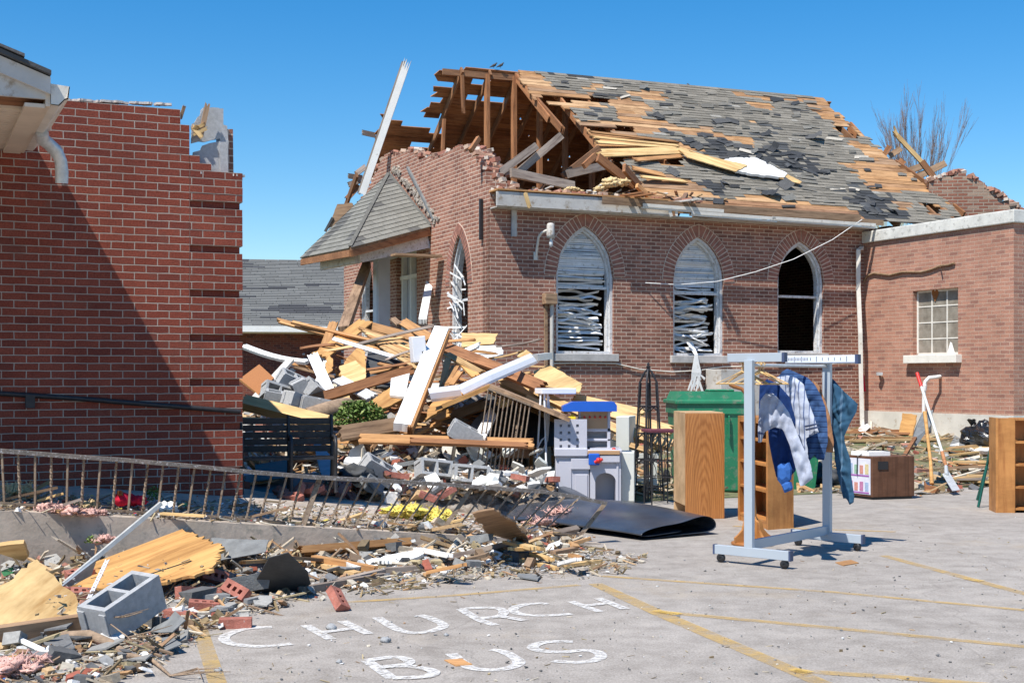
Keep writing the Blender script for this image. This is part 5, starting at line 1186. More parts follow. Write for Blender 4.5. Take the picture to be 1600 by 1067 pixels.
# garments: traced outline on the plane across the rail, filled with a folded double surface
def garment(name, label, cat, outline, plane_pt, n, mat, folds=.03, thick=.09, fdir=(0, 1), seed=0, freq=9, group=None, sub=()):
    n = n.normalized(); pts = [hit(x, y, plane_pt, n) for x, y in outline]
    c = sum(pts, V((0, 0, 0)))/len(pts); xax = Z.cross(n).normalized(); zax = n.cross(xax).normalized()
    if zax.z < 0: zax = -zax
    uv = [((p-c).dot(xax), (p-c).dot(zax)) for p in pts]
    x0, x1 = min(u for u, v in uv), max(u for u, v in uv); y0, y1 = min(v for u, v in uv), max(v for u, v in uv); st = .0125
    nx, ny = int((x1-x0)/st)+2, int((y1-y0)/st)+2
    def dist(u, v):
        best = 9
        for (a, b), (c_, d) in zip(uv, uv[1:]+uv[:1]):
            ex, ey = c_-a, d-b; t = max(0, min(1, ((u-a)*ex+(v-b)*ey)/max(ex*ex+ey*ey, 1e-9))); best = min(best, math.hypot(u-a-ex*t, v-b-ey*t))
        return best
    ins = {}
    def vert(i, j):
        if (i, j) in ins: return ins[(i, j)]
        u, v = x0+i*st, y0+j*st; ok = inpoly(u, v, uv); d = dist(u, v)
        if not ok and d > st*.75: ins[(i, j)] = None; return None
        dd = d if ok else 0
        if not ok:    # snap rim vertices on the outline
            best = 9
            for (a, b), (c_, e) in zip(uv, uv[1:]+uv[:1]):
                ex, ey = c_-a, e-b; t = max(0, min(1, ((u-a)*ex+(v-b)*ey)/max(ex*ex+ey*ey, 1e-9))); h_ = math.hypot(u-a-ex*t, v-b-ey*t)
                if h_ < best: best = h_; q = (a+ex*t, b+ey*t)
            u, v = q
        pf = math.sqrt(min(1, dd/.07))
        al_ = u*fdir[1]-v*fdir[0]
        w_ = v+.35*NZ.noise(V((u*4, v*4, seed+5))); f = folds*(math.sin(al_*freq*6.28+3*NZ.noise(V((u*3, v*3, seed))))*.45+1.1*(.5-abs(NZ.noise(V((al_*freq*1.5, w_*2.2, seed+3))))*2)+.55*(.4-abs(NZ.noise(V((u*13+w_*7, v*8, seed+8))))*2)+.25*NZ.noise(V((u*30, v*24, seed))))
        ins[(i, j)] = (u, v, pf*thick*.5, f*pf); return ins[(i, j)]
    mb = MB(); idx = {}
    base = xax; vs_ = []; uvs = []
    for j in range(ny):
        for i in range(nx):
            q = vert(i, j)
            if q:
                u, v, h_, f = q
                for s_ in (1, -1):
                    idx[(i, j, s_)] = len(vs_); vs_.append(xax*u+zax*v+n*(s_*h_*(1 if s_ < 0 else 1)+f)); uvs.append((u, v))
    fs = []
    for j in range(ny-1):
        for i in range(nx-1):
            k = [(i, j), (i+1, j), (i+1, j+1), (i, j+1)]; k = [q for q in k if (q[0], q[1], 1) in idx]
            if len(k) >= 3:
                fs.append([idx[(a, b, 1)] for a, b in k]); fs.append([idx[(a, b, -1)] for a, b in k][::-1])
    mb.raw(vs_, fs, smooth=True); li = 0
    for f in fs:
        for vi in f: mb.uv[li] = uvs[vi]; li += 1
    o = mb.build(name, mat, mat4=Matrix.Translation(c), label=label, cat=cat, group=group)
    for (nm, ol, m2, off) in sub:
        p2 = [hit(x, y, plane_pt-n*off, n)-c for x, y in ol]; m_ = MB(); cc = sum(p2, V((0, 0, 0)))/len(p2); p3 = []
        for i, p in enumerate(p2):
            q = p2[(i+1) % len(p2)]
            for k in range(4): p3.append(p.lerp(q, k/4))
        inner = [cc.lerp(p, .55)-n*.02 for p in p3]
        for i in range(len(p3)): j = (i+1) % len(p3); m_.poly([p3[i], p3[j], inner[j], inner[i]], smooth=True)
        m_.poly(inner, smooth=True); m_.prism(p3, n*.03); m_.build(nm, m2, parent=o)
    return o
c9 = lambda l: [(1140+x/4.267, 550+y/4.267) for x, y in l]
def rp_(u, z=1.2): q = Am.lerp(Bm, u); return V((q.x, q.y, z))
garment('jeans', 'blue jeans hanging by the waist from the far end of the rack', 'jeans', c9([(645, 145), (700, 190), (760, 260), (855, 345), (845, 400), (805, 470), (765, 560), (770, 610), (808, 720), (812, 830), (832, 960), (828, 1000), (800, 1018), (780, 975), (757, 975), (730, 860), (705, 740), (695, 640), (672, 520), (648, 400), (635, 280)]), rp_(1.04), rl, 'denim', .032, .04, (.18, 1), 1, 9)
garment('brown_shirt', 'brown garment mostly hidden behind the blue jacket', 'shirt', c9([(560, 190), (600, 230), (640, 330), (670, 430), (695, 600), (690, 670), (640, 665), (600, 500), (570, 300)]), rp_(.92), rl, 'brownfab', .02, .06, (0, 1), 2)
garment('blue_jacket', 'bright blue pinstriped jacket hanging behind the striped shirt', 'jacket', c9([(315, 175), (350, 130), (385, 110), (430, 130), (520, 170), (570, 220), (610, 290), (640, 370), (652, 480), (655, 600), (640, 670), (630, 720), (580, 715), (575, 665), (560, 690), (525, 740), (500, 700), (470, 500), (420, 300), (330, 220)]), rp_(.70), rl, 'bluejacket', .026, .03, (-.2, 1), 3, 10)
garment('striped_shirt', 'pale shirt with dark stripes and banded cuff', 'shirt', c9([(300, 170), (385, 155), (440, 170), (495, 215), (515, 300), (560, 420), (595, 535), (560, 550), (520, 568), (500, 540), (520, 640), (525, 700), (518, 740), (480, 700), (420, 560), (370, 420), (320, 300)]), rp_(.52), rl, 'stripe', .026, .03, (.15, 1), 4, 10,
        sub=[('cuff_band', c9([(500, 490), (583, 472), (586, 482), (503, 502)]), 'navy', .075), ('cuff_band', c9([(504, 512), (588, 494), (591, 505), (508, 524)]), 'navy', .075)])
garment('navy_jacket', 'navy jacket with one sleeve hanging low under the pale shirt', 'jacket', c9([(200, 215), (250, 180), (320, 210), (400, 300), (440, 450), (440, 640), (440, 790), (405, 830), (400, 880), (350, 880), (310, 830), (285, 720), (262, 600), (255, 500), (195, 380)]), rp_(.36), rl, 'navyjacket', .024, .03, (0, 1), 5, 9,
        sub=[('sleeve_end', c9([(315, 760), (345, 740), (365, 750), (390, 735), (405, 780), (400, 850), (370, 880), (345, 885), (318, 850)]), 'cuff', .07), ('cuff', c9([(345, 885), (370, 865), (400, 865), (410, 905), (405, 920), (365, 937)]), 'cuff', .07)])
garment('pale_shirt', 'pale grey long-sleeved shirt hanging nearest on the rack', 'shirt', c9([(205, 320), (240, 275), (290, 275), (345, 330), (395, 400), (430, 490), (480, 610), (540, 740), (557, 840), (495, 890), (470, 893), (440, 770), (400, 620), (355, 515), (300, 500), (230, 535), (215, 600), (190, 605), (188, 520), (195, 400)]), rp_(.20), rl, 'shirt', .022, .03, (-.35, 1), 6, 10,
        sub=[('cuff_band', c9([(192, 535), (222, 542), (220, 552), (191, 546)]), 'navy', .07)])
garment('light_sleeve', 'light sleeve showing on the near side of the front upright', 'shirt', c9([(130, 390), (165, 380), (165, 560), (140, 620), (112, 565), (118, 470)]), rp_(.12), rl, 'stripe', .01, .05, (0, 1), 7)
def hanger(c, col='brass', lbl='', ang=0.0, wid=.42):
    d = (ad_*math.cos(ang)+rl*math.sin(ang)); mb = MB(); top = V((c.x, c.y, HT-.05))
    hk = [top+d*.0+V((0, 0, -.06)), top+V((0, 0, -.02)), top+d*.02+V((0, 0, .0)), top+V((0, 0, .02)), top-d*.022+V((0, 0, .0))]
    mb.tube(hk, .005, 5); s0 = top+V((0, 0, -.06)); mb.tube([s0, s0+d*wid/2+V((0, 0, -.10)), s0-d*wid/2+V((0, 0, -.10)), s0], .008, 5)
    return mb.build('hanger', 'plypale', label=lbl, cat='hanger', group='wire hangers crowded at the near end of the rack')
for i, (u, an) in enumerate(((.04, .5), (.06, -.3), (.08, .1), (.11, .7), (.13, -.1), (.16, .3))):
    hanger(Am.lerp(Bm, u)-ad_*(.10 if i < 3 else 0), lbl='empty wire hanger crowded among others at the near end of the rail', ang=an)
# ---- simple frontal frames: local x right, y away, z up, metres; s = pixels per metre at that depth
class FR:
    def __init__(s, px, py, rot=0, gz=None):
        p = G(px, py); s.o = p; s.k = F/p.y; s.px = px; s.py = py; s.m = Matrix.Translation(p) @ Matrix.Rotation(rot, 4, 'Z'); s.c = math.cos(rot)
    def x(s, px): return (px-s.px)/s.k/s.c
    def z(s, py): return (s.py-py)/s.k
    def b(s, mb, x0, y0, x1, y1, d0, d1, mi=0): mb.box((s.x(min(x0, x1)), d0, s.z(max(y0, y1))), (s.x(max(x0, x1)), d1, s.z(min(y0, y1))), mi)
# cabinet on end
f = FR(1101, 811, -.62)
cab = thing('wood_cabinet', 'oak-veneered cabinet standing on the lot with its raw side towards the wreckage', 'cabinet', mat4=Matrix.Translation(G(1101, 811)) @ Matrix.Rotation(R(0), 4, 'Z'))
c0 = G(1071, 811); c1 = G(1132, 810); c2 = G(1053, 797); hgt_ = 1.12
fd = (c1-c0).normalized(); bd_ = V((-.05, .62, 0))
mb = MB(); q = lambda a, b, z: c0+fd*a+bd_*b+Z*z-cab.location; Wd = (c1-c0).length
def hexa(mb, a0, a1, b0, b1, z0, z1, mi=0):
    vs_ = [q(a, b, z) for z in (z0, z1) for b in (b0, b1) for a in (a0, a1)]; mb.raw(vs_, [(0, 2, 3, 1), (4, 5, 7, 6), (0, 1, 5, 4), (2, 6, 7, 3), (0, 4, 6, 2), (1, 3, 7, 5)], mi)
hexa(mb, 0, Wd, 0, .03, 0, hgt_); mb.build('side_panel', 'oak', parent=cab, bevel=.002)
mb = MB(); hexa(mb, .0, Wd-.01, .033, 1, .14, hgt_+.012); hexa(mb, .12, Wd-.01, .04, 1, 0, .14); hexa(mb, 0, Wd, .97, 1.0, 0, .13); mb.build('carcass', 'oakpale', parent=cab, bevel=.003)
# bookshelf behind the rack
b0_, b1_, b2_ = G(1153, 812), G(1200, 828), G(1240, 825)
bk = thing('bookshelf', 'orange wooden bookshelf with open shelves standing behind the clothes rack', 'bookshelf', loc=tuple(b1_))
ex_, ey_ = (b0_-b1_), (b2_-b1_); H_ = 1.10
q = lambda a, b, z: ex_*a+ey_*b+Z*z
for a0, a1, b0, b1, z0, z1, nm in ((0, 1, .94, 1, 0, H_, 'back_panel'), (0, .06, 0, .93, 0, H_, 'side_panel'), (.94, 1, 0, .93, 0, H_, 'side_panel'), (.061, .939, 0, .93, 1.04, H_-.001, 'top_panel')):
    mb = MB(); hexa(mb, a0, a1, b0, b1, z0, z1); mb.build(nm, 'shelf', parent=bk)
for z in (.06, .36, .62, .86): mb = MB(); hexa(mb, .061, .939, .02, .93, z, z+.025); mb.build('shelf', 'shelf', parent=bk)
mb = MB(); hexa(mb, .061, .939, .03, .05, 0, .06); mb.build('plinth', 'shelf', parent=bk)
# coat stand foot
cs0 = G(1176, 851); cst = thing('coat_stand', 'orange-stained wooden coat stand with scrolled feet on a round base', 'coat stand', loc=tuple(cs0))
mb = MB(); mb.lathe([(0, 0), (.19, 0), (.195, .02), (.17, .03), (0, .03)], n=24); mb.build('round_base', 'seatbrown', parent=cst)
for a in (0, 1.57, 3.14, 4.71):
    mb = MB(); pr2 = [(.03, .03), (.185, .03), (.19, .07), (.15, .10), (.11, .14), (.09, .21), (.05, .23), (.03, .26)]; rm = Matrix.Rotation(a+.4, 4, 'Z')
    mb.prism([rm @ V((x, -.012, z)) for x, z in pr2], rm.to_3x3() @ V((0, .024, 0))); mb.build('foot', 'shelf', parent=cst, bevel=.003)
mb = MB(); mb.lathe([(.03, .03), (.035, .3), (.022, .45), (.03, .6), (.02, .8), (.028, 1.1), (.02, 1.35), (.02, 1.40), (0, 1.41)], n=12); mb.build('pole', 'shelf', parent=cst)
mb = MB(); mb.tube([(0, 0, 1.34), (-.06, 0, 1.36), (-.10, 0, 1.40), (-.17, 0, 1.42), (-.21, 0, 1.44)], [.02, .022, .016, .018, .014], 8); mb.build('hook_arm', 'seatbrown', parent=cst)
# green wheelie bin
f = FR(1113, 771, .05); bn = thing('wheelie_bin', 'big green lidded wheelie bin streaked with grey dust', 'bin', mat4=f.m)
w0_, w1_ = .46, .37; d0_, d1_ = .45, .35; zt2 = f.z(632)
mb = MB(); zz = [0.02, .04, zt2-.12, zt2-.12, zt2]; ww = [(w1_, d1_), (w1_+.01, d1_+.01), (w0_-.02, d0_-.02), (w0_, d0_), (w0_, d0_)]
rgs = [[V((sx*a, .42+sy*b, z)) for sx, sy in ((-1, -1), (-.9, -1), (.9, -1), (1, -1), (1, 1), (-1, 1))] for z, (a, b) in zip(zz, ww)]
for a, b in zip(rgs, rgs[1:]):
    for k in range(6): mb.poly([a[k], a[(k+1) % 6], b[(k+1) % 6], b[k]])
mb.poly(rgs[0][::-1]); mb.poly(rgs[-1])
for x in (-.38, -.1, .2): mb.box((x, -.06, zt2-.45), (x+.018, -.01, zt2-.14))
mb.build('bin_body', 'green', parent=bn, bevel=.012)
mb = MB(); zt3 = f.z(612); mb.box((-w0_-.03, -.06, zt2+.002), (w0_+.03, .92, zt2+.06)); mb.prism([(-w0_, -.02, zt2+.06), (w0_, -.02, zt2+.06), (w0_-.06, .0, zt3), (-w0_+.05, .0, zt3)], (0, .85, 0)); mb.box((-.04, .05, zt3), (.30, .3, zt3+.03)); mb.build('lid', 'green', parent=bn, bevel=.015)
for x in (-.46, .46): mb = MB(); mb.lathe([(0, -.03), (.12, -.03), (.13, 0), (.12, .03), (0, .03)], (x, .80, .13), 18, axis=V((1, 0, 0))); mb.build('wheel', 'black', parent=bn)
mb = MB(); mb.tube([(-.36, .95, zt2+.03), (.36, .95, zt2+.03)], .02); mb.build('handle', 'green', parent=bn)
# second bin lower right shows between the clothes
f = FR(1262, 765, .1)
mb = MB(); mb.prism([(-.42, -.02, .45), (.16, -.02, .45), (.22, -.04, .75), (-.46, -.04, .75)], (0, .6, 0)); mb.prism([(-.34, .0, .0), (.10, .0, .0), (.15, -.01, .449), (-.41, -.01, .449)], (0, .5, 0)); mb.build('recycling_tub', 'green', mat4=f.m, label='dusty green plastic tub standing beyond the clothes on the rack', cat='tub', bevel=.02)
# garden obelisk trellis
f = FR(1013, 782, .5); ob = thing('garden_obelisk', 'tall tapering black wrought iron garden obelisk', 'trellis', mat4=f.m); Ht = f.z(598)
mb = MB(); wb = .135; wt = .075; cs_ = [(-1, -1), (1, -1), (1, 1), (-1, 1)]; 
for sx, sy in cs_:
    mb.tube([(sx*wb, sy*wb, 0), (sx*(wb+wt)/2, sy*(wb+wt)/2, Ht*.5), (sx*wt, sy*wt, Ht), (sx*.03, sy*.03, Ht+.13), (0, 0, Ht+.17)], .014, 6)
    k = .72; mb.tube([(sx*wb*k, sy*wb, 0), (sx*wt*k, sy*wt, Ht)], .007, 5)
mb.build('frame', 'iron', parent=ob)
mb = MB()
for u in (.12, .35, .57, .8):
    mb = MB(); h_ = Ht*u; r_ = wb+(wt-wb)*u
    for (a, b), (c, d) in zip(cs_, cs_[1:]+cs_[:1]): mb.tube([(a*r_, b*r_, h_), (c*r_, d*r_, h_)], .009, 5); mb.tube([(a*r_, b*r_, h_-.07), ((a+c)/2*r_, (b+d)/2*r_, h_-.01), (c*r_, d*r_, h_-.07)], .006, 5)
    mb.build('cross_ring', 'iron', parent=ob)
mb = MB(); mb.lathe([(.0, .0), (.012, .01), (.03, .03), (.012, .055), (.02, .07), (0, .09)], (0, 0, Ht+.16), 10); mb.build('finial', 'iron', parent=ob)
# wrought-iron plant stand with dark red top
f = FR(1037, 790, .2); ps = thing('iron_plant_stand', 'wrought iron stand with a dark red top beside the obelisk', 'plant stand', mat4=f.m)
hz = f.z(676); xl, xr = f.x(1018), f.x(1056)
mb = MB(); mb.box((xl-.03, -.03, hz), (xr+.03, .33, hz+.035)); mb.build('table_top', simple('dark_red_top', (.13, .03, .045), .6), parent=ps, bevel=.006)
for x, y in ((xl, 0), (xr, 0), (xl, .3), (xr, .3)): mb = MB(); mb.tube([(x, y, 0), (x, y, hz)], .009, 6); mb.build('leg', 'iron', parent=ps)
mb = MB()
for z in (.33, .52): mb.tube([(xl, 0, z), (xr, 0, z)], .007, 5); mb.tube([(xl, .3, z), (xr, .3, z)], .007, 5); mb.tube([(xl, 0, z), (xl, .3, z)], .007, 5); mb.tube([(xr, 0, z), (xr, .3, z)], .007, 5)
for i in range(4):
    x = xl+(xr-xl)*(i+.5)/4; mb.tube([(x+.02*math.sin(k*1.3+i), .0, .33+k*.055) for k in range(10)], .005, 5); mb.tube([(x, .3, .05), (x, .3, hz)], .004, 5)
mb.build('scrollwork', 'iron', parent=ps)
# toy workbench
f = FR(925, 790, 0.0); tw = thing('toy_workbench', "child's grey plastic toy workbench with a blue canopy and red vice", 'toy workbench', mat4=f.m); bx = f.b
mb = MB(); bx(mb, 868, 712, 921, 782, .0, .34); bx(mb, 868, 782, 880, 790, .0, .3); bx(mb, 906, 782, 921, 790, .0, .3); lf = mb.build('left_cupboard', 'toy', parent=tw, bevel=.015)
mb = MB(); bx(mb, 873, 720, 893, 776, -.012, -.001); bx(mb, 899, 741, 918, 784, -.012, -.001); bx(mb, 892, 716, 922, 733, -.03, -.001); mb.build('cupboard_door', 'toy', parent=lf, bevel=.008)
mb = MB()     # right arched half
ax0, ax1, az0, az1 = f.x(922), f.x(970), 0, f.z(700); ox0, ox1 = f.x(930), f.x(962); n_ = 12; zc = f.z(752)
arcp = [V((ox0, -.01, 0))]+[V(((ox0+ox1)/2-(ox1-ox0)/2*math.cos(math.pi*i/n_), -.01, zc+.10*math.sin(math.pi*i/n_))) for i in range(n_+1)]+[V((ox1, -.01, 0))]
top = [V((ax0, -.01, 0))]+[V((ax0+(ax1-ax0)*i/n_, -.01, az1)) for i in range(n_+1)]+[V((ax1, -.01, 0))]
for a, b, c, d in zip(arcp, arcp[1:], top, top[1:]):
    mb.poly([a, b, d, c]); mb.poly([a, b, b+V((0, .32, 0)), a+V((0, .32, 0))]); mb.poly([c, d, d+V((0, .32, 0)), c+V((0, .32, 0))])
bx(mb, 922, 700, 970, 788, .32, .34); bx(mb, 963, 702, 966, 790, -.025, .0); mb.build('right_stand', 'toy', parent=tw)
for k in range(6): pass
mb = MB(); bx(mb, 866, 702, 972, 708, -.04, .36); bx(mb, 866, 700, 918, 713, -.045, .0); mb.build('worktop', 'toy', parent=tw, bevel=.012)
mb = MB(); bx(mb, 918, 703.5, 968, 710, -.06, .2); mb.build('tan_strip', 'tan', parent=tw, bevel=.006)
mb = MB(); bx(mb, 936, 711, 968, 722, -.05, -.005); mb.build('tool_tray', 'toy', parent=tw, bevel=.006)
# perforated fold-up panel
mb = MB(); X0, X1, Z0, Z1 = f.x(866), f.x(917), f.z(710), f.z(655); xs = [X0]; 
for c_ in (876, 889, 902): xs += [f.x(c_-1.8), f.x(c_+2.2)]
xs.append(X1); zs_ = [Z0]
for r_ in (697, 687, 676, 665): zs_ += [f.z(r_+2.2), f.z(r_-2.2)]
zs_.append(Z1)
cellbox(mb, xs, zs_, -.03, .0, {(i, j) for i in (1, 3, 5) for j in (1, 3, 5, 7)}, Matrix.Translation((0, -.02, 0)) @ Matrix.Rotation(R(90), 4, 'X')); pn = mb.build('pegboard_panel', 'toy', parent=tw)
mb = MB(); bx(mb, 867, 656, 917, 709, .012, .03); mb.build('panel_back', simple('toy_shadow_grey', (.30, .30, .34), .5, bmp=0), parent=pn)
mb = MB(); bx(mb, 905, 640, 910, 706, .12, .30); bx(mb, 950, 640, 955, 706, .12, .30); bx(mb, 905, 669, 955, 675, .12, .32); bx(mb, 905, 686, 955, 690, .12, .32); bx(mb, 910, 640, 950, 706, .30, .32); mb.build('tool_rack', 'toy', parent=tw, bevel=.006)
mb = MB(); bx(mb, 908, 643, 950, 670, .105, .12); pbd = mb.build('pegboard', 'tan', parent=tw)
mb = MB()
for i in range(5): mb.lathe([(0, 0), (.014, 0), (.014, .02), (0, .02)], (f.x(914+i*8.2), .105, f.z(652)), 8, axis=V((0, -1, 0)))
mb.build('red_pegs', 'red', parent=pbd)
mb = MB(); zb2, zt4 = f.z(643), f.z(628); xa, xb = f.x(879), f.x(964)
mb.prism([(xa, 0, zb2-.0), (xa, 0, zb2+.06), (xa+.12, 0, zt4), (xb-.03, 0, zt4), (xb, 0, zb2+.07), (xb, 0, zb2)], (0, .42, 0)); mb.build('blue_canopy', 'blue', parent=tw, bevel=.015)
mb = MB(); bx(mb, 919, 708, 936, 726, -.12, -.045); mb.build('blue_vice', 'blue', parent=tw, bevel=.012)
mb = MB(); mb.lathe([(0, -.02), (.03, -.02), (.034, 0), (.03, .02), (0, .02)], (f.x(934), -.16, f.z(718)), 12, axis=V((1, -.4, 0))); mb.tube([(f.x(928), -.14, f.z(721)), (f.x(940), -.17, f.z(716))], .018, 8); mb.build('red_knob', 'red', parent=tw); mb = MB(); mb.lathe([(0, -.02), (.026, -.01), (.026, .02), (0, .03)], (f.x(959), .0, f.z(703)), 10); mb.build('red_knob', 'red', parent=tw)
mb = MB(); mb.box((f.x(886), .02, f.z(656)), (f.x(900), .1, f.z(651))); mb.lathe([(0, 0), (.025, 0), (.02, .03), (0, .035)], (f.x(894), .06, f.z(652)), 10); mb.build('yellow_tool', 'yellowp', parent=tw, bevel=.008)
# cream cabinets behind it
f = FR(978, 785, -.25); mb = MB(); f.b(mb, 955, 652, 976, 780, .35, .85); mb.build('cream_cabinet', 'cream', mat4=f.m, label='tall pale cream cabinet just behind the toy workbench', cat='cabinet', bevel=.01)
f = FR(975, 789, -.1); mb = MB(); f.b(mb, 970, 707, 991, 784, .05, .5); f.b(mb, 971, 784, 991, 788, .1, .45); mb.build('low_cabinet', 'cream', mat4=f.m, label='low pale cream cabinet against the right side of the toy workbench', cat='cabinet', bevel=.008)
f = FR(1012, 768, .1); tv = thing('wooden_frame', 'pale open wooden frame standing behind the obelisk', 'frame', mat4=f.m)
for nm, b_ in (('upright', (990, 712, 994, 768)), ('upright', (1020, 710, 1027, 768)), ('rail', (988, 709, 1029, 716)), ('rail', (994, 748, 1020, 752))):
    mb = MB(); f.b(mb, *b_, 0, .12); mb.build(nm, 'cream', parent=tv)
# white folding walker frame
f = FR(845, 788, .25); wf = thing('step_stool_frame', 'white tubular folding step stool standing by the toy workbench', 'step stool', mat4=f.m)
z_ = f.z; 
for x0, y0_, x1, y1_ in ((835, .0, 853, .22), (846, -.25, 857, .18), (868, .45, 866, .28)):
    mb = MB(); mb.tube([(f.x(x0), y0_, 0 if x0 < 860 else .15), (f.x(x1), y1_, z_(614))], .012, 8); mb.build('leg', 'enamel', parent=wf)
mb = MB(); mb.box((f.x(850), .10, z_(616)), (f.x(905), .42, z_(607))); mb.build('top_tray', 'enamel', parent=wf, bevel=.008)
mb = MB(); mb.tube([(f.x(868), .3, z_(620)), (f.x(869), .3, z_(650)), (f.x(866), .3, z_(690)), (f.x(858), .3, z_(708)), (f.x(843), .2, z_(716))], .012, 8); mb.tube([(f.x(840), .02, z_(700)), (f.x(850), .1, z_(688)), (f.x(862), .2, z_(682))], .01, 8); mb.build('hoop', 'enamel', parent=wf)
# pale basin panel and tabletop beside
f = FR(835, 775, .0)
mb = MB(); pts = [(f.x(a), .45, f.z(b)) for a, b in ((826, 702), (838, 703), (846, 690), (858, 680), (862, 684), (864, 770), (828, 770))]; mb.prism(pts, (0, .3, 0)); mb.build('white_basin', 'cream', mat4=f.m, label='white curved basin casing between the wooden stool and the toy workbench', cat='basin', bevel=.01)
# turned-leg side table
f = FR(808, 782, .15); st_ = thing('side_table', 'small stained pine table with turned legs at the edge of the rubble', 'table', mat4=f.m); zt5 = f.z(704)
mb = MB(); mb.box((f.x(782), -.02, zt5), (f.x(840), .42, zt5+.03)); mb.build('table_top', 'seatbrown', parent=st_, bevel=.006)
mb = MB(); mb.box((f.x(787), .01, zt5-.09), (f.x(828), .03, zt5-.001)); mb.build('apron', 'seatbrown', parent=st_)
for x, y in ((f.x(788), .02), (f.x(842), .1), (f.x(790), .36), (f.x(838), .38)):
    mb = MB(); mb.lathe([(.0, 0), (.014, 0), (.02, .12), (.028, .2), (.016, .23), (.03, .26), (.018, .30), (.028, .36), (.024, zt5-.12), (.03, zt5-.11), (.03, zt5-.002), (0, zt5-.002)], (x, y, 0), 12); mb.build('leg', 'seatbrown', parent=st_)
# mini fridge
f0, f1, f2 = G(1363, 781), G(1429, 779), G(1339, 772)
fr = thing('mini_fridge', 'small walnut-veneered fridge with picture papers on its narrow face', 'fridge', loc=tuple(f0)); ex_, ey_ = f1-f0, (f2-f0)*1.0; HF = .50
ey_ = V((-.22, .42, 0)); q = lambda a, b, z: ex_*a+ey_*b+Z*z
mb = MB(); hexa(mb, 0, 1, 0, 1, .03, HF+.03); mb.build('fridge_body', 'walnut', parent=fr, bevel=.008)
mb = MB(); hexa(mb, .03, .97, .05, .95, 0, .028); mb.build('fridge_base', 'black', parent=fr)
mb = MB(); hexa(mb, .13, .36, -.02, -.001, .37, .47); mb.build('vent_grille', 'black', parent=fr)
mb = MB(); hexa(mb, -.012, -.002, .06, .93, .06, .50); pp = mb.build('paper_sheet', simple('pale_print', (.66, .66, .74), .8, bmp=0), parent=fr)
mb = MB(); rr_ = random.Random(4)
for z0 in (.10, .31):
    for i in range(4):
        b0 = .12+.2*i; mb_c = rr_.choice([(.62, .28, .22), (.35, .45, .62), (.66, .55, .3), (.5, .2, .35), (.3, .5, .35)])
        vs_ = [q(a, b, z) for z in (z0, z0+.10+rr_.uniform(0, .03)) for b in (b0, b0+.13) for a in (-.018, -.013)]; mb.raw(vs_, [(0, 2, 3, 1), (4, 5, 7, 6), (0, 1, 5, 4), (2, 6, 7, 3), (0, 4, 6, 2), (1, 3, 7, 5)], 0, mb_c)
    vs_ = [q(a, b, z) for z in (z0-.03, z0-.012) for b in (.1, .88) for a in (-.018, -.013)]; mb.raw(vs_, [(0, 2, 3, 1), (4, 5, 7, 6), (0, 1, 5, 4), (2, 6, 7, 3), (0, 4, 6, 2), (1, 3, 7, 5)], 0, (.35, .12, .4))
mb.build('printed_pictures', 'chips', parent=pp)
mb = MB(); vs_ = MB(); q2 = lambda a, b, z: V(fr.location)+q(a, b, z)
mb.prism([q2(.05, .2, HF+.033), q2(.55, .2, HF+.033), q2(.62, .9, HF+.033), (q2(.0, .8, HF+.033))], (0, 0, .05)); mb.build('white_tray', 'white', label='white tray lying on top of the small walnut fridge', cat='tray', bevel=.01)
mb = MB(); mb.tube([q2(-.05, .5, .3), q2(-.04, .5, HF+.02), q2(.15, .35, HF+.10), q2(.5, .3, HF+.095), q2(.8, .5, HF+.06), q2(1.03, .3, HF+.04)], .006, 5); mb.build('fridge_cord', 'black', label='black cord draped over the small fridge', cat='cord')
# tools by the annexe wall
tl0 = G(1495, 767); sh = thing('shovel', 'square-bladed shovel with a red grip leaning on the white wall pipe', 'shovel', loc=tuple(tl0))
hd = P(1433, 583, 18.9); a_ = P(1472, 706, 18.0); lk = lambda p: V(p)-sh.location
mb = MB(); mb.tube([lk(hd.lerp(a_, .17)), lk(a_)], .02, 10); mb.build('handle', 'cream', parent=sh)
mb = MB(); mb.tube([lk(hd), lk(hd.lerp(a_, .18))], .025, 10); mb.build('grip', 'red', parent=sh)
mb = MB(); mb.tube([lk(a_), lk(P(1478, 728, 17.8))], .024, 10); mb.build('ferrule', 'brownwood', parent=sh)
mb = MB(); bl0 = [P(1473, 742, 17.6), P(1482, 736, 17.75), P(1486, 742, 17.7), P(1500, 765, 17.2), P(1488, 767, 17.1)]; mb.prism([lk(p) for p in bl0], (0, .02, .01)); mb.tube([lk(P(1478, 728, 17.8)), lk(P(1479, 742, 17.6))], [.022, .03], 8); mb.build('blade', 'metal', parent=sh)
pk0 = G(1456, 766); pk = thing('mattock', 'long-handled mattock with a dark head, standing upright', 'mattock', loc=tuple(pk0)); lk = lambda p: V(p)-pk.location
mb = MB(); mb.tube([lk(P(1445, 643, 17.9)), lk(P(1449, 680, 17.8)), lk(P(1454, 720, 17.6)), lk(P(1456, 756, 17.4))], [.028, .022, .022, .028], 10); mb.build('handle', 'ply', parent=pk)
mb = MB(); hb = P(1456, 760, 17.35); mb.prism([lk(hb+V((x, 0, z))) for x, z in ((-.09, .07), (-.06, .02), (.07, .0), (.10, -.05), (.04, -.09), (-.08, -.06))], (0, .05, 0)); mb.build('head', 'brownwood', parent=pk)
sn = thing('snow_shovel', 'upended grey snow shovel leaning against the wall pipe', 'shovel', loc=tuple(G(1414, 762))); lk = lambda p: V(p)-sn.location
mb = MB(); b_ = [P(1441, 645, 18.8), P(1458, 640, 18.8), P(1454, 665, 18.5), P(1431, 698, 18.1), P(1424, 690, 18.1), P(1430, 668, 18.4)]; mb.prism([lk(p) for p in b_], (.01, .025, 0)); mb.build('blade', 'greyfelt', parent=sn)
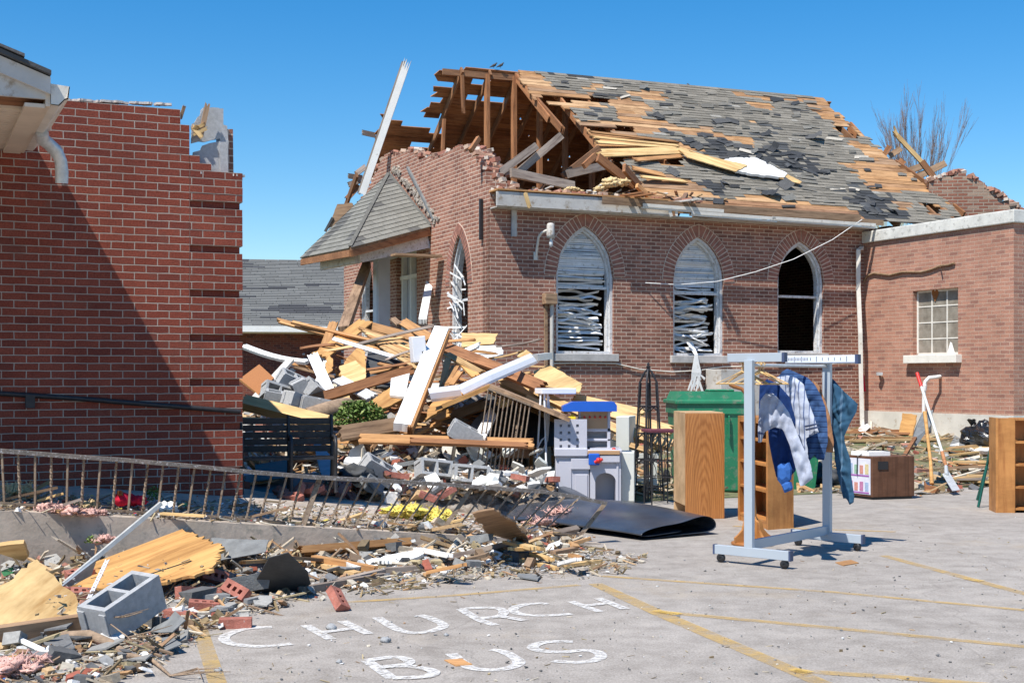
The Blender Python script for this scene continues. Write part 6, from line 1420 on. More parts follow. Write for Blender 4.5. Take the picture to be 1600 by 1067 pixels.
mb = MB(); mb.bar(lk(P(1430, 684, 18.1)), lk(P(1411, 716, 17.7)), .05, .035); mb.build('handle', 'brownwood', parent=sn)
# right-edge bookcase, folding chair, bin bag
f = FR(1556, 801, -.12); b2 = thing('bookcase', 'tall orange bookcase cut by the edge of the view, with four shelves', 'bookcase', mat4=f.m)
H2 = f.z(653); mb = MB(); mb.box((0, 0, 0), (.026, .33, H2)); mb.build('side_panel', 'shelf', parent=b2)
mb = MB(); mb.box((.027, -.0, 0), (.21, .32, H2)); 
bpy.data.meshes.remove(bpy.data.meshes.new('x'))
x_ = f.x(1585)
mb = MB(); mb.box((.0265, 0, 0), (x_, .02, H2)); mb.build('face_panel', 'shelf', parent=b2, bevel=.002)
mb = MB(); mb.box((1.0, 0, 0), (1.03, .33, H2)); mb.build('side_panel', 'shelf', parent=b2)
mb = MB(); mb.box((.0275, .31, 0), (.999, .33, H2-.03)); mb.build('back_panel', 'shelf', parent=b2)
for z in (.03, .27, .52, .77, H2-.028): mb = MB(); mb.box((x_+.001, .012, z), (.999, .309, z+.024)); mb.build('shelf', 'shelf', parent=b2)
f = FR(1530, 792, -.36); ch = thing('folding_chair', 'dark green folding chair seen edge-on beside the tall bookcase', 'chair', mat4=f.m)
for a, b in (((1527, 782, .1), (1549, 693, -.1)), ((1529, 791, -.1), (1552, 665, .05))): mb = MB(); mb.tube([(f.x(a[0]), a[2], f.z(a[1])), (f.x(b[0]), b[2], f.z(b[1]))], .016, 8); mb.build('leg', 'darkgreen', parent=ch)
mb = MB(); mb.box((f.x(1545), .0, f.z(738)), (f.x(1572), .4, f.z(733))); mb.build('seat', 'darkgreen', parent=ch, bevel=.01)
mb = MB(); mb.box((f.x(1549), .0, f.z(694)), (f.x(1553), .4, f.z(664))); mb.build('backrest', 'darkgreen', parent=ch, bevel=.01)
bgp = G(1540, 702); mb = MB(); vs_ = []; n_ = 20
for i in range(n_+1):
    th = math.pi*i/n_
    for j in range(32):
        ph = math.pi*2*j/32; d = V((math.sin(th)*math.cos(ph), math.sin(th)*math.sin(ph), math.cos(th))); k = 1+.30*NZ.noise(d*2)+.18*abs(NZ.noise(d*6))+.10*abs(NZ.noise(d*13)); vs_.append(V((d.x*.36*k, d.y*.3*k, .22+d.z*.24*k)))
mb.raw(vs_, [(i*32+j, (i+1)*32+j, (i+1)*32+(j+1) % 32, i*32+(j+1) % 32) for i in range(n_) for j in range(32)])
for k_ in range(6): a = k_*1.05; mb.poly([(-.20+.02*math.cos(a), .02*math.sin(a), .36), (-.20+.02*math.cos(a+1), .02*math.sin(a+1), .36), (-.24+.08*math.cos(a+1), .08*math.sin(a+1), .52+.03*math.sin(a*3)), (-.24+.08*math.cos(a), .08*math.sin(a), .50)])
mb.build('rubbish_bag', 'bag', mat4=Matrix.Translation(bgp), label='shiny black rubbish bag knotted at the top on the lawn', cat='rubbish bag')
mb = MB()
for i in range(5): mb.bar(AM @ al(1344+i*1.2, 575+i*3, -.12), AM @ al(1346+rnd(0, 6), 600+rnd(0, 16), -.14), .05, .008, up=(0, -1, .1))
mb.build('red_rag', 'redfab', label='red rag snagged on the corner downspout', cat='rag')
# ================================================================ WRECKAGE
def D(py):          # depth of the pile's face for a picture row
    T_ = ((500, 20.6), (540, 19.9), (560, 19.4), (600, 18.5), (640, 17.7), (680, 16.8), (720, 16.0), (750, 15.3), (780, 14.3))
    for (a, x), (b, y) in zip(T_, T_[1:]):
        if py <= b: return x+(y-x)*(py-a)/(b-a)
    return 14.3
def Q(px, py, o=0): return P(px, py, D(py)+o)
def gridground(name, mat, x0, x1, y0, y1, n, fn, kind='stuff', **k):
    mb = MB(); vs_ = []
    for j in range(n+1):
        for i in range(n+1):
            x = x0+(x1-x0)*i/n; y = y0+(y1-y0)*j/n; vs_.append(V((x, y, fn(x, y))))
    mb.raw(vs_, [(j*(n+1)+i, j*(n+1)+i+1, (j+1)*(n+1)+i+1, (j+1)*(n+1)+i) for j in range(n) for i in range(n)]); return mb.build(name, mat, kind=kind, **k)
gridground('rubble_mound', simple('rubble_dirt', (.15, .12, .095), .95, var=.5, scale=5, bmp=.9, dirt=(.30, .27, .24), dirt_at=.55), MC.x-3.6, MC.x+3.6, MC.y-5, MC.y+3, 110, lambda x, y: hgt(x, y)+(mound(x, y) > .02)*(.10*NZ.noise(V((x*2.3, y*2.3, 0)))+.08*NZ.noise(V((x*6, y*6, 1))))-.03, label='dark mound of crushed roofing and dirt under the collapsed porch timbers', cat='rubble')
PAL = dict(wood=[(.46, .27, .13), (.58, .39, .21), (.35, .21, .12), (.25, .17, .11)], white=[(.74, .73, .70), (.62, .61, .58), (.80, .79, .77)], grey=[(.13, .13, .13), (.22, .22, .22), (.33, .32, .30)],
           brick=[(.38, .12, .08), (.46, .22, .16)], pale=[(.62, .55, .44), (.50, .42, .32)], leaf=[(.30, .22, .12), (.42, .34, .2), (.20, .15, .09)], col=[(.55, .06, .08), (.08, .2, .5), (.6, .5, .1), (.1, .35, .15)])
def scatter(name, label, n, region, mixw, size=(.02, .10), hfn=hgt, lift=.02, tilt=.5, seed=1, long=3.0, screen=True):
    rs_ = random.Random(seed); mb = MB(); keys = list(mixw); ws = [mixw[k] for k in keys]
    xs = [p[0] for p in region]; ys = [p[1] for p in region]; k = 0; tries = 0
    while k < n and tries < n*12:
        tries += 1
        px, py = rs_.uniform(min(xs), max(xs)), rs_.uniform(min(ys), max(ys))
        if not inpoly(px, py, region) or (name == 'rubble' and inpoly(px, py, VOID)): continue
        d = None; dd = 7.0
        r = ray(px, py); lo = 6.5; st = .25; p = None
        while lo < 30:
            q = V((0, 0, EYE))+r*lo
            if q.z <= hfn(q.x, q.y): p = q; break
            lo += st
        if p is None: continue
        p = V((0, 0, EYE))+r*(lo-rs_.random()*st); te_ = (V((p.x, p.y, 0))-E0).dot(N)
        if -.3 < te_ < 1.2 and name != 'rubble' and hfn(p.x, p.y) > q.z+.10:      # the ray met the kerb face: the piece lies at its foot
            p -= N*(te_+rs_.random()**1.6*.35+.02); p.z = rs_.random()**2*.14
        else: p.z = hfn(p.x, p.y)+rs_.uniform(0, lift)
        kd = rs_.choices(keys, ws)[0]; c = rs_.choice(PAL[kd]); g = rs_.uniform(.75, 1.15); c = tuple(x*g for x in c)
        s = size[0]+(size[1]-size[0])*rs_.random()**2.2; m_ = Matrix.Translation(p) @ euler(rs_.gauss(0, tilt*.6), rs_.gauss(0, tilt*.6), rs_.uniform(0, 6.28))
        if kd in ('wood', 'leaf', 'pale') and rs_.random() < .7:
            L_ = s*rs_.uniform(1.2, long); w_ = s*rs_.uniform(.12, .35); t = min(.02, w_*.5); mb.raw([m_ @ V(v) for v in ((-L_, -w_, -t), (L_*rs_.uniform(.7, 1.2), -w_*.3, -t), (L_, w_, -t), (-L_*.9, w_*.6, -t), (-L_, -w_, t), (L_*.9, -w_*.3, t), (L_, w_, t), (-L_*.9, w_*.6, t))], [(0, 3, 2, 1), (4, 5, 6, 7), (0, 1, 5, 4), (1, 2, 6, 5), (2, 3, 7, 6), (3, 0, 4, 7)], 0, c)
        elif kd in ('grey', 'white', 'col') and rs_.random() < .65:
            n_ = rs_.choice((4, 5, 6)); a0 = rs_.uniform(0, 6); pts = [V((math.cos(a0+6.283*i/n_)*s*rs_.uniform(.5, 1.1), math.sin(a0+6.283*i/n_)*s*rs_.uniform(.4, 1), rs_.uniform(-.15, .15)*s)) for i in range(n_)]
            mb.prism([m_ @ q for q in pts], m_.to_3x3() @ V((0, 0, max(.004, s*.08))), 0, c)
        else:
            a, b, h = s*rs_.uniform(.5, 1), s*rs_.uniform(.35, .7), s*rs_.uniform(.2, .5); vs_ = [m_ @ V((x*a*rs_.uniform(.6, 1.1), y*b*rs_.uniform(.6, 1.1), z*h*rs_.uniform(.7, 1.1))) for z in (-1, 1) for y in (-1, 1) for x in (-1, 1)]
            mb.raw(vs_, [(0, 2, 3, 1), (4, 5, 7, 6), (0, 1, 5, 4), (2, 6, 7, 3), (0, 4, 6, 2), (1, 3, 7, 5)], 0, c)
        k += 1
    return mb.build(name, 'chips', mat4=Matrix.Identity(4), label=label, cat='debris', kind='stuff')
VOID = [(700, 655), (765, 600), (880, 648), (885, 694), (700, 694)]
scatter('rubble', 'crushed plaster, brick and splinters strewn over the collapsed porch', 4600, [(378, 640), (440, 560), (540, 520), (700, 520), (860, 570), (960, 640), (1010, 700), (1000, 745), (860, 770), (378, 765)], dict(white=3, grey=2.5, wood=4, pale=2.5, brick=1, leaf=1), (.025, .17), seed=2, lift=.08, tilt=.8)
scatter('rubble', 'white plaster chunks and grey scraps below the broken porch', 3800, [(520, 690), (850, 690), (860, 765), (640, 768), (540, 745)], dict(white=6, grey=1.5, pale=2, brick=1, wood=1.2), (.02, .15), seed=3, lift=.14, tilt=.8)
def hw(x, y):
    return ground(x, y)+.012
band = [(0, 770), (120, 775), (240, 780), (400, 785), (560, 795), (700, 802), (860, 815), (930, 840), (900, 850), (700, 836), (400, 822), (200, 812), (0, 805)]
scatter('litter', 'torn leaves, splinters and scraps along the walkway edge under the railing', 2600, band, dict(leaf=6, wood=2.5, pale=2.5, grey=2, white=2, brick=.5, col=.2), (.006, .036), hw, .03, .4, seed=4, long=4)
lot_h = lambda x, y: 0.0 if (V((x, y, 0))-E0).dot(N) < .05 else hw(x, y)
fore = [(0, 860), (200, 850), (420, 850), (700, 860), (880, 850), (940, 872), (880, 888), (700, 898), (560, 920), (440, 950), (330, 985), (250, 1040), (160, 1070), (0, 1075)]
scatter('litter', 'chips, twigs and torn scraps spread over the lot below the kerb', 3000, fore, dict(leaf=4, wood=3.5, pale=3, grey=5, white=2.5, brick=1, col=.2), (.008, .06), lot_h, .04, .55, seed=5, long=4)
scatter('litter', 'splinters and shingle scraps heaped against the kerb', 2200, [(0, 862), (200, 850), (360, 846), (420, 835), (640, 838), (860, 840), (900, 860), (760, 890), (560, 895), (400, 900), (200, 900), (0, 905)], dict(leaf=3, wood=5, pale=3, grey=4, white=3, brick=1), (.015, .10), lambda x, y: lot_h(x, y)+.06*max(0, NZ.noise(V((x*1.5, y*1.5, 0)))), .06, .6, seed=6, long=4)
scatter('grit', 'fine grit and pebbles sprinkled across the asphalt', 750, [(240, 1075), (560, 920), (900, 880), (1080, 860), (1600, 800), (1610, 1075)], dict(white=.5, grey=3, pale=2, leaf=2, wood=.6), (.003, .016), lambda x, y: .002, .004, .3, seed=7, long=2)
scatter('grit', 'fine dust-brown crumbs covering the lot below the kerb', 6000, fore, dict(leaf=5, grey=3, pale=3, wood=2, white=1), (.002, .011), lot_h, .01, .3, seed=15, long=3)
scatter('litter', 'broken grey shingle and felt scraps among the foreground debris', 170, [(120, 850), (500, 850), (850, 862), (880, 880), (600, 905), (330, 975), (220, 1035), (20, 1060), (20, 1010)], dict(grey=6, white=1), (.04, .15), lot_h, .06, .35, seed=16)
scatter('grit', 'dense fine splinters at the foot of the railing end', 1100, [(540, 900), (700, 880), (900, 850), (1010, 870), (960, 900), (760, 905), (560, 930)], dict(pale=4, leaf=3, wood=2, grey=1.5, white=1), (.006, .045), lambda x, y: .002, .02, .4, seed=8, long=4)
scatter('litter', 'leaves, lath and shingle scraps over the trampled lawn', 2400, [(985, 735), (1060, 690), (1340, 665), (1560, 668), (1560, 760), (1440, 775), (1180, 770), (1000, 780)], dict(leaf=4, wood=5, pale=4, grey=2, white=1.5, brick=1), (.02, .13), hgt, .03, .4, seed=9, long=4)
# ---- planks and panels of the collapsed porch: (x0,y0),(x1,y1), width, thickness, material, depth offsets, label
def B(a, b, w_, t, mat, lab, oa=0, ob=0, jag=.09, up=(0, -1, 1.1), bend=0, cat='board', name='board', grp=None): return plank(Q(*a, oa), Q(*b, ob), w_, t, mat, lab, cat, name, up=V(up), jag=jag, bend=bend, group=grp)
B((573, 414), (537, 516), .17, .12, 'oldwood', 'tall weathered post leaning under the porch canopy', 5.4, .2, jag=.02, up=(0, -1, .3), cat='post', name='post')
LB = 'long thin orange lath in the bundle reaching out over the far building'
for k, (a, b) in enumerate((((432, 499), (650, 556)), ((436, 503), (648, 562)), ((470, 508), (652, 552)), ((455, 503), (640, 546)))): B(a, b, .05, .035, 'board', LB, -.1*k, -.1*k, grp='orange laths reaching over the far building', cat='lath', name='lath')
B((519, 529), (630, 562), .07, .02, 'white', 'narrow white strip under the orange lath bundle', -.5, -.5)
B((522, 503), (502, 556), .13, .04, 'board', 'short upright orange board beside the lath bundle', -.2, -.2, up=(0, -1, .2))
B((573, 501), (499, 558), .22, .03, 'ply', 'broad orange board propped across the lath bundle', .2, -.4, up=(0, -1, .8))
B((488, 553), (519, 622), .15, .035, 'white', 'short wide white plank standing steeply by the block heap', -.6, -.8, up=(0, -1, .5))
B((509, 564), (491, 608), .06, .03, 'white', 'slim white stick crossing behind the wide white plank', -.3, -.3)
B((448, 637), (646, 577), .13, .05, 'brownwood', 'long brown board slanting across the front of the heap', -1.1, -1.0, up=(0, -1, .3))
B((380, 541), (482, 566), .08, .05, 'white', 'curved white gutter piece meeting the left brick wall', -.3, -.5, bend=-.06)
B((455, 562), (398, 624), .09, .06, 'gutter', 'white metal post leaning towards the left brick wall', -.8, -.9, jag=0, up=(0, -1, .4))
B((378, 628), (514, 662), .15, .13, 'plypale', 'thick cream timber beam jutting from behind the left brick wall', -1.8, -1.6, up=(0, -1, 1.1))
B((527, 592), (583, 622), .16, .03, 'peel', 'weathered grey-white board below the plywood', -.8, -.9)
B((690, 515), (628, 668), .20, .10, 'white', 'wide white-faced column board leaning in the middle of the heap', -1.8, -1.6, up=(0, -1, .5), jag=.01, cat='column')
B((699, 522), (640, 676), .06, .12, 'board', 'raw wooden back of the leaning white column', -1.75, -1.5, up=(0, -1, .5))
B((697, 543), (850, 606), .17, .06, 'brownwood', 'long reddish brown board sloping down behind the white gutter', -.3, -.8, up=(0, -1, .6))
B((570, 508), (686, 538), .14, .05, 'board', 'orange board lying level in front of the church door', .3, .2, up=(0, -1, .6))
B((627, 501), (674, 530), .16, .03, 'board', 'reddish board tipped up on the pile in front of the door', .2, -.1, up=(0, -1, .7))
B((612, 497), (625, 508), .1, .03, 'oldwood', 'dark splintered board end poking up before the door', .2, .2, jag=.08)
for k in range(9):
    y = 512+k*4.2; B((560+k*5, y), (652+rnd(-4, 4), y+28+rnd(-3, 3)), .05, .025, 'yellow' if k % 3 else 'board', 'thin yellow lath fanned out in the middle of the heap', -.25-.03*k, -.4-.03*k, grp='yellow laths fanned out in the heap', cat='lath', name='lath')
B((660, 448+55), (672, 440), .14, .09, 'white', 'short white post stub leaning at the church door jamb', 3.2, 4.0, up=(0, -1, .3), cat='post', name='post')
for k, (a, b, w_, m_) in enumerate((((697, 553), (752, 583), .10, 'yellow'), ((700, 560), (690, 612), .09, 'yellow'), ((712, 572), (694, 606), .10, 'board'), ((722, 566), (745, 590), .12, 'ply'), ((716, 580), (700, 602), .14, 'board'), ((742, 565), (800, 585), .08, 'brownwood'))):
    B(a, b, w_, .035, m_, 'short splintered board wedged behind the leaning white column', -.9, -1.1, grp='short boards wedged behind the leaning white column')
YL = 'long fresh yellow timber sloping down the right flank of the heap'
for k, (a, b, w_, t) in enumerate((((784, 596), (889, 641), .15, .12), ((818, 620), (880, 650), .10, .05), ((836, 612), (1005, 690), .12, .05), ((895, 621), (1007, 646), .11, .05), ((953, 645), (1052, 674), .14, .05), ((977, 674), (1052, 697), .14, .08), ((966, 690), (1020, 707), .07, .04), ((762, 604), (882, 656), .05, .04), ((770, 610), (880, 664), .05, .03))):
    B(a, b, w_, t, 'yellow', YL, -.1+.02*k, .3-.03*k, up=(0, -1, .7), grp='fresh yellow timbers on the right flank of the heap', cat='timber', name='timber')
B((560, 685), (836, 693), .11, .05, 'board', 'very long orange board lying level along the front of the rubble', -1.3, -1.2, up=(0, -1, .6))
B((640, 688), (826, 696), .06, .05, 'brownwood', 'thin brown board under the very long level one', -1.35, -1.25, up=(0, -1, .6))
B((528, 678), (622, 664), .18, .06, 'oldwood', 'broad tan beam lying in front of the green bush', -1.5, -1.4, up=(0, -1, .5))
B((640, 682), (688, 660), .05, .04, 'board', 'short diagonal stick behind the long level board', -1.0, -.9)
B((375, 656), (418, 658), .05, .05, 'plypale', 'pale round rod poking past the left brick wall', -2.3, -2.3, cat='rod')
for (x0, y0), (x1, y1) in (((1290, 679), (1448, 682)), ((1295, 687), (1455, 690)), ((1300, 694), (1495, 690)), ((1330, 676), (1470, 678))):
    plank(G(x0, y0, .05), G(x1, y1, .05), .12, .04, random.choice(['board', 'brownwood', 'yellow']), 'long board lying flat on the lawn below the annexe wall', group='long boards lying on the lawn below the annexe', jag=.05)
for i in range(26):
    p = G(rnd(1470, 1550), rnd(706, 760), .03+rnd(0, .08)); a = rnd(-.5, .5); L_ = rnd(.35, .9); plank(p, p+V((L_*math.cos(a), L_*math.sin(a), rnd(-.03, .05))), rnd(.06, .14), .025, random.choice(['board', 'yellow', 'plypale', 'oldwood', 'greywood']), 'splintered board in the small heap beside the shovel', group='splintered boards heaped beside the shovel', jag=.12)
for i in range(46):      # short lengths filling the heap
    px, py = rnd(520, 860), rnd(560, 690)
    if inpoly(px, py, [(680, 640), (750, 590), (890, 640), (890, 694), (680, 694)]) or px > 700 and py > 600: continue
    p = Q(px, py, .15); a = rnd(-1.2, 1.2); L_ = rnd(.35, 1.1); el = rnd(-.35, .35)
    if p.z < hgt(p.x, p.y): p.z = hgt(p.x, p.y)+.03
    plank(p, p+V((L_*math.cos(a)*.9, L_*math.sin(a)*.5, L_*el)), rnd(.05, .15), rnd(.02, .04), random.choice(['board', 'board', 'brownwood', 'oldwood', 'ply', 'white', 'greywood']), 'short broken board buried in the collapsed porch heap', group='short broken boards in the collapsed porch heap', jag=.12, up=V((rnd(-.4, .4), -1, rnd(.2, 1.2))))
def S(pts, t, mat, name, lab, cat, o=0, jag=.012, **k): return sheet([Q(x, y, o) for x, y in pts], t, mat, name, lab, cat, jag, **k)
for k in range(60):      # thin splintered lath all through the heap
    px, py = rnd(440, 860), rnd(540, 700)
    if inpoly(px, py, [(690, 620), (750, 590), (890, 640), (890, 694), (690, 694)]): continue
    p = Q(px, py, -.35); a = rnd(-.8, .8); L_ = rnd(.4, 1.5) if px < 650 else rnd(.3, .7); el = rnd(-.3, .3); p.z = max(p.z, hgt(p.x, p.y)+.04)
    plank(p, p+V((L_*math.cos(a), L_*math.sin(a)*.4, L_*el)), rnd(.02, .05), rnd(.01, .02), random.choice(['board', 'board', 'brownwood', 'oldwood', 'yellow', 'greywood']), 'thin splintered lath strewn through the collapsed porch heap', group='thin laths strewn through the heap', jag=.10, up=V((rnd(-.4, .4), -1, rnd(.2, 1.2))), bend=rnd(-.04, .04))
S([(559, 542), (571, 550), (571, 596), (529, 586), (541, 560)], .02, 'ply', 'plywood_sheet', 'orange plywood sheet standing in the middle of the heap', 'plywood', -.5)
S([(530, 572), (556, 563), (572, 578), (571, 598), (535, 596)], .02, 'plypale', 'plywood_sheet', 'torn pale plywood sheet below the orange one', 'plywood', -.8)
S([(513, 554), (520, 560), (519, 580), (507, 588), (508, 570)], .02, 'ply', 'plywood_sheet', 'small ochre plywood shard beside the white plank', 'plywood', -.7)
S([(570, 632), (611, 604), (636, 612), (632, 622), (595, 640), (574, 644)], .03, 'ply', 'plywood_sheet', 'flat plywood piece left of the leaning white column', 'plywood', -1.3)
S([(522, 610), (545, 606), (547, 624), (526, 634)], .02, 'plypale', 'plywood_sheet', 'pale plywood scrap by the brown slanting board', 'plywood', -.9)
S([(611, 591), (640, 583), (633, 620), (609, 617)], .03, 'white', 'shutter', 'small white louvred shutter left of the leaning white column', 'shutter', -1.4, jag=0)
S([(374, 592), (405, 569), (428, 590), (404, 616)], .03, 'oak', 'wood_square', 'square brown wood sheet tilted beside the left brick wall', 'panel', -1.0, jag=0)
S([(834, 580), (859, 570), (910, 599), (905, 613), (868, 606), (834, 598)], .02, 'plypale', 'plywood_sheet', 'pale plywood sheet leaning on the church wall above the toy workbench', 'plywood', -.6)
S([(720, 520), (778, 521), (771, 537), (722, 542)], .02, 'plypale', 'plywood_sheet', 'rectangular chipboard sheet below the corner of the church', 'plywood', .6)
S([(740, 541), (784, 539), (786, 553), (762, 560), (741, 552)], .05, 'white', 'drywall_piece', 'white block of plasterboard below the chipboard sheet', 'plasterboard', -.2)
S([(690, 606), (742, 600), (705, 630), (664, 655), (668, 640)], .03, 'ply', 'plywood_sheet', 'orange plywood triangle under the white gutter', 'plywood', -1.6)
S([(808, 556), (822, 546), (835, 556), (828, 566)], .02, 'plypale', 'plywood_sheet', 'small pale plywood triangle beside the conduit', 'plywood', -.2)
S([(489, 688), (495, 688), (528, 728), (523, 742), (516, 745), (502, 745)], .03, 'slate', 'blue_slab', 'pointed blue-grey slab leaning on the black bench', 'slab', -1.75, jag=.005)
S([(398, 726), (453, 717), (458, 745), (402, 750)], .015, 'teal', 'teal_sheet', 'dark teal sheet lying on the bench seat', 'panel', -1.3, jag=0)
S([(382, 742), (500, 738), (500, 772), (382, 775)], .03, 'teal', 'teal_tarp', 'crumpled dark teal sheet on the walkway under the bench', 'sheet', -.9, jag=.02)
S([(742, 655), (757, 640), (760, 655), (743, 673), (730, 672)], .02, 'greyfelt', 'shingle_sheet', 'grey shingle sheet beside the railing in the heap', 'shingle', -1.2)
S([(766, 634), (776, 648), (758, 682), (745, 672)], .03, 'white', 'shutter', 'white ribbed shutter standing against the buried railing', 'shutter', -1.5, jag=0)
S([(880, 662), (1000, 700), (995, 716), (880, 700)], .03, 'felt', 'dark_panel', 'dark flat panel under the yellow timbers', 'dark panel', .6)  # plain dark sheet set behind the timbers
S([(700, 655), (762, 615), (885, 655), (890, 694), (700, 694)], .02, 'felt', 'dark_panel', 'dark panel standing in for the deep shade of the hollow behind the buried railing', 'dark panel', .3)  # added sheet: its near-black colour stands in for shade inside the hollow
sheet([P(690, 632, 15.6), P(765, 601, 15.6), P(765, 598, 18.2), P(700, 626, 18.2)], .05, 'ply', 'roof_slab', 'plywood-decked slab of porch roof lying over the hollow, left of its crest', 'roof slab', .01)
sheet([P(766, 601, 15.6), P(892, 653, 15.6), P(880, 646, 18.2), P(766, 598, 18.2)], .05, 'oldwood', 'roof_slab', 'weathered slab of porch roof sloping down over the buried railing', 'roof slab', .01)
S([(575, 540), (640, 545), (640, 602), (590, 604), (571, 590)], .02, 'felt', 'dark_panel', 'upright dark panel standing in for the shaded gap behind the brown slanting board', 'dark panel', -.1)  # shade of the gap given as a near-black sheet
# white gutter trough across the heap
gt = thing('white_gutter', 'long bent white metal gutter crossing the heap towards the church wall', 'gutter', loc=tuple(Q(672, 620, -2.0)))
pts = [Q(672, 618, -2.1), Q(720, 612, -1.9), Q(765, 590, -1.6), Q(800, 575, -1.3), Q(835, 560, -1.0)]; mb = MB()
for a, b in zip(pts, pts[1:]):
    d = (b-a).normalized(); n_ = d.cross(V((0, -1, .2))).normalized(); n_ = n_ if n_.z > 0 else -n_; y_ = V((0, -1, .1))
    pf = [(n_*.07+y_*.0), (n_*.085+y_*.05), (n_*.02+y_*.07), (-n_*.05+y_*.04), (-n_*.08+y_*.0)]
    for p, q_ in zip(pf, pf[1:]): mb.poly([a+p-gt.location, b+p-gt.location, b+q_-gt.location, a+q_-gt.location]); mb.poly([a+p-gt.location+V((0, .012, 0)), b+p-gt.location+V((0, .012, 0)), b+q_-gt.location+V((0, .012, 0)), a+q_-gt.location+V((0, .012, 0))])
mb.build('gutter_trough', 'enamel', parent=gt)
mb = MB(); mb.bar(Q(835, 559, -1.0)-gt.location, Q(858, 556, -.9)-gt.location, .14, .09); mb.build('gutter_end', 'metal', parent=gt)
# white meter box
mx = thing('white_box', 'white metal box with a small dark slot on top of the heap', 'box', loc=tuple(Q(655, 566, -1.6)))
mb = MB(); mb.box((-.09, -.08, .0), (.09, .12, .34)); mb.build('box_body', 'enamel', parent=mx, mat4=None, bevel=.01); mb = MB(); mb.box((.03, -.086, .10), (.07, -.081, .14)); mb.build('slot', 'black', parent=mx); mx.rotation_euler = (0, -.08, .3)
# concrete blocks and bricks
def cblock(p, rot, label, group=None, name='concrete_block', mat='block'):
    SC_ = Matrix.Scale(1.14, 4) if 'tilted' in label else Matrix.Identity(4); mb = MB(); t = .032; xs = [-.195, -.195+t, -.013, .013, .195-t, .195]; ys = [-.095, -.095+t, .095-t, .095]
    cellbox(mb, xs, ys, 0, .19, {(1, 1), (3, 1)})
    mb.box((-.205, -.095, .02), (-.1955, -.05, .17)); mb.box((-.205, .05, .02), (-.1955, .095, .17))
    return mb.build(name, mat, mat4=Matrix.Translation(p) @ euler(*rot) @ SC_, label=label, cat='concrete block', group=group, bevel=.004)
o = gp(184, 1000); ang = math.atan2(.75, .45)
cb = cblock(V((-2.235, 7.80, .075)), (R(3), R(-20), R(60)), 'grey two-core concrete block tilted in the foreground debris')
for k, ((px, py), rot) in enumerate((((429, 612), (1.2, .3, .5)), ((452, 600), (.5, .4, .6)), ((463, 616), (.3, 1.1, .7)), ((436, 630), (.2, .2, .2)), ((462, 634), (.1, .3, 1.0)), ((494, 640), (.1, .2, .3)), ((480, 610), (.8, .2, 1.4)))):
    cblock(Q(px, py+6, -1.1), rot, 'pale concrete block in the tumbled group by the slanting brown board', 'concrete blocks tumbled in the heap')
cblock(Q(583, 752, -.5)+V((0, 0, .05)), (.5, .5, .6), 'single concrete block standing on its corner beside the blue-grey slab')
cblock(Q(672, 738, -.6), (R(68), R(8), R(28)), 'large upended concrete block leaning among the white plaster')
cblock(Q(722, 690, -1.2), (.2, .5, .2), 'pale concrete block half under the white ribbed shutter')
cblock(Q(733, 742, -.6), (1.4, .1, .2), 'grey concrete block behind the railing, near the yellow insulation')
def brick(p, rot, label, group=None, cores=True):
    mb = MB(); L_, W_ = .0965, .044; xs = [-L_, -.062, -.036, -.013, .013, .036, .062, L_]; ys = [-W_, -.016, .016, W_]
    cellbox(mb, xs, ys, 0, .057, {(1, 1), (3, 1), (5, 1)} if cores else set())
    return mb.build('brick', 'brick_unit', mat4=Matrix.Translation(p) @ euler(*rot), label=label, cat='brick', group=group, bevel=.003)
brick(gp(524, 952)+V((0, 0, .045)), (.5, -.55, 2.1), 'lone red brick tipped on its corner on the open asphalt')
brick(gp(368, 980)+V((0, 0, .0)), (0, 0, .12), 'red brick lying flat, nearest the painted letters', cores=False)
brick(gp(371, 942)+V((0, 0, .07)), (.9, .35, -.5), 'red brick slanting on white rubble left of the felt sheet')
brick(gp(288, 935)+V((0, 0, .03)), (1.35, .2, 1.1), 'red cored brick standing on edge against the orange plywood')
brick(gp(333, 915)+V((0, 0, .06)), (1.1, .3, .5), 'cored brick leaning behind the standing one')
brick(gp(318, 955)+V((0, 0, .01)), (.1, .1, .2), 'dusty red brick between the concrete block and the felt sheet')
brick(gp(280, 970)+V((0, 0, .005)), (0, .1, -.3), 'brown brick beside the concrete block', cores=False)
brick(gp(330, 930)+V((0, 0, .0)), (.0, .05, .1), 'red brick under the felt scrap')
brick(gp(118, 945)+V((0, 0, .05)), (.3, .1, .3), 'red brick under the end of the metal pole'); brick(gp(125, 922)+V((0, 0, .09)), (.2, -.1, .6), 'dark red brick on top of another below the metal pole')
rb = random.Random(9); gB = 'bricks heaped on the walkway behind the railing'
for i in range(26):
    px = 440+i*5.2+rb.uniform(-6, 6); py = 783-rb.uniform(0, 14); p = G(px, py, 0); n_ = rb.uniform(0, .14) if 460 < px < 555 else rb.uniform(0, .04)
    brick(p+V((0, 0, n_)), (rb.uniform(-.6, .6), rb.uniform(-.5, .5), rb.uniform(0, 3.1)), 'red brick in the mortar-caked heap on the walkway', gB, cores=rb.random() < .6)
for px, py in ((625, 742), (812, 745), (602, 740), (668, 775), (863, 748), (700, 768)): brick(Q(px, py+5, -.7), (rb.uniform(-.5, .5), rb.uniform(-.5, .5), rb.uniform(0, 3)), 'single orange-red brick among the white plaster chunks', 'single bricks among the plaster chunks')
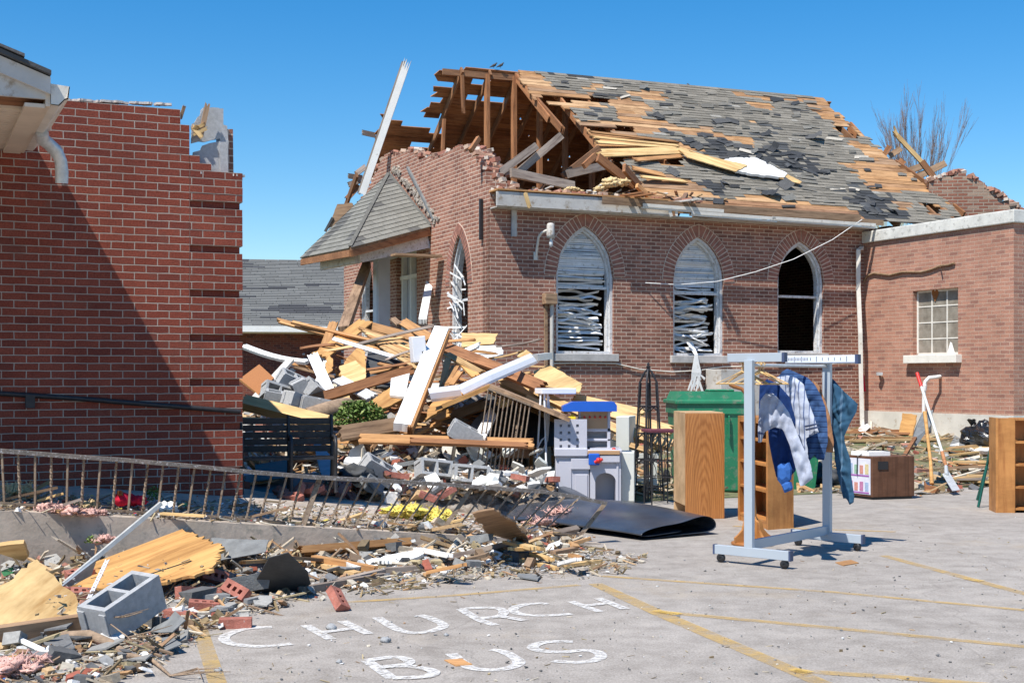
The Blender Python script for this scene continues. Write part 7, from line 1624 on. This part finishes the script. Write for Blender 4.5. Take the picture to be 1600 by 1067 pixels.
# white plaster slabs (individual big pieces)
for i in range(44):
    px, py = rb.uniform(535, 850), rb.uniform(700, 762); s_ = rb.uniform(.08, .22); p = Q(px, py, -.6)
    p.z = max(p.z, hgt(p.x, p.y)+.05); m_ = euler(rb.uniform(-.9, .9), rb.uniform(-.7, .7), rb.uniform(0, 3)); n_ = rb.choice((4, 5, 5, 6)); a0 = rb.uniform(0, 6)
    pts = [p+m_.to_3x3() @ V((math.cos(a0+6.28*k/n_)*s_*rb.uniform(.6, 1.1), math.sin(a0+6.28*k/n_)*s_*rb.uniform(.5, .9), 0)) for k in range(n_)]
    mb = MB(); mb.prism(jagpoly(pts, .008, .05), m_.to_3x3() @ V((0, 0, rb.uniform(.015, .06)))); mb.build('plaster_slab', rb.choice(['white', 'white', 'foundation', 'cream', 'greyfelt']), label='broken slab of pale plaster in the rubble below the long level board', cat='plaster', group='plaster slabs below the long level board')
# black iron railing buried in the heap
rb2 = thing('buried_railing', 'black iron railing standing half buried in the collapsed porch heap', 'railing', loc=tuple(P(790, 690, 15.4)))
tp0, tp1 = P(763, 607, 15.45), P(828, 633, 15.45); k_ = lambda p: p-rb2.location
mb = MB(); mb.bar(k_(tp0), k_(tp1), .04, .02); mb.build('top_rail', 'railpaint', parent=rb2)
for i in range(11):
    u = i/10; a = tp0.lerp(tp1, u); b = a+V((-.14, -.1, -.95)); mb = MB(); mb.tube([k_(a), k_(b)], .009, 6); mb.build('baluster', 'railpaint', parent=rb2)
rb3 = thing('railing_fragment', 'short section of black iron railing behind the white plank and plywood', 'railing', loc=tuple(Q(603, 600, -.2)))
for i in range(7): a = Q(585+i*6, 545, -.2); mb = MB(); mb.tube([a-rb3.location, a+V((0, 0, -.62))-rb3.location], .012, 6); mb.build('baluster', 'iron', parent=rb3)
mb = MB(); mb.bar(Q(583, 545, -.2)-rb3.location, Q(623, 545, -.2)-rb3.location, .04, .02); mb.build('top_rail', 'iron', parent=rb3)
for x0, x1 in ((805, 803), (813, 811)):
    pass
bp2 = thing('twin_bars', 'pair of thin iron bars standing beside the side table', 'iron bars', loc=tuple(Q(808, 696, -1.3)))
for dx in (0, .06): mb = MB(); mb.tube([Q(812, 632, -1.5)+V((dx, 0, 0))-bp2.location, Q(803, 698, -1.2)+V((dx, 0, 0))-bp2.location], .01, 6); mb.build('bar', 'railpaint', parent=bp2)
# garden bench on the walkway
f = FR(378, 772, .22); bc = thing('garden_bench', 'black slatted garden bench with scrolled iron ends by the left brick wall', 'bench', mat4=f.m)
wB = f.x(527); zs0 = .34
for k in range(5): z = .38+k*.068; mb = MB(); mb.box((.02, .42+k*.02, z), (wB-.04, .445+k*.02, z+.06)); mb.build('back_slat', 'iron', parent=bc)
for k in range(5): mb = MB(); mb.box((.02, .02+k*.085, zs0-.02), (wB-.04, .02+k*.085+.06, zs0)); mb.build('seat_slat', 'iron', parent=bc)
for x in (0.0, wB*.5, wB-.04):
    mb = MB(); mb.tube([(x, .0, 0), (x, .05, .2), (x, .02, zs0), (x, .0, .48), (x, .06, .54), (x, .30, .54), (x, .44, .50)], .018, 8); mb.tube([(x, .50, 0), (x, .42, .25), (x, .42, .40), (x, .52, .74)], .018, 8)
    if x != wB*.5: mb.tube([(x, .10+.08*math.cos(a)*(1-a/14), .43+.08*math.sin(a)*(1-a/14)) for a in [i*.5 for i in range(22)]], .009, 6)
    mb.build('end_frame', 'iron', parent=bc)
# bent walkway railing
rl_pts = [(-60, 696), (0, 704), (100, 712), (200, 719), (300, 728), (400, 738), (500, 746), (600, 751), (700, 757), (780, 763), (850, 768), (900, 776), (946, 786)]
bt_pts = [(-60, 788), (10, 790), (100, 797), (200, 803), (300, 808), (390, 815), (470, 822), (560, 828), (640, 831), (720, 833), (790, 834), (850, 836), (906, 838)]
def onedge(px, py, te=.12):    # vertical plane just behind the kerb edge
    return hit(px, py, E0+N*te, N)
rt = thing('iron_railing', 'long bent iron handrail with twisted balusters along the walkway edge', 'railing', loc=tuple(onedge(400, 815)))
kk = lambda p: p-rt.location
def polyat(pts, x):
    for (a, b), (c, d) in zip(pts, pts[1:]):
        if a <= x <= c: return b+(d-b)*(x-a)/(c-a)
    return pts[-1][1]
tops = [onedge(*p, .12-.10*i/12) for i, p in enumerate(rl_pts)]; bots = [onedge(*p, .12) for p in bt_pts]
mb = MB()
for a, b in zip(tops, tops[1:]): mb.bar(kk(a), kk(b+(b-a)*.01), .06, .032)
mb.build('handrail', 'railtop', parent=rt)
mb = MB()
for a, b in zip(bots, bots[1:]): mb.bar(kk(a+V((0, 0, .02))), kk(b+(b-a)*.01+V((0, 0, .02))), .035, .018)
mb.build('bottom_rail', 'railpaint', parent=rt)
tx = [3, 28, 55, 80, 106, 131, 157, 182, 207, 231, 255, 279, 304, 329, 352, 376, 400, 424, 448, 472, 516-20+0, 520, 545, 570, 594, 614, 636, 655, 677, 698, 719, 740, 760, 781, 801, 822, 842, 862, 882, 903]
bx_ = [7, 32, 55, 80, 104, 127, 151, 176, 200, 222, 246, 270, 293, 317, 340, 362, 384, 405, 427, 451, 470, 492, 512, 533, 552, 571, 590, 607, 627, 648, 668, 690, 710, 728, 747, 767, 785, 804, 822, 842]
for i, (a, b) in enumerate(zip(tx, bx_)):
    p0 = onedge(a, polyat(rl_pts, a)+3, .10); p1 = onedge(b, polyat(bt_pts, b), .12); mb = MB()
    if i % 2 == 0: mb.bar(kk(p0), kk(p1), .015, .015, up=(0, 1, 0))
    else:
        n_ = 16; pts4 = []
        for k in range(n_+1):
            c = p0.lerp(p1, k/n_); an = k*.75; pts4.append([kk(c)+(U*math.cos(an+j*1.5708)+N*math.sin(an+j*1.5708))*.0115 for j in range(4)])
        for q0, q1 in zip(pts4, pts4[1:]):
            for j in range(4): mb.poly([q0[j], q0[(j+1) % 4], q1[(j+1) % 4], q1[j]])
    mb.build('baluster', 'railpaint', parent=rt)
for a, b in (((500, 747), (472, 828)), ((944, 788), (905, 838)), ((737, 762), (685, 838))):
    mb = MB(); mb.bar(kk(onedge(*a, .1)), kk(onedge(*b, .1)), .035, .035, up=(0, 1, 0)); mb.build('rail_post', 'railpaint', parent=rt)
# black rubber sheet rolled along the ramp
def tarp(name, label, path, wid, prof, mat='rubber'):
    """sheet swept along a path with a folded cross-section"""
    mb = MB(); L_ = []
    for i, (p, sc_) in enumerate(path):
        a = path[max(i-1, 0)][0]; b = path[min(i+1, len(path)-1)][0]; d = (b-a); d.z = 0; d.normalize(); n_ = V((-d.y, d.x, 0))
        L_.append([p+n_*x*wid*sc_+Z*(z*sc_)+n_*.03*NZ.noise(p*1.5+V((0, 0, j)))+Z*.03*NZ.noise(p*2+V((j*.5, 0, 0)))*(z > .03) for j, (x, z) in enumerate(prof)])
    vs_ = [q for l in L_ for q in l]; m_ = len(prof)
    mb.raw(vs_, [(i*m_+j, i*m_+j+1, (i+1)*m_+j+1, (i+1)*m_+j) for i in range(len(path)-1) for j in range(m_-1)], 0, None, True)
    o = mb.build(name, mat, mat4=Matrix.Identity(4), label=label, cat='rubber sheet'); sd = o.modifiers.new('s', 'SOLIDIFY'); sd.thickness = .006; ss = o.modifiers.new('ss', 'SUBSURF'); ss.levels = ss.render_levels = 2; return o
pf1 = [(a_, b_*(.95+.35*(a_ > .2))) for a_, b_ in [(-.50, .005), (-.3, .02), (.1, .03), (.40, .02), (.50, .07), (.46, .16), (.25, .19), (.0, .18), (-.25, .17), (-.5, .11), (-.56, .07), (-.50, .05), (-.2, .06), (.1, .07)]]
def gl2(px, py, dz=0): p = G(px, py, dz); return p
path = [(gl2(800, 812), .6), (gl2(850, 814), .85), (gl2(890, 815), 1.0), (gl2(940, 822), 1.0), (gl2(1000, 830), .95), (gl2(1040, 836), .9), (gl2(1066, 840), .85)]
tarp('rubber_sheet', 'thick black rubber sheet folded over and lying down the ramp towards the lot', path, 1.05, pf1)
mb = MB(); mb.tube([G(500, 775, .05), G(560, 777, .06), G(600, 779, .06), G(650, 783, .06), G(690, 788, .06)], [.05, .06, .075, .08, .075], 12); mb.build('rubber_roll', 'rubber', label='narrow black rubber roll behind the yellow insulation', cat='rubber roll')
mb = MB(); mb.tube([G(690, 768, .06), G(760, 770, .12), G(830, 780, .13), G(890, 792, .10), G(940, 806, .06)], [.08, .13, .14, .12, .06], 12); mb.build('rubber_roll', 'rubber', label='thick black rubber roll lying behind the railing below the side table', cat='rubber roll')
# insulation tufts
def tuft(px, py, r_, mat, lab, dz=.02, on=None, sq=.5):
    mb = MB(); p = on or G(px, py, dz)
    for k in range(16): blob(p+V((random.gauss(0, .32)*r_, random.gauss(0, .25)*r_, rnd(0, .5)*r_*sq)), r_*rnd(.16, .42), None, mb, 1.1, 9, sq*rnd(.6, 1.2))
    for k in range(60):
        q_ = p+V((random.gauss(0, .4)*r_, random.gauss(0, .3)*r_, rnd(0, .4)*r_)); e_ = V((rnd(-1, 1), rnd(-1, 1), rnd(0, 1)))*r_*.25; mb.bar(q_, q_+e_, r_*.03, .003)
    return mb.build('insulation', mat, label=lab, cat='insulation')
tuft(655, 800, .22, 'insuly', 'bright yellow insulation batt behind the railing', on=G(640, 815, .06)); tuft(620, 800, .2, 'insuly', 'smaller yellow insulation clump beside the bright batt', on=G(675, 818, .04))
tuft(0, 0, .22, 'insul', 'pinkish insulation clump caught in the railing end', on=G(870, 822, .1)); tuft(0, 0, .16, 'insul', 'pale insulation clump left of the railing end', on=G(845, 826, .05))
tuft(0, 0, .16, 'insul', 'pink insulation draped over the kerb under the railing', on=onedge(95, 800, .03)); tuft(0, 0, .13, 'insul', 'pink insulation wisp on the kerb beside the metal pole', on=onedge(140, 806, .03))
tuft(0, 0, .22, 'insul', 'large pink insulation pad behind the pale plywood', on=gp(50, 880)+V((0, 0, .1))); tuft(0, 0, .13, 'insul', 'pink insulation by the far left plywood edge', on=gp(20, 865)+V((0, 0, .1)))
tuft(0, 0, .17, 'insul', 'pink insulation tuft at the bottom corner of the view', on=gp(38, 1056)+V((0, 0, .03))); tuft(0, 0, .10, 'insul', 'small pink insulation wisp above the orange plywood', on=onedge(165, 845, -.2)); tuft(0, 0, .16, 'insult', 'tan leaf and fibre clump at the left end of the walkway', on=G(30, 778, .05)); tuft(0, 0, .12, 'insult', 'tan fibre clump under the left part of the railing', on=G(125, 800, .03))
tuft(0, 0, .12, 'insult', 'small tan fibre ball hanging in the buried railing', on=Q(791, 632, -1.7), sq=1.2)
# ---- foreground sheets, boards and felt
def gs(l, z0=.05): return [V((gp(x, y).x, gp(x, y).y, 0))+V((0, 0, 0)) if z is None else P(x, y, (EYE-z)*F/(y-HY)) for x, y, z in l]
def GS(l, *a, **k): return sheet([P(x, y, (EYE-z)*F/(y-HY)) for x, y, z in l], *a, **k)
GS([(100, 896, .10), (285, 826, .32), (345, 850, .28), (342, 868, .24), (325, 890, .18), (245, 920, .07), (130, 925, .04)], .02, 'ply', 'plywood_sheet', 'big orange plywood sheet with a splintered edge leaning against the kerb', 'plywood', .035, step=.03, skip=(0,))
scatter('litter', 'grit and shingle crumbs lying on and around the plywood sheets', 130, [(20, 880), (285, 835), (335, 850), (320, 890), (130, 925), (60, 975)], dict(grey=5, leaf=3, white=1, pale=1), (.006, .03), lambda x, y: .17+.02, .02, .3, seed=12)
GS([(-20, 930, .24), (58, 873, .36), (118, 940, .14), (126, 962, .10), (80, 978, .08), (-20, 985, .12)], .02, 'plypale', 'plywood_sheet', 'big pale plywood sheet at the far left of the foreground', 'plywood', .018, step=.05)
GS([(-20, 850, .30), (38, 843, .34), (48, 855, .26), (40, 866, .2), (-20, 872, .2)], .03, 'plypale', 'plywood_piece', 'cream board end above the pale plywood', 'board', .01)
def GB(a, b, w_, t, mat, lab, za=.05, zb=.05, jag=.04, up=(0, 0, 1), **k):
    return plank(P(a[0], a[1], (EYE-za)*F/(a[1]-HY)), P(b[0], b[1], (EYE-zb)*F/(b[1]-HY)), w_, t, mat, lab, jag=jag, up=V(up), **k)
GB((-20, 998), (135, 975), .10, .12, 'oldwood', 'heavy weathered beam below the pale plywood', .06, .06)
GB((78, 880), (165, 868), .05, .09, 'oldwood', 'short brown beam end between the two plywood sheets', .1, .1, jag=.02)
GB((470, 922), (602, 900), .05, .05, 'greywood', 'grey board on the asphalt near the lone brick', .03, .03)
GB((430, 900), (470, 880), .08, .03, 'board', 'orange stick beside the curled felt', .05, .08); GB((465, 862), (640, 848), .06, .10, 'board', 'orange-brown board lying along the kerb foot', .12, .12, up=(0, -1, .5))
GB((488, 872), (588, 890), .07, .05, 'board', 'reddish board slanting out from the kerb foot', .1, .04); GB((494, 880), (560, 897), .08, .03, 'yellow', 'pale yellow board under the reddish one', .06, .03)
GB((650, 888), (900, 828), .05, .09, 'greywood', 'long grey-brown board running from the rubble to the railing end', .03, .08, up=(0, -1, .6), jag=.02)
GB((520, 912), (600, 893), .06, .05, 'greywood', 'weathered board with a split end near the reddish board', .03, .04, jag=.1); GB((600, 892), (680, 886), .06, .05, 'greywood', 'weathered grey board below the white foam', .03, .03, jag=.06)
GB((455, 826), (570, 802), .06, .03, 'yellow', 'warped yellow board leaning on the railing foot', .22, .30, bend=-.03); GB((785, 868), (870, 888), .04, .03, 'plypale', 'pale split stick on the asphalt by the railing end', .03, .02, jag=.1); GB((880, 884), (940, 876), .05, .025, 'plypale', 'short pale splinter on the asphalt', .02, .02, jag=.15)
GB((410, 845), (470, 858), .05, .03, 'yellow', 'thin yellow stick before the kerb', .1, .1); GB((440, 840), (455, 855), .11, .02, 'board', 'small orange board fragment before the kerb', .15, .1); GB((450, 840), (478, 832), .14, .03, 'board', 'torn orange board tipped against the kerb', .15, .2)
GB((0, 985), (118, 1038), .022, .02, 'white', 'thin white stick lying in the bottom left corner', .08, .01, jag=0)
GB((0, 820), (30, 805), .05, .02, 'board', 'orange stick resting on the kerb at the far left', .35, .45); GB((100, 818), (118, 800), .05, .02, 'board', 'burnt-orange splinter on the kerb', .3, .4, jag=.1)
GB((448, 838), (700, 812), .05, .10, 'brownwood', 'long timber lying against the kerb under the railing', .06, .14, up=(0, -1, .5))
GB((186, 768), (225, 825), .035, .03, 'brownwood', 'thin reddish stake leaning through the railing', .6, .2); GB((48, 768), (78, 752), .035, .02, 'yellow', 'thin pale stick caught in the railing', .55, .62)
GS([(420, 870, .30), (450, 862, .34), (482, 872, .26), (486, 905, .1), (470, 915, .04), (392, 900, .1), (398, 880, .2)], .006, 'felt', 'felt_sheet', 'stiff dark roofing felt sheet curling up in the foreground', 'roofing felt', .004)
GS([(350, 905, .12), (425, 890, .18), (420, 915, .06), (385, 925, .03), (352, 922, .05)], .006, 'greyfelt', 'felt_sheet', 'grey roofing felt lying left of the dark curled sheet', 'roofing felt', .004)
GS([(330, 840, .25), (420, 843, .25), (418, 872, .12), (338, 870, .14)], .006, 'greyfelt', 'felt_sheet', 'grey roofing felt sheet at the right edge of the orange plywood', 'roofing felt', .006)
GS([(223, 988, .02), (262, 968, .10), (290, 974, .06), (312, 996, .01), (280, 1000, .01)], .006, 'greyfelt', 'felt_sheet', 'buckled grey felt beside the concrete block', 'roofing felt', .004)
GS([(232, 1000, .02), (268, 993, .05), (288, 1018, .01), (250, 1024, .01), (228, 1014, .01)], .006, 'greyfelt', 'felt_sheet', 'flat grey felt in front of the concrete block', 'roofing felt', .004)
GS([(565, 885, .03), (600, 868, .09), (660, 862, .10), (662, 870, .07), (620, 882, .04)], .03, 'white', 'foam_sheet', 'white foam slab lying between boards at the kerb foot', 'foam sheet', .008)
GS([(727, 838, .15), (770, 832, .2), (778, 846, .12), (735, 850, .1)], .008, 'greyfelt', 'shingle_sheet', 'grey shingle square at the foot of the railing', 'shingle', .004)
GS([(738, 800, .45), (772, 793, .5), (800, 812, .36), (828, 833, .15), (800, 838, .13), (762, 822, .25)], .015, 'oldwood', 'bark_sheet', 'torn brown plywood sheet leaning behind the railing', 'plywood', .02)
GS([(810, 895, .02), (845, 898, .02), (840, 905, .02), (808, 900, .02)], .01, 'greyfelt', 'shingle_sheet', 'bent grey shingle on the asphalt right of the long board', 'shingle', .003)
for k in range(16):
    rk = random.Random(100+k); x, y = rk.uniform(300, 900), rk.uniform(850, 885); d = 3
    GB((x, y), (x+rk.uniform(-60, 60), y+rk.uniform(-14, 14)), rk.uniform(.04, .1), .025, rk.choice(['board', 'yellow', 'oldwood', 'greywood', 'plypale', 'white']), 'short splintered board in the strip of debris below the kerb', rk.uniform(.04, .16), rk.uniform(.04, .16), jag=.1, group='short boards in the debris below the kerb')
for k in range(9):
    rk = random.Random(200+k); x = rk.uniform(0, 900); y = 790+x*.045+rk.uniform(-8, 16); p = G(x, y, .05); a = rk.uniform(-.6, .9); L_ = rk.uniform(.15, .5)
    plank(p, p+V((L_*math.cos(a), L_*math.sin(a)*.4, rk.uniform(-.05, .10))), rk.uniform(.02, .07), .018, rk.choice(['board', 'oldwood', 'greywood', 'plypale']), 'thin broken stick in the litter under the railing', group='thin sticks in the litter under the railing', jag=.06)
# metal pole and punched strap
mb = MB(); a, b = P(100, 912, 8.9), P(252, 786, 9.35); mb.bar(a, b, .028, .028); mb.build('metal_pole', 'metal', label='long galvanised metal pole leaning over the plywood to the railing', cat='pole')
mb = MB(); 
for k in range(14):
    u0, u1 = k/14, (k+.62)/14; a, b = P(131, 951, 8.2), P(168, 874, 8.9); mb.bar(a.lerp(b, u0), a.lerp(b, u1), .03, .004, up=(0, -1, 0)); mb.bar(a.lerp(b, u1)+V((-.011, 0, 0)), a.lerp(b, (k+1)/14)+V((-.011, 0, 0)), .008, .004, up=(0, -1, 0)); mb.bar(a.lerp(b, u1)+V((.011, 0, 0)), a.lerp(b, (k+1)/14)+V((.011, 0, 0)), .008, .004, up=(0, -1, 0))
mb.build('punched_strap', 'enamel', label='white perforated metal strap leaning behind the concrete block', cat='strap')
GS([(92, 917, .12), (150, 872, .30), (140, 895, .18), (110, 918, .1)], .01, 'slate', 'blue_shard', 'dark blue shard under the lower end of the metal pole', 'shard', .003)
# branches
def branch(name, label, pts, r_, mat='bark'):
    mb = MB(); mb.tube(pts, r_, 8); rs_ = random.Random(len(label)); 
    for k in range(6):
        p = pts[rs_.randrange(1, len(pts))]; a = rs_.uniform(-.8, .8); mb.tube([p, p+V((rs_.uniform(.05, .15), rs_.uniform(-.1, .1), rs_.uniform(0, .05))), p+V((rs_.uniform(.15, .3), rs_.uniform(-.15, .15), rs_.uniform(0, .06)))], [.005, .004, .002], 5)
    return mb.build(name, mat, label=label, cat='branch')
branch('branch', 'stripped tan branch lying in front of the concrete block', [gp(98, 1008)+Z*.05, gp(140, 1010)+Z*.06, gp(175, 1017)+Z*.04, gp(200, 1032)+Z*.03, gp(240, 1038)+Z*.02, gp(266, 1058)+Z*.01], [.03, .035, .025, .018, .012, .006])
branch('twig', 'thin forked twig crossing the front of the concrete block', [P(140, 948, 7.75), P(160, 965, 7.6), P(200, 995, 7.4), P(228, 1035, 7.2)], [.004, .004, .004, .003])
branch('twig', 'grey twig lying on the litter left of the branch', [gp(82, 1000)+Z*.05, gp(110, 985)+Z*.1, gp(118, 970)+Z*.14], [.006, .005, .003])
branch('driftwood_log', 'rough split log behind the white blocks', [Q(480, 650, -1.3), Q(505, 645, -1.3), Q(530, 638, -1.3), Q(546, 630, -1.3)], [.10, .12, .12, .08])
# shrub, toys and small odds
def leafy(name, label, c, rx, ry, rz, n, seed, cat='shrub', sz=.035, parent=None):
    rs_ = random.Random(seed); mb = MB()
    for i in range(n):
        th = rs_.uniform(0, 6.28); zz = rs_.random(); rr = math.sqrt(rs_.random())*(1-.5*zz*zz); p = V((math.cos(th)*rr*rx, math.sin(th)*rr*ry, zz*rz*(1+.3*NZ.noise(V((th, rr*3, seed)))))); s_ = sz*rs_.uniform(.6, 1.3); m_ = Matrix.Translation(p) @ euler(rs_.uniform(-.9, .9), rs_.uniform(-.9, .9), rs_.uniform(0, 6.3)); g = rs_.uniform(.6, 1.4)
        mb.poly([m_ @ V(v) for v in ((-s_, 0, 0), (0, -s_*.4, s_*.1), (s_, 0, 0), (0, s_*.4, s_*.1))], 0, (.10*g, .17*g, .035*g) if rs_.random() < .75 else (.24, .30, .09))
    return mb.build(name, 'leaf', mat4=Matrix.Translation(c), label=label, cat=cat)
leafy('green_shrub', 'bright green shrub poking out of the wreckage', Q(563, 664, -1.2), .36, .25, .26, 1500, 1)
leafy('artificial_plant', 'small green artificial sprig beside the red toy', G(240, 790, .05), .08, .06, .10, 160, 2, 'plant', .018)
leafy('artificial_plant', 'tiny yellow-green sprig beside the kerb above the orange plywood', P(142, 848, 9.9), .05, .05, .05, 60, 3, 'plant', .016)
mb = MB(); blob(G(190, 800, .10), .07, None, mb, .1, 12, .8); mb.build('red_ornament', 'redfab', label='round red ornament lying under the railing', cat='ornament')
mb = MB(); blob(G(212, 798, .08), .08, None, mb, .7, 12, .5); mb.build('red_cloth', 'redfab', label='crumpled red cloth beside the round ornament', cat='cloth')
mb = MB(); blob(G(262, 806, .06), .08, None, mb, .7, 12, .6); mb.build('white_bag', 'white', label='crumpled white plastic under the tip of the metal pole', cat='bag')
mb = MB(); blob(Q(560, 740, -.9), .2, None, mb, .6, 12, .5); mb.build('black_cloth', 'felt', label='dark crumpled cloth between the blue-grey slab and the block', cat='cloth')
for k, (px, py, s_) in enumerate(((518, 983, .032), (602, 1003, .028), (298, 990, .02), (697, 993, .014), (530, 1035, .016), (115, 1048, .03), (380, 955, .03), (341, 1049, .02))):
    mb = MB(); blob(gp(px, py)+Z*s_*.4, s_, None, mb, .5, 6, .7); mb.build('stone_chip', 'block', label='grey stone chip lying on the open asphalt', cat='stone', group='stone chips on the open asphalt')
GS([(1305, 878, .006), (1330, 874, .006), (1342, 879, .006), (1318, 883, .006)], .006, 'board', 'bark_chip', 'flat brown wood chip on the asphalt by the rack', 'wood chip', .004)
GS([(694, 1030, .006), (722, 1028, .012), (738, 1038, .006), (712, 1039, .006)], .005, 'board', 'bark_chip', 'orange wood chip lying on the painted letters', 'wood chip', .005)
for k, (px, py) in enumerate(((1013, 655), (1040, 660), (1046, 645), (1000, 662))):
    mb = MB(); blob(G(px, py+12, .12), .2, None, mb, .4, 10, .8); mb.build('boulder', 'stone', label='rough pale boulder beside the green bin at the church wall', cat='boulder', group='pale boulders beside the green bin')
S_ = sheet([AM @ al(1410, 645, -.5), AM @ al(1432, 648, -.5), AM @ al(1425, 682, -.7), AM @ al(1404, 680, -.7)], .02, 'ply', 'plywood_piece', 'small orange plywood square leaning on the white foundation', 'plywood', .012)
mb = MB(); mb.prism([G(1483, 700, .02), G(1492, 690, .1), G(1510, 698, .08), G(1506, 704, .02)], (0, 0, .01)); mb.build('shingle_sheet', 'greyfelt', label='dark shingle scrap beside the black rubbish bag', cat='shingle')
mb = MB(); blob(G(1535, 708, .03), .25, None, mb, .5, 12, .25); mb.build('white_cloth', 'white', label='crumpled white cloth in front of the black rubbish bag', cat='cloth')
mb = MB(); blob(G(1290, 757, .1), .18, None, mb, .9, 12, .9); mb.build('tangled_wire', 'felt', label='dark tangle of stuff on the ground behind the clothes rack', cat='tangle')
mb = MB(); mb.prism([G(1340, 676, .05), G(1352, 668, .12), G(1360, 676, .1), G(1348, 682, .04)], (0, 0, .01)); mb.build('paper', 'white', label='white paper scrap on the lawn by the downspout', cat='paper')
